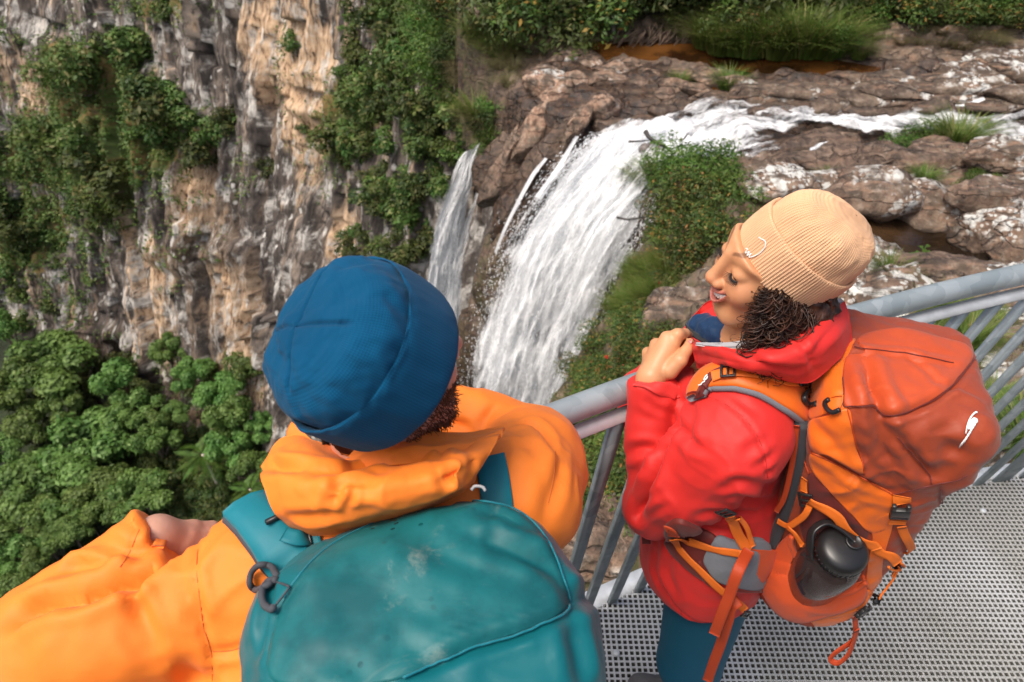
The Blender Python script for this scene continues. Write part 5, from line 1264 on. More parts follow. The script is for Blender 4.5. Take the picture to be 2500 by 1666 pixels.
R_FIN = [([at(1695, 905, 1.41), at(1682, 930, 1.40), at(1668, 950, 1.395), at(1656, 966, 1.39)], [.0125, .0110, .0096, .0080]),
         ([at(1708, 905, 1.42), at(1697, 935, 1.412), at(1680, 955, 1.41), at(1668, 965, 1.41)], [.0115, .0105, .0090, .0076]),
         ([at(1690, 885, 1.44), at(1676, 905, 1.43), at(1664, 925, 1.425), at(1655, 935, 1.42)], [.0115, .0105, .0090, .0076])]
R_THU = ([at(1718, 862, 1.42), at(1708, 845, 1.415), at(1700, 832, 1.412), at(1694, 824, 1.41)], [.016, .0125, .0105, .0085])
def body_sdf(P):
    d = np.minimum(head_sdf(P), 9)
    d = smin(d, neck_sdf(P), .02)
    d = smin(d, body_core(P), .05)
    d = smin(d, s_path(P, [SHO, ELB, WRI], [.045, .036, .026], .02), .04); d = smin(d, s_path(P, [R_SHO, R_ELB, R_WRI], [.045, .036, .026], .02), .04)
    d = smin(d, legs_sdf(P, -.006), .05)
    d = smin(d, hand_sdf(P, L_PALM, L_FIN, L_THU), .012); d = smin(d, hand_sdf(P, R_PALM, R_FIN, R_THU), .012)
    return d
# the face and hands need 2 mm, the covered core only 8 mm: sample in two blocks and join at the neck / wrists inside the jacket
def clipz(fn, z, s): return lambda P: np.maximum(fn(P), s * (P[:, 2] - z))
def skin_attrs(V):
    q = (V - HC) @ hB; ay = np.abs(q[:, 1]); near = np.linalg.norm(q, axis=1) < .15
    lipc = -.050 + .016 * np.clip(ay / .031, 0, 1.3) ** 2; xm = .094 - 13 * q[:, 1] ** 2
    zu = q[:, 2] - lipc; zl = q[:, 2] - (lipc - .0205 + 16 * q[:, 1] ** 2)
    lip = np.clip(1.15 - np.minimum(np.hypot(q[:, 0] - xm - .002, zu) / .0078, np.hypot(q[:, 0] - xm, zl) / .0095) ** 3, 0, 1) * (ay < .036) * near
    bz = .036 + .010 * np.sin(np.clip((ay - .012) / .038, 0, 1) * 2.4); brow = (1 - sstep(.0022, .0048, np.abs(q[:, 2] - bz) * np.where(ay > .035, 1.3, 1))) * sstep(.010, .017, ay) * (1 - sstep(.046, .056, ay)) * (q[:, 0] > .03) * near
    bl = .30 * np.exp(-((q[:, 0] - .07) ** 2 + (ay - .042) ** 2 + (q[:, 2] + .03) ** 2) / .0009) * near + .35 * np.exp(-((q[:, 0] - .112) ** 2 + q[:, 1] ** 2 + (q[:, 2] + .024) ** 2) / .0003) * near
    return {'lip': lip, 'brow': brow * .6, 'blush': bl}
Vb, Fb = sdf_mesh(body_sdf, (.20, .78, .02), (.62, 1.30, 1.66), .0062)
hv, hf = sdf_mesh(head_sdf, HC - A(.155, .155, .145), HC + A(.155, .155, .145), .0023)
hands = lambda P: np.minimum(smin(hand_sdf(P, L_PALM, L_FIN, L_THU), s_cap(P, WRI, ELB, .025, .034), .015), smin(hand_sdf(P, R_PALM, R_FIN, R_THU), s_cap(P, R_WRI, R_ELB, .025, .034), .015))
_all = np.concatenate([np.array(L_THU[0]), np.array(R_THU[0]), *[np.array(f[0]) for f in L_FIN + R_FIN], [WRI], [R_WRI]])
av, af = sdf_mesh(lambda P: np.maximum(hands(P), 1.255 - P[:, 2] - .0 * P[:, 0]), _all.min(0) - .04, _all.max(0) + .04, .0022)
# keep the coarse body only where the fine pieces are not (it stays hidden under cloth and knit)
c_ = Vb[Fb].mean(1); keep = (np.linalg.norm(c_ - HC, axis=1) > .118) & ~((c_ > _all.min(0) - .01).all(1) & (c_ < _all.max(0) + .02).all(1) & (c_[:, 2] > 1.262))
Vj, Fj = join([(Vb, Fb[keep]), (hv, hf), (av, af)])
at_w = skin_attrs(Vj)
obj('body', Vj, Fj, MAT['skin_w'], woman, attrs=at_w)
# --- teeth, eyes, lashes
tb = empty
Lt = []
for k in range(-5, 6):
    y = k * .0060; x = .0905 - 12 * y * y; z = -.0572 + .016 * (abs(y) / .031) ** 2
    V, Fq = box(HP(x, y, z), (.005, .0064, .0122 - .0008 * abs(k)), hB @ rotm((0, 0, 1), math.degrees(-26 * y))); Lt.append((V, Fq))
V, Fq = join(Lt); o = obj('teeth', V, Fq, MAT['teeth'], woman, smooth=False)
bv = o.modifiers.new('b', 'BEVEL'); bv.width = .0009; bv.segments = 2
def m_eye():
    g = NG('eye'); i = g.attr('iris'); c = g.mix(g.mr(i, .80, .84), (.78, .74, .70), (.07, .03, .015)); c = g.mix(g.mr(i, .955, .965), c, (.004, .003, .003))
    return g.done(g.bsdf(c, .12))
MAT['eye'] = m_eye()
for sg in (1, -1):
    ec = HP(.0675, sg * .031, .0045); look = unit(hF * 1.0 + hL * .05 - hU * .12); V = ICO3_V * .0128; obj('eye', V + ec, ICO3_F, MAT['eye'], woman, attrs={'iris': ICO3_V @ look})
    t = np.linspace(-1, 1, 15); P = np.array([HP(.0690 + .0146 * math.cos(a * .95), sg * (.031 + .0150 * math.sin(a * .95)), .0042 - .0052 * math.cos(a * 1.1) + .0015 * (sg * 0)) for a in t])
    parts = [tube(P, np.interp(t, [-1, 0, 1], [.0008, .0022, .0016]), 6)]
    for i in range(1, 15):
        a = t[i]; b = P[i]; d = unit(hF * math.cos(a * .9) + sg * hL * (math.sin(a * .9) + .15) - hU * .25); parts.append(tube(cr_spline([b, b + d * .005 - hU * .0012, b + d * .012 + hU * .002], 5), np.linspace(.0008, .0003, 5), 4))
    V, Fq = join(parts); obj('eyelashes', V, Fq, MAT['lash'], woman)
# --- knitted beanies (also used for the man)
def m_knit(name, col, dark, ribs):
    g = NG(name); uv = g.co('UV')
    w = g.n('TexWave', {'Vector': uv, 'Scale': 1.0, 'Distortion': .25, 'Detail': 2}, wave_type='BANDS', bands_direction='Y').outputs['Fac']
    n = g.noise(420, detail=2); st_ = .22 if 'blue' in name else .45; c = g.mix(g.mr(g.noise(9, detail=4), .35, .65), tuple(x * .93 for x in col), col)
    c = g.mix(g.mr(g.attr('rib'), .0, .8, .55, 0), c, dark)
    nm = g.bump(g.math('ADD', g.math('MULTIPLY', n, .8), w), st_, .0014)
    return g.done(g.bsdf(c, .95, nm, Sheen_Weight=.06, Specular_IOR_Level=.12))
def knit_cap(C, B, prof, ax, ay, ribs, depth, nt=560, nr=90, apex=(0, 0), seam=0, lump=.0, seed=0, rib_fade=.0):
    """lathe: prof = [(radius factor, height)] from rim to apex, in frame B at C; ribs run up the cap"""
    p = cr_spline(np.array(prof), nr); th = np.linspace(0, 2 * np.pi, nt, endpoint=False)
    rib = .5 + .5 * np.cos(th * ribs); t = np.linspace(0, 1, nr)
    V = np.zeros((nr, nt, 3)); rr = p[:, 0][:, None]; 
    amp = depth * np.clip(rr / .6, 0, 1) * (1 - rib_fade * t[:, None])
    sm = np.zeros((nr, nt))
    if seam:
        for k in range(seam):
            dth = np.abs((th - (k + .35) * 2 * np.pi / seam + np.pi) % (2 * np.pi) - np.pi)[None] * rr * ax; sm = np.maximum(sm, np.exp(-(dth / .0035) ** 2) * sstep(.52, .60, t)[:, None])
    rad = rr + (amp * (rib[None] - .5) - .0060 * sm) / ax
    L = lump * fbm(np.stack([np.cos(th)[None] * rr * 2, np.sin(th)[None] * rr * 2, t[:, None] * 2 + 0 * rr * th[None]], -1) + seed, 3)
    V[..., 0] = (rad * ax + L) * np.cos(th)[None] + apex[0] * (t ** 2)[:, None]; V[..., 1] = (rad * ay + L) * np.sin(th)[None] + apex[1] * (t ** 2)[:, None]; V[..., 2] = p[:, 1][:, None] + L * .6 - .003 * sm
    W = C + V.reshape(-1, 3) @ B.T
    uvc = np.stack([np.broadcast_to(th[None] * ribs / 6.283, (nr, nt)), np.broadcast_to(p[:, 1][:, None] * 120, (nr, nt))], -1)
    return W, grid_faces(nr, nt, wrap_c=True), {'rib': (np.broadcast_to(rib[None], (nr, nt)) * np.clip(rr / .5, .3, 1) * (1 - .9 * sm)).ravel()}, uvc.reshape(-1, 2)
MAT['knit_tan'] = m_knit('tan_ribbed_knit', (.76, .46, .27), (.56, .30, .155), 1)
MAT['white_thread'] = m_plain('white_embroidery', (.85, .84, .82), .7, (300, .5, .002))
bn = link(bpy.data.objects.new('beanie', None), woman); bn.location = np.array(CC) - np.array(woman.location); bn.empty_display_size = .05
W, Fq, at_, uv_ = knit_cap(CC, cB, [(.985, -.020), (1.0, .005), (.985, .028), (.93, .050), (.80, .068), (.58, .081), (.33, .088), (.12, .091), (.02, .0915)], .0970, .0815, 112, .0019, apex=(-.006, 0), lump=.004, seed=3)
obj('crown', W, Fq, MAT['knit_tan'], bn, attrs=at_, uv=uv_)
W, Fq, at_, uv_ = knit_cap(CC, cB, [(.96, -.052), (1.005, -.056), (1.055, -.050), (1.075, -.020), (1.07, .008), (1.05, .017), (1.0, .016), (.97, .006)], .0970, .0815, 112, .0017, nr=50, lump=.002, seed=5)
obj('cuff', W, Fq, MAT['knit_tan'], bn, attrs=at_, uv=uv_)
def on_cuff(a, z): return CC + cB @ A(.0970 * 1.085 * math.cos(a), .0815 * 1.085 * math.sin(a), z)
mk = [(.10, -.012), (.16, -.010), (.24, -.006), (.32, -.010), (.36, -.022), (.34, -.034), (.30, -.042), (.27, -.036), (.25, -.044), (.22, -.037), (.19, -.045), (.16, -.038), (.12, -.040)]
obj('embroidered_mark', *tube(cr_spline([on_cuff(a, z) for a, z in mk], 60), .0010, 5), MAT['white_thread'], bn)
# --- curly hair below the beanie
rh = np.random.RandomState(12); parts = []
for k in range(520):
    a = rh.uniform(.88, 2.35)
    root = CC + cB @ A(.090 * math.cos(a), .078 * math.sin(a), -.046 + rh.uniform(-.004, .012))
    ln = rh.uniform(.070, .145) * (1.0 if a < 1.7 else .8); ln = min(ln, root[2] - 1.412 + .03 * rh.rand()); n = 34; t = np.linspace(0, 1, n)
    out = unit(hL * rh.uniform(.5, 1.0) + hF * rh.uniform(-.3, .95)); w_out = rh.uniform(.008, .062)
    base = root + np.outer(t, A(0, 0, -1) * ln) + np.outer(np.sin(np.clip(t * 1.25, 0, 1) * 1.57), out * w_out)
    r = rh.uniform(.006, .013) * sstep(0, .15, t); ph = rh.uniform(0, 6.3); w = 6.28 * rh.uniform(3.0, 6.0) * rh.choice([-1, 1]) * ln / .14; e1 = unit(np.cross(A(0, 0, 1), out)); e2 = out
    P = base + (np.cos(t * w + ph) * r)[:, None] * e1 + (np.sin(t * w + ph) * r)[:, None] * e2
    parts.append(tube(P, np.interp(t, [0, .7, 1], [.0015, .0014, .0005]), 3, cap=False))
for k in range(40):       # loose curls by the temple
    a = rh.uniform(.66, .95); root = CC + cB @ A(.088 * math.cos(a), .076 * math.sin(a), -.05); t = np.linspace(0, 1, 26); ln = rh.uniform(.030, .065); r = rh.uniform(.004, .009) * sstep(0, .3, t); ph = rh.uniform(0, 6); w = rh.uniform(1.6, 3.2) * 6.28
    base = root + np.outer(t, -hU * ln + hF * .012 * rh.rand() + hL * .012); P = base + (np.cos(t * w + ph) * r)[:, None] * hF + (np.sin(t * w + ph) * r)[:, None] * hL; parts.append(tube(P, np.interp(t, [0, 1], [.0009, .0003]), 3, cap=False))
for k in range(150):      # fine flyaway curls round the mass
    a = rh.uniform(.75, 1.7); root = CC + cB @ A(.092 * math.cos(a), .078 * math.sin(a), -.044); t = np.linspace(0, 1, 36); ln = min(rh.uniform(.05, .12), root[2] - 1.440); out = unit(hL * rh.uniform(.5, 1.) + hF * rh.uniform(-.4, 1.0)); r = rh.uniform(.007, .018) * sstep(0, .2, t); ph = rh.uniform(0, 6.3); w = 6.28 * rh.uniform(2., 5.)
    base = root + np.outer(t, A(0, 0, -1) * ln) + np.outer(np.sin(np.clip(t * 1.2, 0, 1) * 1.57), out * rh.uniform(.02, .055)); e1 = unit(np.cross(A(0, 0, 1), out)); P = base + (np.cos(t * w + ph) * r)[:, None] * e1 + (np.sin(t * w + ph) * r)[:, None] * out
    parts.append(tube(P, np.interp(t, [0, .7, 1], [.0006, .0006, .0002]), 3, cap=False))
V, Fq = join(parts); obj('hair', V, Fq, MAT['hair'], woman)
hb = lambda P: smin(s_ell(P, HP(-.052, .030, -.060), (.050, .046, .066), hB), s_ell(P, HP(-.046, .062, -.090), (.046, .034, .062), hB), .03)
V, Fq = sdf_mesh(lambda P: hb(P) + .010 * noise(P * 60) + .006 * noise(P * 140), HC - A(.16, .18, .2), HC + A(.16, .16, .1), .0045); obj('hair', V, Fq, MAT['hair'], woman)
# --- leggings, shoes
V, Fq = sdf_mesh(lambda P: np.maximum(legs_sdf(P, .003), .10 - P[:, 2]), (.24, .70, .07), (.66, 1.24, 1.1), .008); obj('leggings', V, Fq, MAT['leggings'], woman)
MAT['shoe'] = m_plain('grey_hiking_shoe', (.09, .085, .085), .75, (60, .4, .004), .2, 20)
for an in (ANL, ANR):
    fn = lambda P: np.maximum(smin(smin(s_cap(P, an + A(.03, -.01, -.04), an + wF * .13 + A(0, 0, -.05), .042, .036), s_ell(P, an + A(.0, 0, -.01), (.055, .042, .06), wB), .03), s_cap(P, an + A(.02, 0, -.05), an + wF * .15 + A(0, 0, -.052), .045, .034), .02), .002 - P[:, 2])
    V, Fq = sdf_mesh(fn, an - A(.22, .16, .12), an + A(.16, .16, .10), .006); obj('shoe', V, Fq, MAT['shoe'], woman)
# --- jacket
def jacket_sdf(P):
    d = s_ell(P, CH_W + A(.012, 0, .0), (.118, .165, .19), wB)
    d = smin(d, s_cap(P, SHO + A(.02, .03, .02), R_SHO + A(.0, -.03, .02), .085), .06)
    d = smin(d, s_ell(P, A(.448, .950, 1.0), (.116, .158, .17), wB), .05)
    hem = s_ell(P, A(.450, .935, .84), (.146, .184, .30), wB)
    d = smin(d, hem, .07)
    arm = s_path(P, [SHO, lerp(SHO, ELB, .55) + A(0, -.006, 0), ELB + A(.004, -.004, 0)], [.088, .080, .066], .03)
    fore = s_path(P, [ELB, lerp(ELB, WRI, .5), WRI], [.054, .048, .044], .02)
    arm = smin(arm, fore, .006)
    arr = s_path(P, [R_SHO, R_ELB, R_WRI], [.085, .062, .042], .03)
    tm = sstep(1.20, 1.30, P[:, 2]); d = smin(d, arm, .006 + .03 * tm); d = smin(d, arr, .02)
    zc = .80 - .10 * ((P - A(.44, .94, 0)) @ wF)                      # hem plane
    d = smax(d, zc - P[:, 2], .012)
    d = np.maximum(d, -s_ell(P, A(.452, .935, .80), (.132, .170, .10), wB))
    cut = (P - WRI) @ unit(WRI - ELB) ; m = np.linalg.norm(P - WRI, axis=1) < .11
    d = np.where(m, smax(d, cut - .004, .004), d)
    cut2 = (P - R_WRI) @ unit(R_WRI - R_ELB); m2 = (np.linalg.norm(P - R_WRI, axis=1) < .08) & ~m
    d = np.where(m2, np.maximum(d, cut2 - .004), d)
    d = np.maximum(d, -s_cap(P, A(.425, 1.0, 1.33), HP(-.02, 0, -.03), .078, .085))      # neck opening
    d = d + .0030 * fbm(P * A(10, 10, 15), 2) + .0010 * noise(P * 45)
    return d
Vk, Fk = sdf_mesh(jacket_sdf, (.13, .62, .68), (.68, 1.36, 1.46), .0054, .02)
Vk = smooth_np(Vk, Fk, 1); Vk = wrinkle(Vk, Fk, (7, 7, 11), .0035, 3)
SJ = Surf((Vk, Fk))
Vk = creases(Vk, Fk, SJ, [
    ([(1535, 1110), (1570, 1100), (1612, 1108)], .010, .012), ([(1530, 1140), (1560, 1115), (1608, 1112)], -.006, .010),
    ([(1668, 985), (1655, 1040), (1628, 1090), (1596, 1150), (1568, 1215), (1552, 1262)], .022, .013), ([(1668, 985), (1655, 1040), (1628, 1090), (1596, 1150), (1568, 1215), (1552, 1262)], .012, .006), ([(1545, 1225), (1572, 1180), (1580, 1130)], .004, .010), ([(1553, 1250), (1580, 1225), (1605, 1205)], .008, .009), ([(1560, 1270), (1592, 1250), (1625, 1235)], .006, .008),
    ([(1650, 1020), (1672, 1050), (1690, 1078)], .008, .011), ([(1688, 985), (1690, 1030), (1684, 1060)], .006, .010), ([(1660, 1060), (1690, 1085), (1720, 1095)], .006, .010),
    ([(1880, 1190), (1845, 1185), (1800, 1180), (1775, 1190)], .009, .011), ([(1890, 1230), (1840, 1220), (1790, 1215)], .006, .010), ([(1870, 1080), (1840, 1090), (1815, 1110)], .004, .009),
    ([(1720, 965), (1760, 980), (1810, 1015), (1845, 1060), (1865, 1110), (1872, 1170)], .0030, .004),
    ([(1850, 1010), (1820, 990), (1800, 975)], .003, .008), ([(1890, 1105), (1872, 1125), (1850, 1140)], .005, .008), ([(1885, 1150), (1860, 1160)], .005, .008),
    ([(1700, 1262), (1740, 1252), (1800, 1255), (1870, 1250)], .007, .010), ([(1690, 1275), (1730, 1292), (1780, 1300)], .005, .009),
    ([(1605, 1330), (1600, 1400), (1625, 1450)], .006, .012), ([(1640, 1350), (1630, 1400), (1650, 1450)], .006, .012),
    ([(1590, 1450), (1640, 1500), (1720, 1540), (1800, 1545), (1868, 1530)], .003, .005),
    ([(1582, 985), (1605, 1000), (1640, 1005)], .004, .008), ([(1545, 1010), (1590, 1020), (1640, 1012)], .003, .012)])
obj('jacket', Vk, Fk, MAT['red'], woman)
SJ = Surf((Vk, Fk))
MAT['red_seam'] = m_plain('dark_red_stitching', (.33, .012, .010), .7, None, .1)
for L in ([(1722, 968), (1762, 982), (1812, 1017), (1847, 1062), (1867, 1112), (1874, 1168)], [(1848, 1012), (1822, 992), (1802, 977)], [(1592, 1452), (1642, 1502), (1722, 1542), (1802, 1547), (1862, 1534)]):
    P, N = SJ.line(L, 30, -.0002); obj('seam', *tube(P, .0008, 5), MAT['red_seam'], woman)
# cuff tab
def sheet(rows, r, c, thick, m, parent, name, sub=None, noise_amp=0., seed=0, world=False, crs=None):
    G = np.array([[np.asarray(q, float) if world else at(*q) for q in row] for row in rows]); V = grid_interp(G, r, c)
    N = unit(np.cross(np.gradient(V, axis=1), np.gradient(V, axis=0)))
    if np.mean(np.sum(N * (CAM - V), -1)) < 0: N = -N
    if noise_amp: V = wrinkle(V.reshape(-1, 3), grid_faces(r, c), (8, 8, 10), .005 * (1 if np.mean(np.sum(N.reshape(-1, 3) * vnormals(V.reshape(-1, 3), grid_faces(r, c)), 1)) > 0 else -1), seed + 7).reshape(r, c, 3)
    if noise_amp: V = V + N * (noise_amp * fbm(V * 22 + seed, 3))[..., None]
    F1 = grid_faces(r, c); n = r * c
    if crs: V = creases(V.reshape(-1, 3), F1, Surf((V.reshape(-1, 3), F1)), crs if N[0, 0] @ vnormals(V.reshape(-1, 3), F1)[0] > 0 else [(p_, -d_, w_) for p_, d_, w_ in crs]).reshape(r, c, 3)
    V2 = (V - N * thick).reshape(-1, 3); V = V.reshape(-1, 3)
    b = np.concatenate([np.arange(c), np.arange(1, r) * c + c - 1, np.arange(c - 2, -1, -1) + (r - 1) * c, np.arange(r - 2, 0, -1) * c]); b2 = np.roll(b, -1)
    side = np.stack([b, b2, b2 + n, b + n], -1)
    return obj(name, np.concatenate([V, V2]), [np.concatenate([F1, F1[:, ::-1] + n, side])], m, parent)
# hood / collar shell and lining, standing up behind the neck
sheet([[(1690, 836, 1.32), (1712, 842, 1.27), (1760, 850, 1.20), (1850, 846, 1.145), (1940, 815, 1.13), (2010, 772, 1.15), (2062, 736, 1.20)],
       [(1694, 856, 1.32), (1716, 866, 1.26), (1768, 880, 1.175), (1860, 880, 1.11), (1955, 858, 1.10), (2025, 808, 1.12), (2072, 765, 1.19)],
       [(1698, 880, 1.32), (1728, 886, 1.26), (1790, 896, 1.18), (1880, 905, 1.125), (1965, 898, 1.12), (2040, 840, 1.13), (2078, 800, 1.19)],
       [(1702, 900, 1.33), (1744, 900, 1.28), (1810, 905, 1.22), (1890, 925, 1.17), (1975, 935, 1.15), (2045, 880, 1.16), (2080, 830, 1.20)]], 30, 70, .006, MAT['red'], woman, 'hood', noise_amp=.002, crs=[([(1990, 905), (1970, 860), (1940, 820)], .004, .005), ([(1700, 868), (1780, 880), (1860, 892), (1950, 905)], .006, .008), ([(1720, 850), (1790, 872), (1850, 905)], -.004, .010), ([(1780, 850), (1830, 870), (1860, 890)], .005, .008), ([(2060, 770), (2010, 830), (1985, 880)], .005, .009)])
sheet([[(1700, 836, 1.285), (1775, 836, 1.225), (1856, 822, 1.18), (1930, 790, 1.17), (1994, 752, 1.19), (2052, 728, 1.225)],
       [(1698, 840, 1.262), (1762, 847, 1.21), (1852, 842, 1.155), (1938, 811, 1.14), (2006, 769, 1.16), (2060, 735, 1.205)]], 8, 50, .003, MAT['lining'], woman, 'hood_lining')
sheet([[(1690, 775, 1.44), (1725, 738, 1.42), (1760, 730, 1.40), (1790, 750, 1.38)], [(1682, 800, 1.45), (1720, 770, 1.43), (1760, 765, 1.41), (1790, 785, 1.39)], [(1690, 830, 1.44), (1730, 810, 1.43), (1775, 800, 1.41), (1800, 810, 1.39)]], 12, 24, .006, MAT['red'], woman, 'collar', noise_amp=.003)
sheet([[(1672, 790, 1.37), (1700, 812, 1.36), (1735, 825, 1.35)], [(1676, 803, 1.365), (1702, 828, 1.35), (1738, 840, 1.33)]], 6, 16, .003, MAT['black_cloth'], woman, 'collar_facing')
sheet([[(1684, 824, 1.36), (1694, 828, 1.33), (1706, 838, 1.29)], [(1690, 838, 1.36), (1698, 842, 1.33), (1710, 852, 1.285)], [(1694, 850, 1.36), (1702, 854, 1.33), (1714, 866, 1.285)]], 8, 14, .004, MAT['red'], woman, 'collar_tab', noise_amp=.003)
fn = lambda P: smin(smin(s_cap(P, at(1712, 800, 1.40), at(1745, 812, 1.36), .029, .029), s_cap(P, at(1745, 812, 1.36), at(1790, 835, 1.31), .030, .028), .01), s_cap(P, at(1706, 790, 1.41), at(1735, 788, 1.40), .018, .02), .006) + .003 * noise(P * 70)
V, Fq = sdf_mesh(fn, at(1740, 810, 1.36) - .12, at(1740, 810, 1.36) + .12, .004); obj('inner_collar', V, Fq, MAT['navy'], woman)
# cuff strap
P, N = SJ.line([(1552, 938), (1580, 942), (1615, 950), (1648, 958), (1655, 972)], 20, .001); obj('cuff_tab', *ribbon(P, N, np.interp(np.linspace(0, 1, 20), [0, .25, .9, 1], [.020, .022, .034, .030]), .0022, .001), MAT['red2'], woman)
for q, d in ((at(1684, 836, 1.318), 0), (at(1657, 962, 1.382), 1)):
    V, Fq = rock_shape((.0055, .0042, .0022), 1, None, 0, 0.0, False, 2.0); V = V @ np.stack([unit(CR[:, 0] * (.55 if d == 0 else -.5) + CR[:, 1] * (.85 if d == 0 else -.8)), unit(np.cross(-unit(ray(1680, 880)), CR[:, 0] * .5 + CR[:, 1] * .85)), -unit(ray(1680, 880))], 1).T
    obj('fingernail', V + q, Fq, MAT['nail'], woman)
# ------------------------------------------------------------------ orange rucksack of the woman
MAT['rust'] = m_fabric('rust_ripstop', (.29, .044, .014), .52, 1200, (18, .45, .012), tint=((.52, .10, .03), 5, .5, .75, .5), sheen=.1)
MAT['rust_top'] = m_fabric('rust_lid_ripstop', (.46, .064, .015), .48, 1200, (14, .45, .012), tint=((.62, .45, .36), 30, .70, .80, .5), sheen=.1)
MAT['orange'] = m_fabric('orange_pack_cloth', (.72, .135, .010), .45, 1200, (12, .35, .012), sheen=.1)
MAT['orange_dark'] = m_fabric('orange_stretch_pocket', (.54, .068, .013), .65, 900, (10, .15, .01))
MAT['maroon'] = m_fabric('maroon_stretch', (.125, .016, .012), .6, 900, (14, .2, .01))
MAT['web'] = m_fabric('orange_webbing', (.72, .155, .016), .6, 420, (40, .1, .003), sheen=.0)
MAT['web_dark'] = m_fabric('rust_webbing', (.42, .050, .012), .6, 420, (40, .1, .003), sheen=.0)
MAT['mesh_grey'] = m_fabric('grey_air_mesh', (.16, .17, .19), .8, 300, (120, .6, .002))
MAT['mesh_dark'] = m_fabric('dark_air_mesh', (.035, .036, .042), .8, 300, (120, .6, .002))
MAT['plastic'] = m_plain('black_buckle_plastic', (.014, .014, .015), .35, None, .1)
MAT['cord'] = m_plain('grey_cord', (.35, .35, .35), .7)
pO = A(.425, .965, 0); pBk = -wF; pM = np.stack([pBk, wL, wU], 1)
def PK(b, l, z): return pO + pM @ A(b, l, z)
pack = empty('backpack', PK(.25, 0, .79), 'orange and rust backpack worn on the red jacket, bottle in side pocket', 'backpack')
def pack_sdf(P):
    q = (P - pO) @ pM; b, l, z = q[:, 0], q[:, 1], q[:, 2]
    front = np.interp(z, [.78, .84, .95, 1.1, 1.3, 1.40, 1.46], [.27, .325, .365, .375, .385, .370, .33])
    bc = .5 * (.125 + front); bh = .5 * (front - .125)
    lw = np.interp(z, [.78, .9, 1.1, 1.3, 1.45], [.115, .135, .140, .142, .128])
    u = np.stack([(b - bc) / bh * .125, l / lw * .14, z], -1)
    d = s_box(u, (0, 0, 1.115), (.125, .14, .325), None, .075)
    d = smin(d, s_box(q, (.258, .0, 1.355), (.132, .146, .082), None, .045), .02)                            # stuffed lid
    d = smin(d, s_ell(q, (.24, .115, .90), (.10, .055, .10)), .03)                             # side pocket bulge
    return d * .9 + .0045 * fbm(P * 13 + 4, 3) + .0016 * noise(P * 55)
Vp, Fp = sdf_mesh(pack_sdf, (.46, .62, .74), (.93, 1.14, 1.48), .0048, .02)
Vp = smooth_np(Vp, Fp, 1); Vp = wrinkle(Vp, Fp, (9, 9, 9), .005, 5); SP = Surf((Vp, Fp))
z3 = lambda L: [(1900 + x / 2.903, 760 + y / 2.903) for x, y in L]
z4 = lambda L: [(1500 + x / 3.039, 1150 + y / 3.039) for x, y in L]
z2 = lambda L: [(1500 + x / 3.336, 780 + y / 3.336) for x, y in L]
Vp = creases(Vp, Fp, SP, [
    (z3([(600, 330), (640, 480), (700, 620), (760, 725)]), .014, .012), (z3([(680, 690), (740, 800), (800, 905)]), .012, .011), (z3([(690, 760), (720, 900), (800, 1100), (840, 1260)]), .009, .012),
    (z3([(830, 850), (900, 960), (1000, 1080), (1075, 1200)]), .007, .009), (z3([(560, 960), (640, 1060), (760, 1200)]), .006, .010), (z3([(680, 672), (770, 742), (950, 700), (1180, 575), (1300, 450), (1385, 330)]), .007, .006),
    (z3([(530, 262), (740, 285), (920, 300), (1100, 340), (1240, 375)]), -.005, .008), (z3([(1180, 575), (1300, 600), (1435, 650)]), -.006, .010), (z3([(930, 330), (1060, 440), (1170, 560)]), .004, .008),
    (z3([(590, 360), (570, 500), (590, 660)]), -.006, .010), (z3([(1150, 870), (1200, 960), (1330, 1000)]), .005, .014), (z3([(1290, 720), (1180, 830), (1090, 900)]), .004, .012), (z3([(1240, 900), (1200, 1060), (1090, 1180)]), .005, .016),
    (z3([(1140, 1240), (1155, 1400), (1150, 1560)]), .004, .005), (z3([(240, 1000), (400, 1080), (560, 1180), (800, 1285)]), .007, .009), (z3([(260, 800), (360, 900), (480, 1040)]), .004, .012)])
obj('main_body', Vp, Fp, MAT['rust'], pack); SP = Surf((Vp, Fp))
def pnl(poly, off, m, name, **k): return panel(SP, poly, off, MAT[m], pack, name, **k)
pnl(z3([(610, 290), (480, 330), (465, 480), (470, 675), (590, 672), (680, 672), (770, 738), (950, 698), (1170, 575), (1290, 455), (1375, 330), (1330, 240), (1150, 190), (900, 125), (700, 140), (560, 200)]), .0035, 'rust_top', 'lid', rings=26, n=170)
pnl(z3([(545, 195), (400, 260), (290, 380), (235, 560), (225, 760), (360, 720), (495, 685), (460, 560), (462, 400), (520, 260)]), .0025, 'orange', 'side_panel', rings=14, ctr=z3([(380, 520)])[0])
pnl(z3([(222, 790), (360, 735), (498, 692), (530, 850), (560, 1000), (612, 1148), (480, 1090), (350, 1020), (240, 980)]), .0028, 'orange', 'side_panel', rings=14)
pnl(z3([(240, 1000), (420, 1090), (610, 1190), (815, 1300), (800, 1420), (770, 1540), (640, 1560), (520, 1440), (380, 1290), (240, 1120)]), .0030, 'orange', 'side_panel', rings=14)
pnl(z3([(235, 1140), (380, 1300), (520, 1450), (640, 1560), (560, 1700), (400, 1800), (220, 1700), (150, 1500), (170, 1300)]), .0010, 'maroon', 'stretch_panel', rings=14)
pnl(z4([(1900, 380), (2060, 300), (2060, 420), (1995, 640), (1960, 880), (1870, 860), (1880, 680), (1915, 500)]), .003, 'orange', 'compression_panel', ctr=z4([(1960, 560)])[0])
pnl(z4([(1440, 1080), (1600, 1010), (1800, 900), (1980, 880), (1950, 1010), (1900, 1100), (1780, 1190), (1600, 1210), (1480, 1150)]), .003, 'orange', 'base_panel')
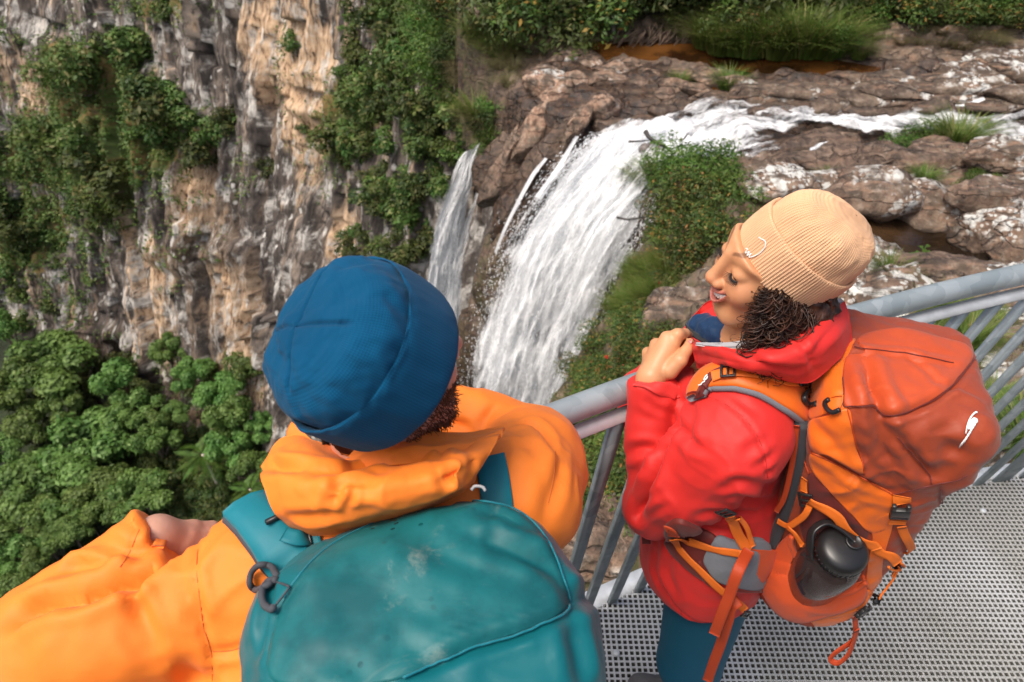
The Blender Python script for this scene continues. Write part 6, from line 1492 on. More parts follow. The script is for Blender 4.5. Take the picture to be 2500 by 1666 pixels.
# stretch pocket, open at the top around the bottle
pnl(z4([(1190, 600), (1330, 440), (1350, 560), (1390, 700), (1470, 820), (1600, 885), (1740, 850), (1855, 770), (1850, 900), (1780, 980), (1600, 1040), (1400, 1095), (1250, 1050), (1150, 950), (1110, 800)]), .012, 'orange_dark', 'side_pocket', rings=18, n=150, swell=.012, ctr=z4([(1330, 880)])[0])
P, N = SP.line(z4([(1330, 440), (1350, 560), (1390, 700), (1470, 820), (1600, 885), (1740, 850), (1855, 770)]), 50, .016); obj('pocket_hem', *tube(P, .0050, 8), MAT['orange_dark'], pack)
pnl(z4([(1060, 780), (1110, 900), (1160, 980), (1280, 1070), (1440, 1100), (1480, 1160), (1300, 1130), (1080, 1080), (1040, 960)]), .004, 'web_dark', 'base_panel', ctr=z4([(1180, 1060)])[0])
# seam piping
for L in ([(240, 330), (180, 700), (185, 1000), (225, 1150)], [(495, 690), (560, 960), (612, 1150)], [(240, 1000), (560, 1150), (815, 1300)]):
    P, N = SP.line(z3(L), 30, .003); obj('seam', *tube(P, .0012, 5), MAT['web_dark'], pack)
for L in ([(680, 674), (770, 742), (950, 700), (1180, 577), (1300, 450), (1385, 330)], [(470, 675), (590, 672), (680, 674)], [(465, 480), (470, 675)], [(1090, 1225), (1000, 1240), (830, 1290)], [(1090, 1225), (1250, 1190), (1330, 1150)], [(1150, 1240), (1160, 1400), (1155, 1560)], [(850, 880), (960, 1010), (1060, 1130), (1085, 1215)], [(540, 262), (740, 287), (920, 302), (1100, 342), (1240, 378)]):
    P, N = SP.line(z3(L), 30, .0045); obj('seam', *tube(P, .0010, 5), MAT['maroon'], pack)
# back panel mesh between jacket and pack
SW = Surf((Vk, Fk), (Vp, Fp))
P = cr_spline([at(x, y, d) for x, y, d in ((1958, 1030, 1.20), (1950, 1100, 1.235), (1935, 1180, 1.28), (1912, 1260, 1.335), (1885, 1330, 1.38))], 30); obj('back_panel', *tube(P, np.linspace(.016, .013, 30), 10, flat=.8), MAT['mesh_dark'], pack)
P = cr_spline([at(x, y, d) for x, y, d in ((1945, 1040, 1.19), (1936, 1120, 1.235), (1916, 1210, 1.28), (1895, 1250, 1.31))], 24); free_strap(P, .010, MAT['web_dark'], pack, 'back_strap')
# shoulder strap: mesh lining, padded strap, webbing, ladder locks
cl = z2([(690, 660), (720, 580), (800, 500), (930, 480), (1080, 500), (1250, 560), (1400, 640), (1540, 740)])
P, N = SJ.line(cl, 40, .004)
wv = np.interp(np.linspace(0, 1, 40), [0, .15, .5, 1], [.030, .044, .060, .074])
V, Fq = ribbon(P + N * .004, N, wv + .010, .006, .003); obj('strap_lining', V, Fq, MAT['mesh_grey'], pack)
V, Fq = ribbon(P + N * .010, N, wv, .006, .004); obj('shoulder_strap', V, Fq, MAT['orange'], pack); SS = Surf((V, Fq), (Vk, Fk), (Vp, Fp))
strap(SS, z2([(800, 470), (930, 440), (1080, 445), (1250, 470), (1400, 510), (1500, 520), (1600, 545)]), .020, MAT['web'], pack, 'strap_webbing', 40, .004)
strap(SS, z2([(1330, 480), (1380, 440), (1420, 430)]), .018, MAT['web'], pack, 'strap_webbing', 12, .012)
panel(SS, z2([(700, 640), (650, 660), (690, 560), (780, 440), (900, 385), (960, 385), (840, 450), (770, 530)]), .004, MAT['maroon'], pack, 'strap_tip', ctr=z2([(770, 490)])[0])
for q, d in (((930, 440), ((880, 450), (990, 440))), ((1480, 505), ((1400, 490), (1560, 530)))):
    p, n = SS.hit(*z2([q])[0]); buckle(p + n * .006, n, px_dir(SS, *z2(d)), .024, .026, MAT['plastic'], pack)
P, N = SS.line(z2([(770, 465), (750, 480), (740, 500), (745, 515), (720, 530), (690, 555)]), 20, .006); obj('embroidered_mark', *tube(P, .0011, 5), MAT['white_thread'], pack)
P, N = SS.line(z2([(770, 470), (765, 490), (745, 500)]), 10, .006); obj('embroidered_mark', *tube(P, .0014, 5), MAT['white_thread'], pack)
for k, L in enumerate(([(1590, 575), (1550, 600), (1540, 640), (1580, 690), (1640, 675)], )):
    P = cr_spline([SS.hit(*z2([q])[0])[0] + A(-.004, -.012, .01) for q in L], 24); obj('loop_toggle', *tube(P, .0045, 8), MAT['plastic'], pack)
P = cr_spline([SP.hit(*z3([q])[0])[0] + A(-.003, -.010, .006) for q in [(350, 612), (322, 640), (335, 680), (375, 705), (425, 685)]], 24); obj('loop_toggle', *tube(P, .0042, 8), MAT['plastic'], pack)
for L in ([(350, 612), (400, 595), (452, 590)], [(425, 685), (445, 640), (452, 590)], [(205, 560), (250, 550), (295, 548)], [(270, 655), (285, 600), (295, 548)]):
    P = cr_spline([SS.hit(*z3([q])[0])[0] + A(-.002, -.006, .004) for q in L], 10); obj('elastic_cord', *tube(P, .0012, 5), MAT['web'], pack)
P = cr_spline([SS.hit(*z3([q])[0])[0] + A(-.004, -.010, .006) for q in [(200, 560), (178, 590), (185, 630), (225, 658), (270, 650)]], 24); obj('loop_toggle', *tube(P, .0045, 8), MAT['plastic'], pack)
# embroidered emblem on the lid: a beaked outline over a row of strokes
P, N = SP.line(z3([(1318, 865), (1335, 800), (1360, 755), (1385, 730), (1400, 728)]), 20, .004); obj('emblem', *tube(P, np.linspace(.0010, .0016, 20), 5), MAT['white_thread'], pack)
panel(SP, z3([(1340, 830), (1350, 790), (1375, 760), (1402, 768), (1405, 790), (1385, 800), (1370, 820), (1350, 840)]), .004, MAT['white_thread'], pack, 'emblem', n=40, rings=5)
for k in range(9):
    x, y = lerp(A(1385, 800), A(1295, 930), k / 8.); P, N = SP.line(z3([(x - 6, y + 16 + k), (x + 4, y - 8), (x + 10, y - 16)]), 6, .004); obj('emblem', *tube(P, .0011, 5), MAT['white_thread'], pack)
# side straps, clip buckles, cords
strap(SP, z4([(1480, 165), (1600, 250), (1720, 360), (1830, 450), (1920, 520)]), .020, MAT['web'], pack, 'compression_strap', 30, .020)
p, n = SP.hit(*z4([(1440, 185)])[0]); buckle(p + n * .012, n, px_dir(SP, *z4([(1430, 120), (1450, 240)])), .022, .030, MAT['plastic'], pack)
strap(SP, z4([(1440, 45), (1432, 90), (1430, 130)]), .014, MAT['web'], pack, 'compression_strap', 10, .010)
strap(SP, z4([(1480, 215), (1465, 270), (1400, 335), (1330, 375), (1260, 360)]), .012, MAT['web'], pack, 'strap_tail', 24, .018)
strap(SP, z4([(1330, 375), (1380, 420), (1400, 470), (1405, 520)]), .011, MAT['web'], pack, 'strap_tail', 16, .020)
strap(SP, z4([(1920, 530), (1980, 570), (2030, 590), (2060, 640)]), .020, MAT['web'], pack, 'compression_strap', 14, .014)
def clip(q, d, w, h):
    p, n = SP.hit(*z4([q])[0]); p = p + n * .010; dd = px_dir(SP, *z4(d)); R = frame_R(n, dd); L = [box(p, (h * .55, w, .009), R), box(p + R @ A(-h * .38, w * .36, 0), (h * .45, w * .22, .008), R), box(p + R @ A(-h * .38, -w * .36, 0), (h * .45, w * .22, .008), R), box(p + R @ A(h * .42, 0, 0), (h * .10, w * 1.05, .008), R), box(p + R @ A(h * .32, w * .45, 0), (h * .3, w * .14, .008), R), box(p + R @ A(h * .32, -w * .45, 0), (h * .3, w * .14, .008), R)]
    V, Fq = join(L); o = obj('clip_buckle', V, Fq, MAT['plastic'], pack, smooth=False); b = o.modifiers.new('b', 'BEVEL'); b.width = .0015; b.segments = 2
clip((2115, 270), ((2125, 200), (2105, 350)), .030, .046)
strap(SP, z4([(2135, 170), (2130, 190), (2125, 215)]), .028, MAT['web'], pack, 'lid_strap', 8, .008); strap(SP, z4([(2100, 335), (2095, 350), (2092, 365)]), .027, MAT['web'], pack, 'lid_strap', 8, .008)
strap(SP, z4([(2120, 370), (2140, 450), (2170, 530), (2165, 620), (2130, 720), (2100, 800)]), .016, MAT['web'], pack, 'lid_strap', 24, .012)
P, N = SP.line(z4([(2010, 660), (2040, 690), (2090, 690), (2105, 655), (2080, 640)]), 16, .014); obj('cord_loop', *tube(P, .0025, 6), MAT['web'], pack)
p, n = SP.hit(*z4([(2070, 705)])[0]); V, Fq = rock_shape((.012, .007, .007), 2, frame_R(n, px_dir(SP, *z4([(2030, 700), (2110, 710)]))), 0, 0., False, 3.); obj('cord_lock', V + p + n * .016, Fq, MAT['plastic'], pack)
for dx in (-8, 8):
    P, N = SP.line(z4([(2075 + dx, 740), (2072 + dx, 800), (2050 + dx, 900), (2020 + dx, 980)]), 16, .016); obj('bungee_cord', *tube(P, .0022, 6), MAT['web'], pack)
p, n = SP.hit(*z4([(2010, 1000)])[0]); V, Fq = rock_shape((.010, .006, .005), 4, frame_R(n, px_dir(SP, *z4([(2020, 980), (2000, 1030)]))), 0, 0., False, 3.); obj('cord_end', V + p + n * .014, Fq, MAT['plastic'], pack)
clip((1872, 1085), ((1880, 1050), (1866, 1130)), .026, .030)
bt = SP.hit(*z4([(1840, 1160)])[0])[0]; dd = -(CR[:, 2] @ (bt - CAM))
free_strap([bt + A(0, -.01, 0), at(*z4([(1780, 1240)])[0], dd + .03), at(*z4([(1640, 1350)])[0], dd + .05), at(*z4([(1605, 1400)])[0], dd + .06), at(*z4([(1660, 1425)])[0], dd + .06), at(*z4([(1730, 1370)])[0], dd + .05), at(*z4([(1770, 1280)])[0], dd + .03), at(*z4([(1800, 1180)])[0], dd)], .013, MAT['web_dark'], pack, 'strap_tail', 40, unit(A(.3, -.8, .5)))
# hip belt on the jacket
pj = lambda poly, off, m, name, **k: panel(SJ, poly, off, MAT[m], pack, name, **k)
pj(z4([(380, 400), (470, 350), (600, 400), (750, 480), (740, 560), (665, 640), (700, 730), (690, 805), (560, 720), (440, 600), (385, 500)]), .010, 'maroon', 'hip_belt', swell=.003)
pj(z4([(765, 480), (900, 510), (1060, 490), (1130, 540), (1120, 700), (1070, 850), (900, 840), (760, 790), (690, 700), (665, 620)]), .012, 'mesh_grey', 'hip_belt', swell=.003)
P, N = SJ.line(z4([(640, 640), (690, 800), (860, 850), (1060, 865)]), 24, .012); obj('belt_trim', *tube(P, .0028, 6), MAT['maroon'], pack)
SB = Surf((Vk + vnormals(Vk, Fk) * .012, Fk))
strap(SB, z4([(440, 500), (520, 610), (640, 730), (780, 870), (900, 960), (960, 1020)]), .017, MAT['web'], pack, 'belt_webbing', 30, .004)
strap(SB, z4([(470, 490), (600, 530), (760, 575), (930, 605)]), .017, MAT['web'], pack, 'belt_webbing', 24, .005)
strap(SB, z4([(385, 420), (420, 430), (445, 470)]), .022, MAT['web_dark'], pack, 'belt_webbing', 10, .004)
P, N = SB.line(z4([(850, 320), (900, 430), (960, 540), (1000, 560)]), 20, .006); obj('load_strap', *ribbon(P, N, np.linspace(.018, .024, 20), .0013), MAT['web'], pack)
P, N = SB.line(z4([(900, 330), (970, 410), (1010, 540)]), 20, .008); obj('load_strap', *ribbon(P, N, .010, .0013), MAT['web'], pack)
p, n = SB.hit(*z4([(825, 280)])[0]); buckle(p + n * .006, n, px_dir(SB, *z4([(780, 260), (870, 300)])), .022, .026, MAT['plastic'], pack)
p, n = SB.hit(*z4([(955, 1040)])[0]); buckle(p + n * .006, n, px_dir(SB, *z4([(910, 1025), (1000, 1050)])), .012, .028, MAT['plastic'], pack, bars=2)
panel(SW, z4([(960, 560), (1080, 560), (1210, 590), (1130, 700), (1060, 800), (1010, 700)]), .014, MAT['orange_dark'], pack, 'hip_wing', ctr=z4([(1060, 640)])[0])
free_strap([SB.hit(*z4([(975, 560)])[0])[0] + SB.hit(*z4([(975, 560)])[0])[1] * .012, *[(*z4([q])[0], d) for q, d in (((920, 740), 1.275), ((850, 930), 1.305), ((790, 1080), 1.335), ((740, 1215), 1.37))]], .021, MAT['web_dark'], pack, 'strap_tail', 30)
free_strap([(*z4([q])[0], d) for q, d in (((930, 960), 1.33), ((870, 1010), 1.335), ((840, 1120), 1.36), ((790, 1280), 1.41), ((730, 1440), 1.46), ((690, 1560), 1.50))], .021, MAT['web_dark'], pack, 'strap_tail', 34)
free_strap([(*z4([q])[0], d) for q, d in (((250, 375), 1.45), ((235, 450), 1.46), ((238, 540), 1.47))], .018, MAT['maroon'], pack, 'strap_tail', 14)
# ------------------------------------------------------------------ bottle in the side pocket
def lathe(prof, n=40):
    p = np.array(prof, float); a = np.linspace(0, 2 * np.pi, n, endpoint=False)
    V = np.stack([p[:, 0][:, None] * np.cos(a), p[:, 0][:, None] * np.sin(a), np.broadcast_to(p[:, 1][:, None], (len(p), n))], -1); return V.reshape(-1, 3), grid_faces(len(p), n, wrap_c=True)
g = NG('smoky_clear_plastic'); MAT['clear'] = g.done(g.bsdf((.10, .085, .085), .06, None, Transmission_Weight=.75, IOR=1.45, Alpha=1.0))
capc = SP.hit(*z4([(1660, 590)])[0]); base = at(*z4([(1675, 600)])[0], -(CR[:, 2] @ (capc[0] - CAM)) - .055)
bz = unit(A(-.02, -.10, 1.0) + CR[:, 2] * .25); bR = frame_R(bz, A(1., 0, 0))
bottle = empty('water_bottle', base - bz * .16, 'smoky clear water bottle with black screw cap in the pack side pocket', 'bottle')
BT = lambda V: base + (V * 1.22) @ bR.T
obj('flask', BT(lathe([(.0, -.150), (.036, -.150), (.043, -.140), (.044, -.06), (.0435, -.035), (.040, -.020), (.033, -.010), (.0315, -.004), (.0315, .002)])[0]), lathe([(0, 0)] * 9)[1], MAT['clear'], bottle)
pr = [(.034, -.008), (.0365, -.007), (.037, .004), (.0362, .012), (.032, .018), (.026, .0215), (.013, .0235), (.0, .024)]
cap = obj('cap', BT(lathe(pr, 48)[0]), lathe(pr, 48)[1], MAT['plastic'], bottle)
for k in range(36):
    a = k * 6.283 / 36; V, Fq = box(A(.0370 * math.cos(a), .0370 * math.sin(a), -.001), (.0012, .0022, .009), rotm((0, 0, 1), math.degrees(a))); obj('grip_rib', BT(V), Fq, MAT['plastic'], cap, smooth=False)
pr = [(.012, .022), (.0125, .027), (.010, .0285), (.009, .0275), (.0, .0275)]
obj('spout_plug', BT(A(.012, .006, 0) + lathe(pr, 28)[0]), lathe(pr, 28)[1], MAT['plastic'], cap)
lp = cr_spline([A(.014, .008, .027), A(-.004, .022, .034), A(-.026, .030, .038), A(-.046, .020, .030), A(-.048, .002, .012), A(-.042, -.006, -.010)], 30)
obj('cap_leash', BT(ribbon(lp, unit(lp * A(1, 1, 0) + A(0, 0, .05)), .012, .0018)[0]), ribbon(lp, unit(lp * A(1, 1, 0) + A(0, 0, .05)), .012, .0018)[1], MAT['plastic'], bottle)
# ------------------------------------------------------------------ man in the orange jacket, seen from behind
MAT['amber'] = m_fabric('orange_jacket_shell', (.90, .215, .020), .62, 1500, (22, .22, .010), sheen=.05)
MAT['olive'] = m_fabric('dark_olive_collar', (.022, .032, .016), .5, 1500, (22, .4, .01))
MAT['knit_blue'] = m_knit('blue_fine_knit', (.002, .072, .160), (.001, .034, .085), 1)
MAT['skin_m'] = m_skin('pale_skin', (.52, .270, .185), (.60, .330, .240))
MAT['beard'] = m_plain('red_brown_beard', (.17, .058, .024), .6, None, .5, 60)
mF = unit(A(-.32, .95, 0)); mL = unit(A(-.95, -.32, 0)); mB = np.stack([mF, mL, wU], 1)
man = empty('person', (-.18, .62, 0), 'person seen from behind in orange jacket and blue beanie, leaning on the railing', 'person')
fF = unit(A(.78, .58, .12)); _u = A(-.05, -.10, 1.); fU = unit(_u - fF * (_u @ fF)); fL = np.cross(fU, fF); fB = np.stack([fF, fL, fU], 1); KC = A(-.199, .655, 1.650); MC = at(930, 902, .955)
def MP(x, y, z): return MC + fB @ A(x, y, z)
def mhead(P):
    q = (P - MC) @ fB; ay = np.abs(q[:, 1]); m = np.stack([q[:, 0], ay, q[:, 2]], -1)
    d = s_ell(q, (-.012, 0, .030), (.094, .074, .090)); d = smin(d, s_ell(m, (.032, 0, -.040), (.064, .064, .085)), .03)
    d = smin(d, s_cap(m, (.070, .0, -.112), (.060, .020, -.110), .024), .025); d = smin(d, s_cap(m, (.055, .025, -.104), (-.012, .058, -.060), .02, .024), .03)
    d = smin(d, s_ell(m, (.066, .040, -.020), (.026, .024, .026)), .02); d = smin(d, s_cap(m, (.086, .012, .036), (.072, .046, .036), .012, .010), .014)
    d = smax(d, -s_ell(m, (.106, .033, .012), (.018, .018, .013)), .012); d = smin(d, s_ell(m, (.078, .033, .010), (.0145, .0150, .0130)), .005)
    d = smin(d, s_cap(q, (.090, 0, .026), (.118, 0, -.026), .009, .0125), .012); d = smin(d, s_ell(m, (.104, .014, -.032), (.012, .009, .009)), .006)
    d = smin(d, s_cap(m, (.098, 0, -.058), (.086, .022, -.060), .008, .006), .010)
    ear = s_ell(m, (-.012, .080, -.012), (.026, .010, .034)); return smin(d, ear, .008)
LSH = A(-.375, .565, 1.275); LEL = A(-.735, .455, 1.195); LWR = at(385, 1308, 1.045)
RSH = A(.015, .690, 1.31); REL = A(.052, .862, 1.235); RWR = A(-.12, .915, 1.285)
mk_ = [at(470, 1290, 1.085), at(462, 1308, 1.07), at(450, 1327, 1.06), at(436, 1344, 1.055)]
M_PALM = [(LWR, mk_[0], .023, .0135), (LWR, mk_[1], .024, .0135), (LWR, mk_[2], .023, .0130), (LWR, mk_[3], .021, .0120)]
M_FIN = [([k, k + A(.020, .016, -.020), k + A(.018, .024, -.046), k + A(.004, .024, -.064)], [.0118, .0104, .0094, .0080]) for k in mk_]
M_THU = ([LWR + A(.008, -.008, -.008), at(402, 1352, 1.06), at(392, 1372, 1.075), at(396, 1388, 1.095)], [.019, .0150, .0125, .0100])
rk_ = [RWR + A(-.075, .02 - .02 * i, .006 * i) for i in range(4)]
RM_PALM = [(RWR, k, .026, .016) for k in rk_]; RM_FIN = [([k, k + A(-.034, .004, -.006), k + A(-.054, .006, -.022), k + A(-.058, .004, -.042)], [.0125, .011, .0098, .0084]) for k in rk_]; RM_THU = ([RWR, RWR + A(-.03, -.035, .0), RWR + A(-.06, -.045, -.005), RWR + A(-.082, -.045, -.01)], [.02, .0155, .0125, .0095])
def mbody(P):
    d = smin(mhead(P), s_cap(P, MP(-.035, 0, -.06), A(-.175, .645, 1.38), .062, .068), .03)
    d = smin(d, s_ell(P, A(-.175, .64, 1.16), (.11, .19, .22), mB), .06); d = smin(d, s_path(P, [LSH, LEL, LWR], [.055, .045, .032], .03), .04); d = smin(d, s_path(P, [RSH, REL, RWR], [.055, .045, .032], .03), .04)
    d = smin(d, s_ell(P, A(-.15, .56, .90), (.12, .17, .16), mB), .08)
    for s in (-1, 1):
        hp = A(-.15, .56, .85) + mL * .09 * s; d = smin(d, s_path(P, [hp, hp + A(.01, .02, -.42), hp + A(.0, -.02, -.78)], [.088, .060, .042], .03), .04)
    d = smin(d, hand_sdf(P, M_PALM, M_FIN, M_THU), .012); return smin(d, hand_sdf(P, RM_PALM, RM_FIN, RM_THU), .012)
Vb, Fb = sdf_mesh(mbody, (-.86, .30, .02), (.24, 1.06, 1.80), .0085)
hv, hf = sdf_mesh(mhead, MC - A(.17, .17, .16), MC + A(.17, .17, .16), .0034)
mh = lambda P: smin(hand_sdf(P, M_PALM, M_FIN, M_THU), s_cap(P, LWR, LEL, .030, .04), .015)
_q = np.concatenate([np.array(M_THU[0])] + [np.array(f[0]) for f in M_FIN] + [LWR[None]])
av, af = sdf_mesh(mh, _q.min(0) - .04, _q.max(0) + .04, .003)
c_ = Vb[Fb].mean(1); keep = (np.linalg.norm(c_ - MC, axis=1) > .128) & ~((c_ > _q.min(0) - .02).all(1) & (c_ < _q.max(0) + .02).all(1))
Vj, Fj = join([(Vb, Fb[keep]), (hv, hf), (av, af)]); zz0 = np.zeros(len(Vj))
obj('body', Vj, Fj, MAT['skin_m'], man, attrs={'lip': zz0, 'brow': zz0, 'blush': zz0 + .10})
# beard and nape hair: short strands rooted on the jaw
rb = np.random.RandomState(9); hn = vnormals(hv, hf); q = (hv - MC) @ fB
jaw = (q[:, 2] < -.020) & (q[:, 0] > -.02) & ~((np.abs(q[:, 1]) < .02) & (q[:, 2] > -.075) & (q[:, 0] > .08)) & (q[:, 2] < -.02 - .35 * np.maximum(0, q[:, 0] - .05))
nape = (q[:, 2] < -.015) & (q[:, 0] < -.03)
L = []
for msk, nn, ln in ((jaw, 2600, .0095),):
    idx = np.where(msk)[0]
    for i in rb.choice(idx, nn):
        p = hv[i]; d = unit(hn[i] * .7 + rb.normal(size=3) * .35 - fU * .7); l = ln * rb.uniform(.6, 1.3); L.append(tube(np.stack([p - hn[i] * .002, p + d * l * .5, p + d * l + rb.normal(size=3) * .003]), np.array([.0009, .0008, .0003]), 3, cap=False))
V, Fq = join(L); obj('beard', V, Fq, MAT['beard'], man)
# blue beanie with four crown seams and a deep turned-up cuff
kU = unit(A(-.58, -.33, .745)); kF = unit(fF - kU * (fF @ kU)); kL = np.cross(kU, kF); kB = np.stack([kF, kL, kU], 1)
bn = link(bpy.data.objects.new('beanie', None), man); bn.location = np.array(KC) - np.array(man.location); bn.empty_display_size = .05
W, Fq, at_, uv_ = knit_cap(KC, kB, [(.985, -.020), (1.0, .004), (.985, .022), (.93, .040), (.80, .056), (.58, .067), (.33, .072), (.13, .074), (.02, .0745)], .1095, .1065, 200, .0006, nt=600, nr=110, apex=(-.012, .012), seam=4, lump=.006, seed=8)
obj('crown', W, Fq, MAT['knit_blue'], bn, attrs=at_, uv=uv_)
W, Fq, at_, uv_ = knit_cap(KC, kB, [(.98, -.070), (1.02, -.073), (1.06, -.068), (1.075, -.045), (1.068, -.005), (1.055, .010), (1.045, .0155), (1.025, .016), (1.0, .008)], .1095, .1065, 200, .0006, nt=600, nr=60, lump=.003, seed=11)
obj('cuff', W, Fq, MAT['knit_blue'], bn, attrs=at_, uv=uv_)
# jacket
def mjacket(P):
    d = s_ell(P, A(-.175, .635, 1.16), (.150, .225, .25), mB)
    d = smin(d, s_cap(P, LSH + A(.03, .01, .0), RSH + A(-.03, 0, .0), .095), .07)
    d = smin(d, s_ell(P, A(-.24, .51, 1.0), (.20, .29, .30), mB), .08)
    la = s_path(P, [LSH, lerp(LSH, LEL, .5) + A(0, -.01, .005), LEL], [.098, .092, .080], .04); lf = s_path(P, [LEL + A(.0, .01, .01), lerp(LEL, LWR, .5), LWR], [.078, .064, .052], .02)
    la = smin(la, lf, .010)
    ra_ = s_path(P, [RSH, lerp(RSH, REL, .6), REL], [.100, .088, .074], .04); rf = s_path(P, [REL, lerp(REL, RWR, .5), RWR], [.072, .060, .050], .02); ra_ = smin(ra_, rf, .015)
    d = smin(d, la, .03); d = smin(d, ra_, .03)
    d = smax(d, .72 - P[:, 2], .01)
    for wri, el in ((LWR, LEL), (RWR, REL)):
        cut = (P - wri) @ unit(wri - el); m = np.linalg.norm(P - wri, axis=1) < .11; d = np.where(m, smax(d, cut - .004, .004), d)
    d = np.maximum(d, -s_cap(P, A(-.18, .65, 1.40), MP(-.03, 0, -.04), .082, .09))
    return d + .0040 * fbm(P * A(9, 9, 12) + 3, 2) + .0012 * noise(P * 40)
Vm, Fm = sdf_mesh(mjacket, (-.90, .26, .66), (.26, 1.06, 1.52), .0068, .02); Vm = smooth_np(Vm, Fm, 1); Vm = wrinkle(Vm, Fm, (6, 6, 8), .0065, 11); SM = Surf((Vm, Fm))
z5 = lambda L: [(x / 2.354, 1000 + y / 2.354) for x, y in L]
z6 = lambda L: [(580 + x / 2.19, 950 + y / 2.19) for x, y in L]
Vm = creases(Vm, Fm, SM, [
    (z5([(890, 885), (800, 955), (700, 990), (540, 1040), (360, 1085), (200, 1150), (110, 1205)]), .024, .015), (z5([(890, 885), (800, 955), (700, 990), (540, 1040), (360, 1085)]), .010, .006), (z5([(690, 965), (765, 1012), (800, 965), (870, 905)]), .010, .010), (z5([(770, 1010), (795, 1110), (845, 1230), (905, 1340)]), .011, .010), (z5([(755, 1120), (765, 1260), (820, 1370), (900, 1440)]), .007, .012),
    (z5([(130, 1195), (240, 1130), (360, 1072)]), .009, .009), (z5([(320, 925), (460, 855), (600, 885), (715, 962)]), -.012, .012), (z5([(330, 945), (470, 885), (600, 910), (700, 985)]), .010, .010), (z5([(160, 1010), (260, 960), (350, 905)]), .006, .010),
    (z5([(690, 905), (740, 830), (800, 690)]), .003, .004), (z5([(700, 610), (770, 660), (800, 720)]), .005, .009), (z5([(890, 690), (880, 760), (850, 880)]), .006, .008), (z5([(800, 800), (790, 870), (770, 930)]), .006, .008),
    (z5([(1150, 700), (1130, 900), (1150, 1100), (1170, 1250), (1215, 1400), (1220, 1560)]), .004, .005), (z5([(1180, 720), (1170, 780), (1150, 830)]), .004, .009), (z5([(1060, 1030), (1110, 1130), (1180, 1260)]), .007, .012), (z5([(1225, 1392), (1330, 1385), (1430, 1350)]), .004, .007),
    (z5([(1000, 1450), (1100, 1520), (1190, 1560)]), .006, .014), (z5([(540, 1040), (430, 1140), (330, 1260)]), .005, .016), (z5([(370, 1210), (310, 1300), (250, 1390)]), -.004, .014),
    (z6([(1310, 185), (1360, 110), (1380, 95)]), .007, .008), (z6([(1500, 195), (1580, 190), (1650, 240), (1700, 330)]), .009, .009), (z6([(1420, 190), (1500, 200), (1580, 250), (1660, 380), (1680, 480)]), -.005, .012), (z6([(1440, 340), (1520, 290), (1620, 330)]), .005, .012),
    (z6([(1690, 420), (1670, 560), (1640, 700)]), .006, .012), (z6([(1740, 300), (1730, 450), (1710, 600)]), .005, .010), (z6([(1080, 195), (1130, 180), (1230, 210)]), .010, .009)])
obj('jacket', Vm, Fm, MAT['amber'], man); SM = Surf((Vm, Fm))
MAT['amber_seam'] = m_plain('dark_orange_stitching', (.55, .105, .010), .7, None, .1)
for L in (z5([(1150, 700), (1130, 900), (1150, 1100), (1170, 1250), (1215, 1400), (1220, 1560)]), z5([(690, 905), (740, 830), (800, 690)]), z5([(1225, 1392), (1330, 1385), (1430, 1350)]), z6([(1700, 330), (1690, 480), (1660, 620)])):
    P, N = SM.line(L, 36, -.0003); obj('seam', *tube(P, .0009, 5), MAT['amber_seam'], man)
P, N = SM.line(z5([(800, 575), (870, 610), (915, 670), (930, 730), (905, 800)]), 24, .002); obj('cuff_tab', *ribbon(P, N, .016, .0016), MAT['amber'], man)
# collapsed hood and collar
sheet([[(640, 1138, 1.00), (672, 1082, 1.01), (720, 1062, 1.01), (790, 1085, .99), (850, 1112, .975), (930, 1106, .97), (1020, 1090, .98), (1120, 1070, 1.00), (1225, 1046, 1.03)],
       [(636, 1152, .955), (690, 1110, .945), (750, 1100, .93), (810, 1118, .915), (870, 1140, .905), (950, 1138, .90), (1040, 1120, .91), (1130, 1095, .94), (1222, 1062, .99)],
       [(642, 1180, .915), (700, 1165, .89), (770, 1160, .872), (840, 1170, .862), (910, 1175, .858), (980, 1165, .858), (1060, 1150, .868), (1130, 1125, .89), (1205, 1092, .95)],
       [(655, 1222, .900), (715, 1212, .868), (790, 1205, .852), (860, 1205, .846), (930, 1205, .846), (1000, 1195, .850), (1070, 1178, .860), (1130, 1152, .880), (1188, 1120, .93)],
       [(678, 1262, .905), (735, 1268, .880), (810, 1262, .864), (880, 1252, .858), (950, 1240, .858), (1020, 1226, .864), (1085, 1204, .874), (1130, 1180, .892), (1172, 1150, .93)],
       [(718, 1296, .955), (770, 1308, .945), (840, 1305, .935), (910, 1290, .93), (980, 1268, .925), (1045, 1245, .925), (1095, 1222, .93), (1132, 1200, .94), (1160, 1178, .955)]], 60, 130, .006, MAT['amber'], man, 'hood', noise_amp=.002, seed=2, crs=[(z6([(330, 415), (480, 425), (650, 420), (800, 390), (930, 395), (1000, 380)]), .010, .012), (z6([(130, 425), (250, 425), (340, 415)]), .008, .009), (z6([(500, 560), (560, 510), (640, 500), (700, 520)]), .006, .009), (z6([(490, 600), (560, 620), (640, 580)]), .006, .009), (z6([(620, 520), (610, 580), (570, 650)]), .004, .005), (z6([(300, 690), (420, 685), (560, 670), (700, 640)]), .007, .009), (z6([(330, 720), (420, 730), (520, 700)]), -.005, .009), (z6([(1110, 500), (1160, 470), (1230, 480)]), .008, .008), (z6([(1090, 460), (1180, 430), (1260, 400)]), .007, .009), (z6([(1000, 390), (1080, 320), (1150, 240)]), -.006, .010), (z6([(1280, 470), (1330, 400), (1380, 300)]), .006, .009), (z6([(480, 640), (540, 560), (520, 480)]), .005, .008), (z6([(180, 380), (200, 400), (320, 405)]), .008, .008)])
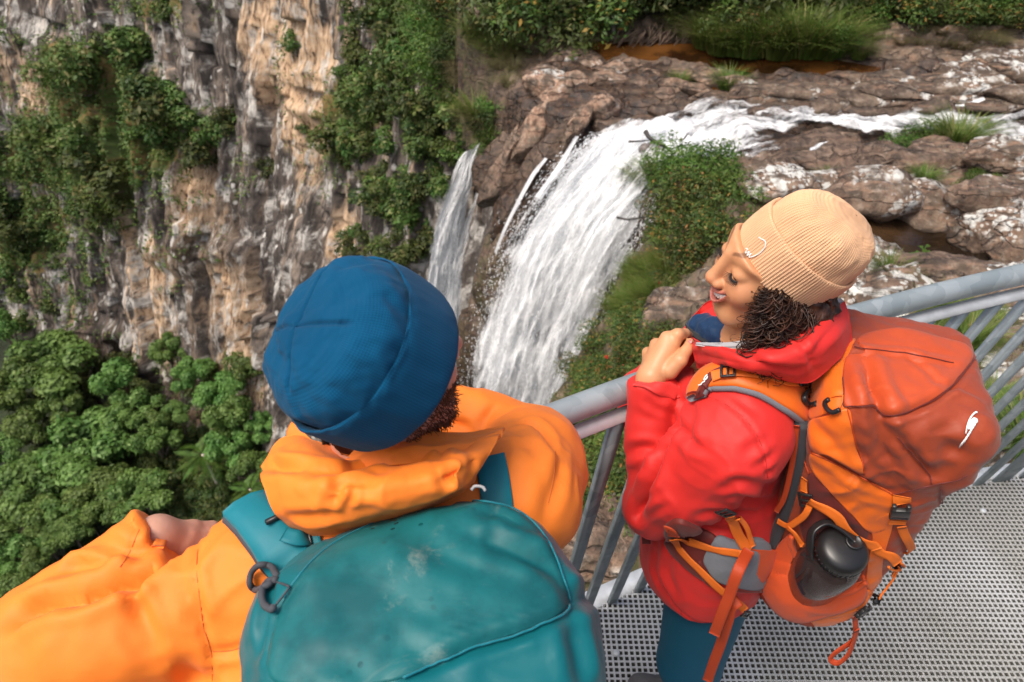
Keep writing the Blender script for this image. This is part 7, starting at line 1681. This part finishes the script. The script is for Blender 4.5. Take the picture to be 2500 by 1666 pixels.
sheet([[(845, 1128, .955), (900, 1080, .965), (950, 1060, .975), (1040, 1058, .99), (1140, 1056, 1.01), (1232, 1044, 1.03)],
       [(852, 1140, .930), (915, 1108, .925), (975, 1096, .925), (1060, 1092, .935), (1150, 1078, .965), (1228, 1058, 1.0)],
       [(868, 1156, .925), (940, 1142, .912), (1010, 1132, .908), (1080, 1118, .92), (1150, 1098, .95), (1222, 1070, .99)]], 26, 60, .006, MAT['amber'], man, 'hood_fold', noise_amp=.003, seed=6)
sheet([[(712, 1030, 1.06), (735, 1050, 1.05), (765, 1078, 1.03)], [(700, 1058, 1.05), (722, 1075, 1.04), (752, 1098, 1.02)], [(706, 1095, 1.03), (725, 1105, 1.02), (745, 1115, 1.01)]], 12, 14, .008, MAT['amber'], man, 'collar_tip', noise_amp=.003)
fn = lambda P: np.maximum(s_cap(P, A(-.185, .66, 1.40), MP(-.03, 0, -.075), .082, .076), -s_cap(P, A(-.185, .66, 1.36), MP(-.03, 0, .0), .074, .068)) + .003 * noise(P * 40)
V, Fq = sdf_mesh(lambda P: np.maximum(fn(P), (P - MP(-.03, 0, -.070)) @ fU), MC - A(.22, .22, .32), MC + A(.2, .2, .0), .005); obj('inner_collar', V, Fq, MAT['olive'], man)
# trousers
MAT['trousers'] = m_fabric('dark_grey_trousers', (.035, .037, .042), .7, 900)
def mtr(P):
    d = s_ell(P, A(-.15, .56, .88), (.135, .185, .16), mB)
    for s in (-1, 1):
        hp = A(-.15, .56, .85) + mL * .09 * s; d = smin(d, s_path(P, [hp, hp + A(.01, .02, -.42), hp + A(.0, -.02, -.77)], [.105, .078, .062], .03), .04)
    return np.maximum(d, .07 - P[:, 2])
V, Fq = sdf_mesh(mtr, (-.42, .30, .04), (.12, .82, 1.1), .011); obj('trousers', V, Fq, MAT['trousers'], man)
for s in (-1, 1):
    an = A(-.15, .54, .08) + mL * .09 * s; f2 = lambda P: np.maximum(smin(s_cap(P, an + mF * -.04 + A(0, 0, -.03), an + mF * .15 + A(0, 0, -.035), .048, .042), s_cap(P, an, an + A(0, 0, .07), .052, .055), .03), .002 - P[:, 2]); V, Fq = sdf_mesh(f2, an - A(.2, .2, .1), an + A(.2, .26, .2), .008); obj('boot', V, Fq, MAT['shoe'], man)
# ------------------------------------------------------------------ teal rucksack
MAT['teal'] = m_fabric('teal_ripstop', (.000, .112, .130), .45, 1500, (9, .5, .014), tint=((.17, .235, .215), 6, .52, .78, .60), sheen=.05)
MAT['teal_lid'] = m_fabric('worn_teal_lid', (.003, .150, .160), .50, 1500, (10, .55, .012), tint=((.30, .295, .25), 7, .57, .82, .62), sheen=.05)
MAT['teal_edge'] = m_fabric('clean_teal_cloth', (.000, .16, .205), .55, 1500, (14, .35, .01), sheen=.1)
def m_teal_lid():
    g = NG('worn_wet_teal_lid'); a = g.noise(5, detail=7, rough=.7); b = g.noise(2.2, detail=4)
    c = g.mix(g.mr(a, .42, .62), (.002, .080, .090), (.005, .125, .134)); c = g.mix(g.mr(g.noise(8, detail=7, rough=.75, dist=.4), .56, .72, 0, .55), c, (.22, .27, .235))
    c = g.mix(g.math('MULTIPLY', g.mr(g.noise(3.1, detail=6, rough=.7), .60, .72), g.mr(b, .45, .6)), c, (.40, .37, .29))
    dr = g.math('MULTIPLY', g.mr(g.vor(75, None), .30, .22), g.mr(g.noise(6, detail=2), .52, .60)); c = g.mix(dr, c, (.000, .045, .052))
    cr = g.n('TexNoise', {'Vector': g.co(), 'Scale': 5.0, 'Detail': 3.0, 'Roughness': .5, 'Distortion': .8}, noise_type='RIDGED_MULTIFRACTAL').outputs[0]
    return g.done(g.bsdf(c, g.mr(dr, 0, 1, .52, .12), g.bump(cr, .35, .010), Specular_IOR_Level=.35))
MAT['teal_lid'] = m_teal_lid()
tp = empty('backpack', A(-.08, .40, .8), 'large teal backpack with scuffed wet lid on the orange jacket', 'backpack')
tO = A(-.150, .560, 0); tM = np.stack([-mF, mL, wU], 1)
def tpack(P):
    q = (P - tO) @ tM; b, l, z = q[:, 0], q[:, 1], q[:, 2]
    lw = np.interp(z, [.8, 1.0, 1.25, 1.42], [.17, .20, .215, .195])
    u = np.stack([b - .165, l / lw * .20, z], -1); d = s_box(u, (0, 0, 1.135), (.165, .20, .340), None, .10)
    d = smin(d, s_ell(q, (.15, .0, 1.385), (.17, .205, .095)), .04)
    return d * .92 + .0055 * fbm(P * 9 + 8, 3) + .0016 * noise(P * 45)
Vt, Ft = sdf_mesh(tpack, (-.48, .04, .72), (.20, .70, 1.54), .0062, .02); Vt = smooth_np(Vt, Ft, 1); Vt = wrinkle(Vt, Ft, (6, 6, 6), .0055, 21); ST = Surf((Vt, Ft))
Vt = creases(Vt, Ft, ST, [
    (z6([(1200, 770), (1380, 830), (1560, 900), (1700, 960)]), .010, .014), (z6([(960, 800), (1150, 900), (1300, 960)]), .006, .018), (z6([(900, 1545), (1100, 1450), (1250, 1385), (1500, 1310), (1690, 1230), (1780, 1190)]), .007, .007),
    (z6([(1300, 690), (1380, 670), (1450, 690), (1560, 750)]), .008, .012), (z6([(1760, 1150), (1820, 1120), (1890, 1100)]), .012, .012), (z6([(1780, 1240), (1830, 1400), (1850, 1560)]), .010, .014), (z6([(1650, 1000), (1740, 1060), (1790, 1130)]), .007, .013), (z6([(190, 1020), (150, 1180), (120, 1400)]), .006, .008),
    (z6([(330, 1050), (230, 1200), (150, 1480)]), .003, .006), (z6([(400, 880), (600, 740), (900, 640), (1150, 600), (1350, 605), (1520, 660)]), .003, .005), (z6([(1450, 820), (1550, 830), (1700, 890)]), -.005, .014), (z6([(880, 1400), (1000, 1440), (1120, 1500)]), .004, .014)])
obj('main_body', Vt, Ft, MAT['teal'], tp); ST = Surf((Vt, Ft))
panel(ST, z6([(250, 1120), (330, 1010), (480, 860), (700, 740), (950, 650), (1200, 610), (1400, 625), (1540, 690), (1640, 800), (1720, 960), (1770, 1130), (1690, 1225), (1480, 1310), (1230, 1390), (1050, 1470), (880, 1550), (600, 1600), (330, 1590), (170, 1540), (190, 1300)]), .004, MAT['teal_lid'], tp, 'lid', n=200, rings=30, edge=-.0005)
panel(ST, z6([(480, 770), (700, 660), (950, 580), (1180, 550), (1360, 562), (1480, 590), (1560, 650), (1420, 628), (1200, 602), (950, 640), (700, 728), (480, 850), (330, 990), (330, 930)]), .003, MAT['teal_edge'], tp, 'lid_border', n=160, rings=8, ctr=z6([(950, 612)])[0]) if False else None
P, N = ST.line(z6([(250, 1120), (330, 1010), (480, 860), (700, 740), (950, 650), (1200, 610), (1400, 625), (1540, 690), (1640, 800), (1720, 960), (1770, 1130)]), 90, .003); obj('seam', *tube(P, .0014, 5), MAT['teal_edge'], tp)
P, N = ST.line(z6([(880, 1552), (1050, 1472), (1230, 1392), (1480, 1312), (1690, 1228), (1770, 1175)]), 50, .005); obj('seam', *tube(P, .0014, 5), MAT['teal_edge'], tp)
# shoulder straps
P, N = SM.line(z6([(60, 660), (130, 720), (200, 800), (260, 880), (330, 960)]), 26, .004); MAT['piping'] = m_plain('charcoal_piping', (.05, .055, .065), .8)
V, Fq = ribbon(P + N * .002, N, .074, .006, .003); obj('strap_lining', V, Fq, MAT['piping'], tp)
V, Fq = ribbon(P + N * .009, N, .066, .007, .005); obj('shoulder_strap', V, Fq, MAT['teal_edge'], tp); S7 = Surf((V, Fq), (Vm, Fm), (Vt, Ft))
p, n = S7.hit(*z6([(225, 690)])[0]); V, Fq = box(p + n * .004, (.006, .040, .006), frame_R(n, px_dir(S7, (660, 1240), (700, 1290)))); obj('strap_keeper', V, Fq, MAT['plastic'], tp, smooth=False)
strap(S7, z6([(250, 790), (300, 800), (380, 810), (450, 790)]), .022, MAT['teal_edge'], tp, 'load_lifter', 16, .006); p, n = S7.hit(*z6([(365, 810)])[0]); buckle(p + n * .008, n, px_dir(S7, *z6([(330, 805), (420, 800)])), .026, .022, MAT['plastic'], tp)
strap(SM, [(1196, 1118), (1204, 1160), (1210, 1205), (1214, 1240)], .046, MAT['teal_edge'], tp, 'shoulder_strap', 16, .004)
for L, d0 in (([(210, 1000), (180, 950), (120, 940), (75, 980), (65, 1040), (95, 1075), (140, 1060), (200, 1020)], 0), ([(210, 1020), (160, 1030), (130, 1090), (140, 1150), (180, 1178), (195, 1160)], 0)):
    P = cr_spline([S7.hit(*z6([q])[0])[0] + unit(CAM - S7.hit(*z6([q])[0])[0]) * .012 for q in L], 34); obj('loop_toggle', *tube(P, .0042, 8), MAT['piping'], tp)
for L in ([(205, 995), (180, 1040), (110, 1075)], [(200, 1030), (260, 1050), (270, 1070), (200, 1160)]):
    P = cr_spline([S7.hit(*z6([q])[0])[0] + unit(CAM - S7.hit(*z6([q])[0])[0]) * .010 for q in L], 20); obj('elastic_cord', *tube(P, .0014, 5), MAT['piping'], tp)
P = cr_spline([at(*z6([q])[0], d) for q, d in (((1250, 540), .90), ((1270, 520), .90), ((1310, 525), .90), ((1325, 545), .90))], 16); obj('cord_loop', *tube(P, .0022, 6), MAT['cord'], tp)
P, N = ST.line(z6([(1600, 640), (1620, 670), (1650, 715)]), 8, .004)
for k, (x, y) in enumerate(((1608, 655), (1622, 685), (1640, 712), (1664, 742))):
    c, n = ST.hit(*z6([(x, y)])[0]); R = frame_R(n, px_dir(ST, *z6([(1600, 640), (1680, 760)]))); a = np.linspace(.4, 6.28 - (.0 if k == 3 else 1.2), 14); P = c + n * .004 + np.stack([np.cos(a) * .0045, np.sin(a) * .0055, 0 * a], -1) @ R.T; obj('logo_letter', *tube(P, .0009, 5), MAT['white_thread'], tp)
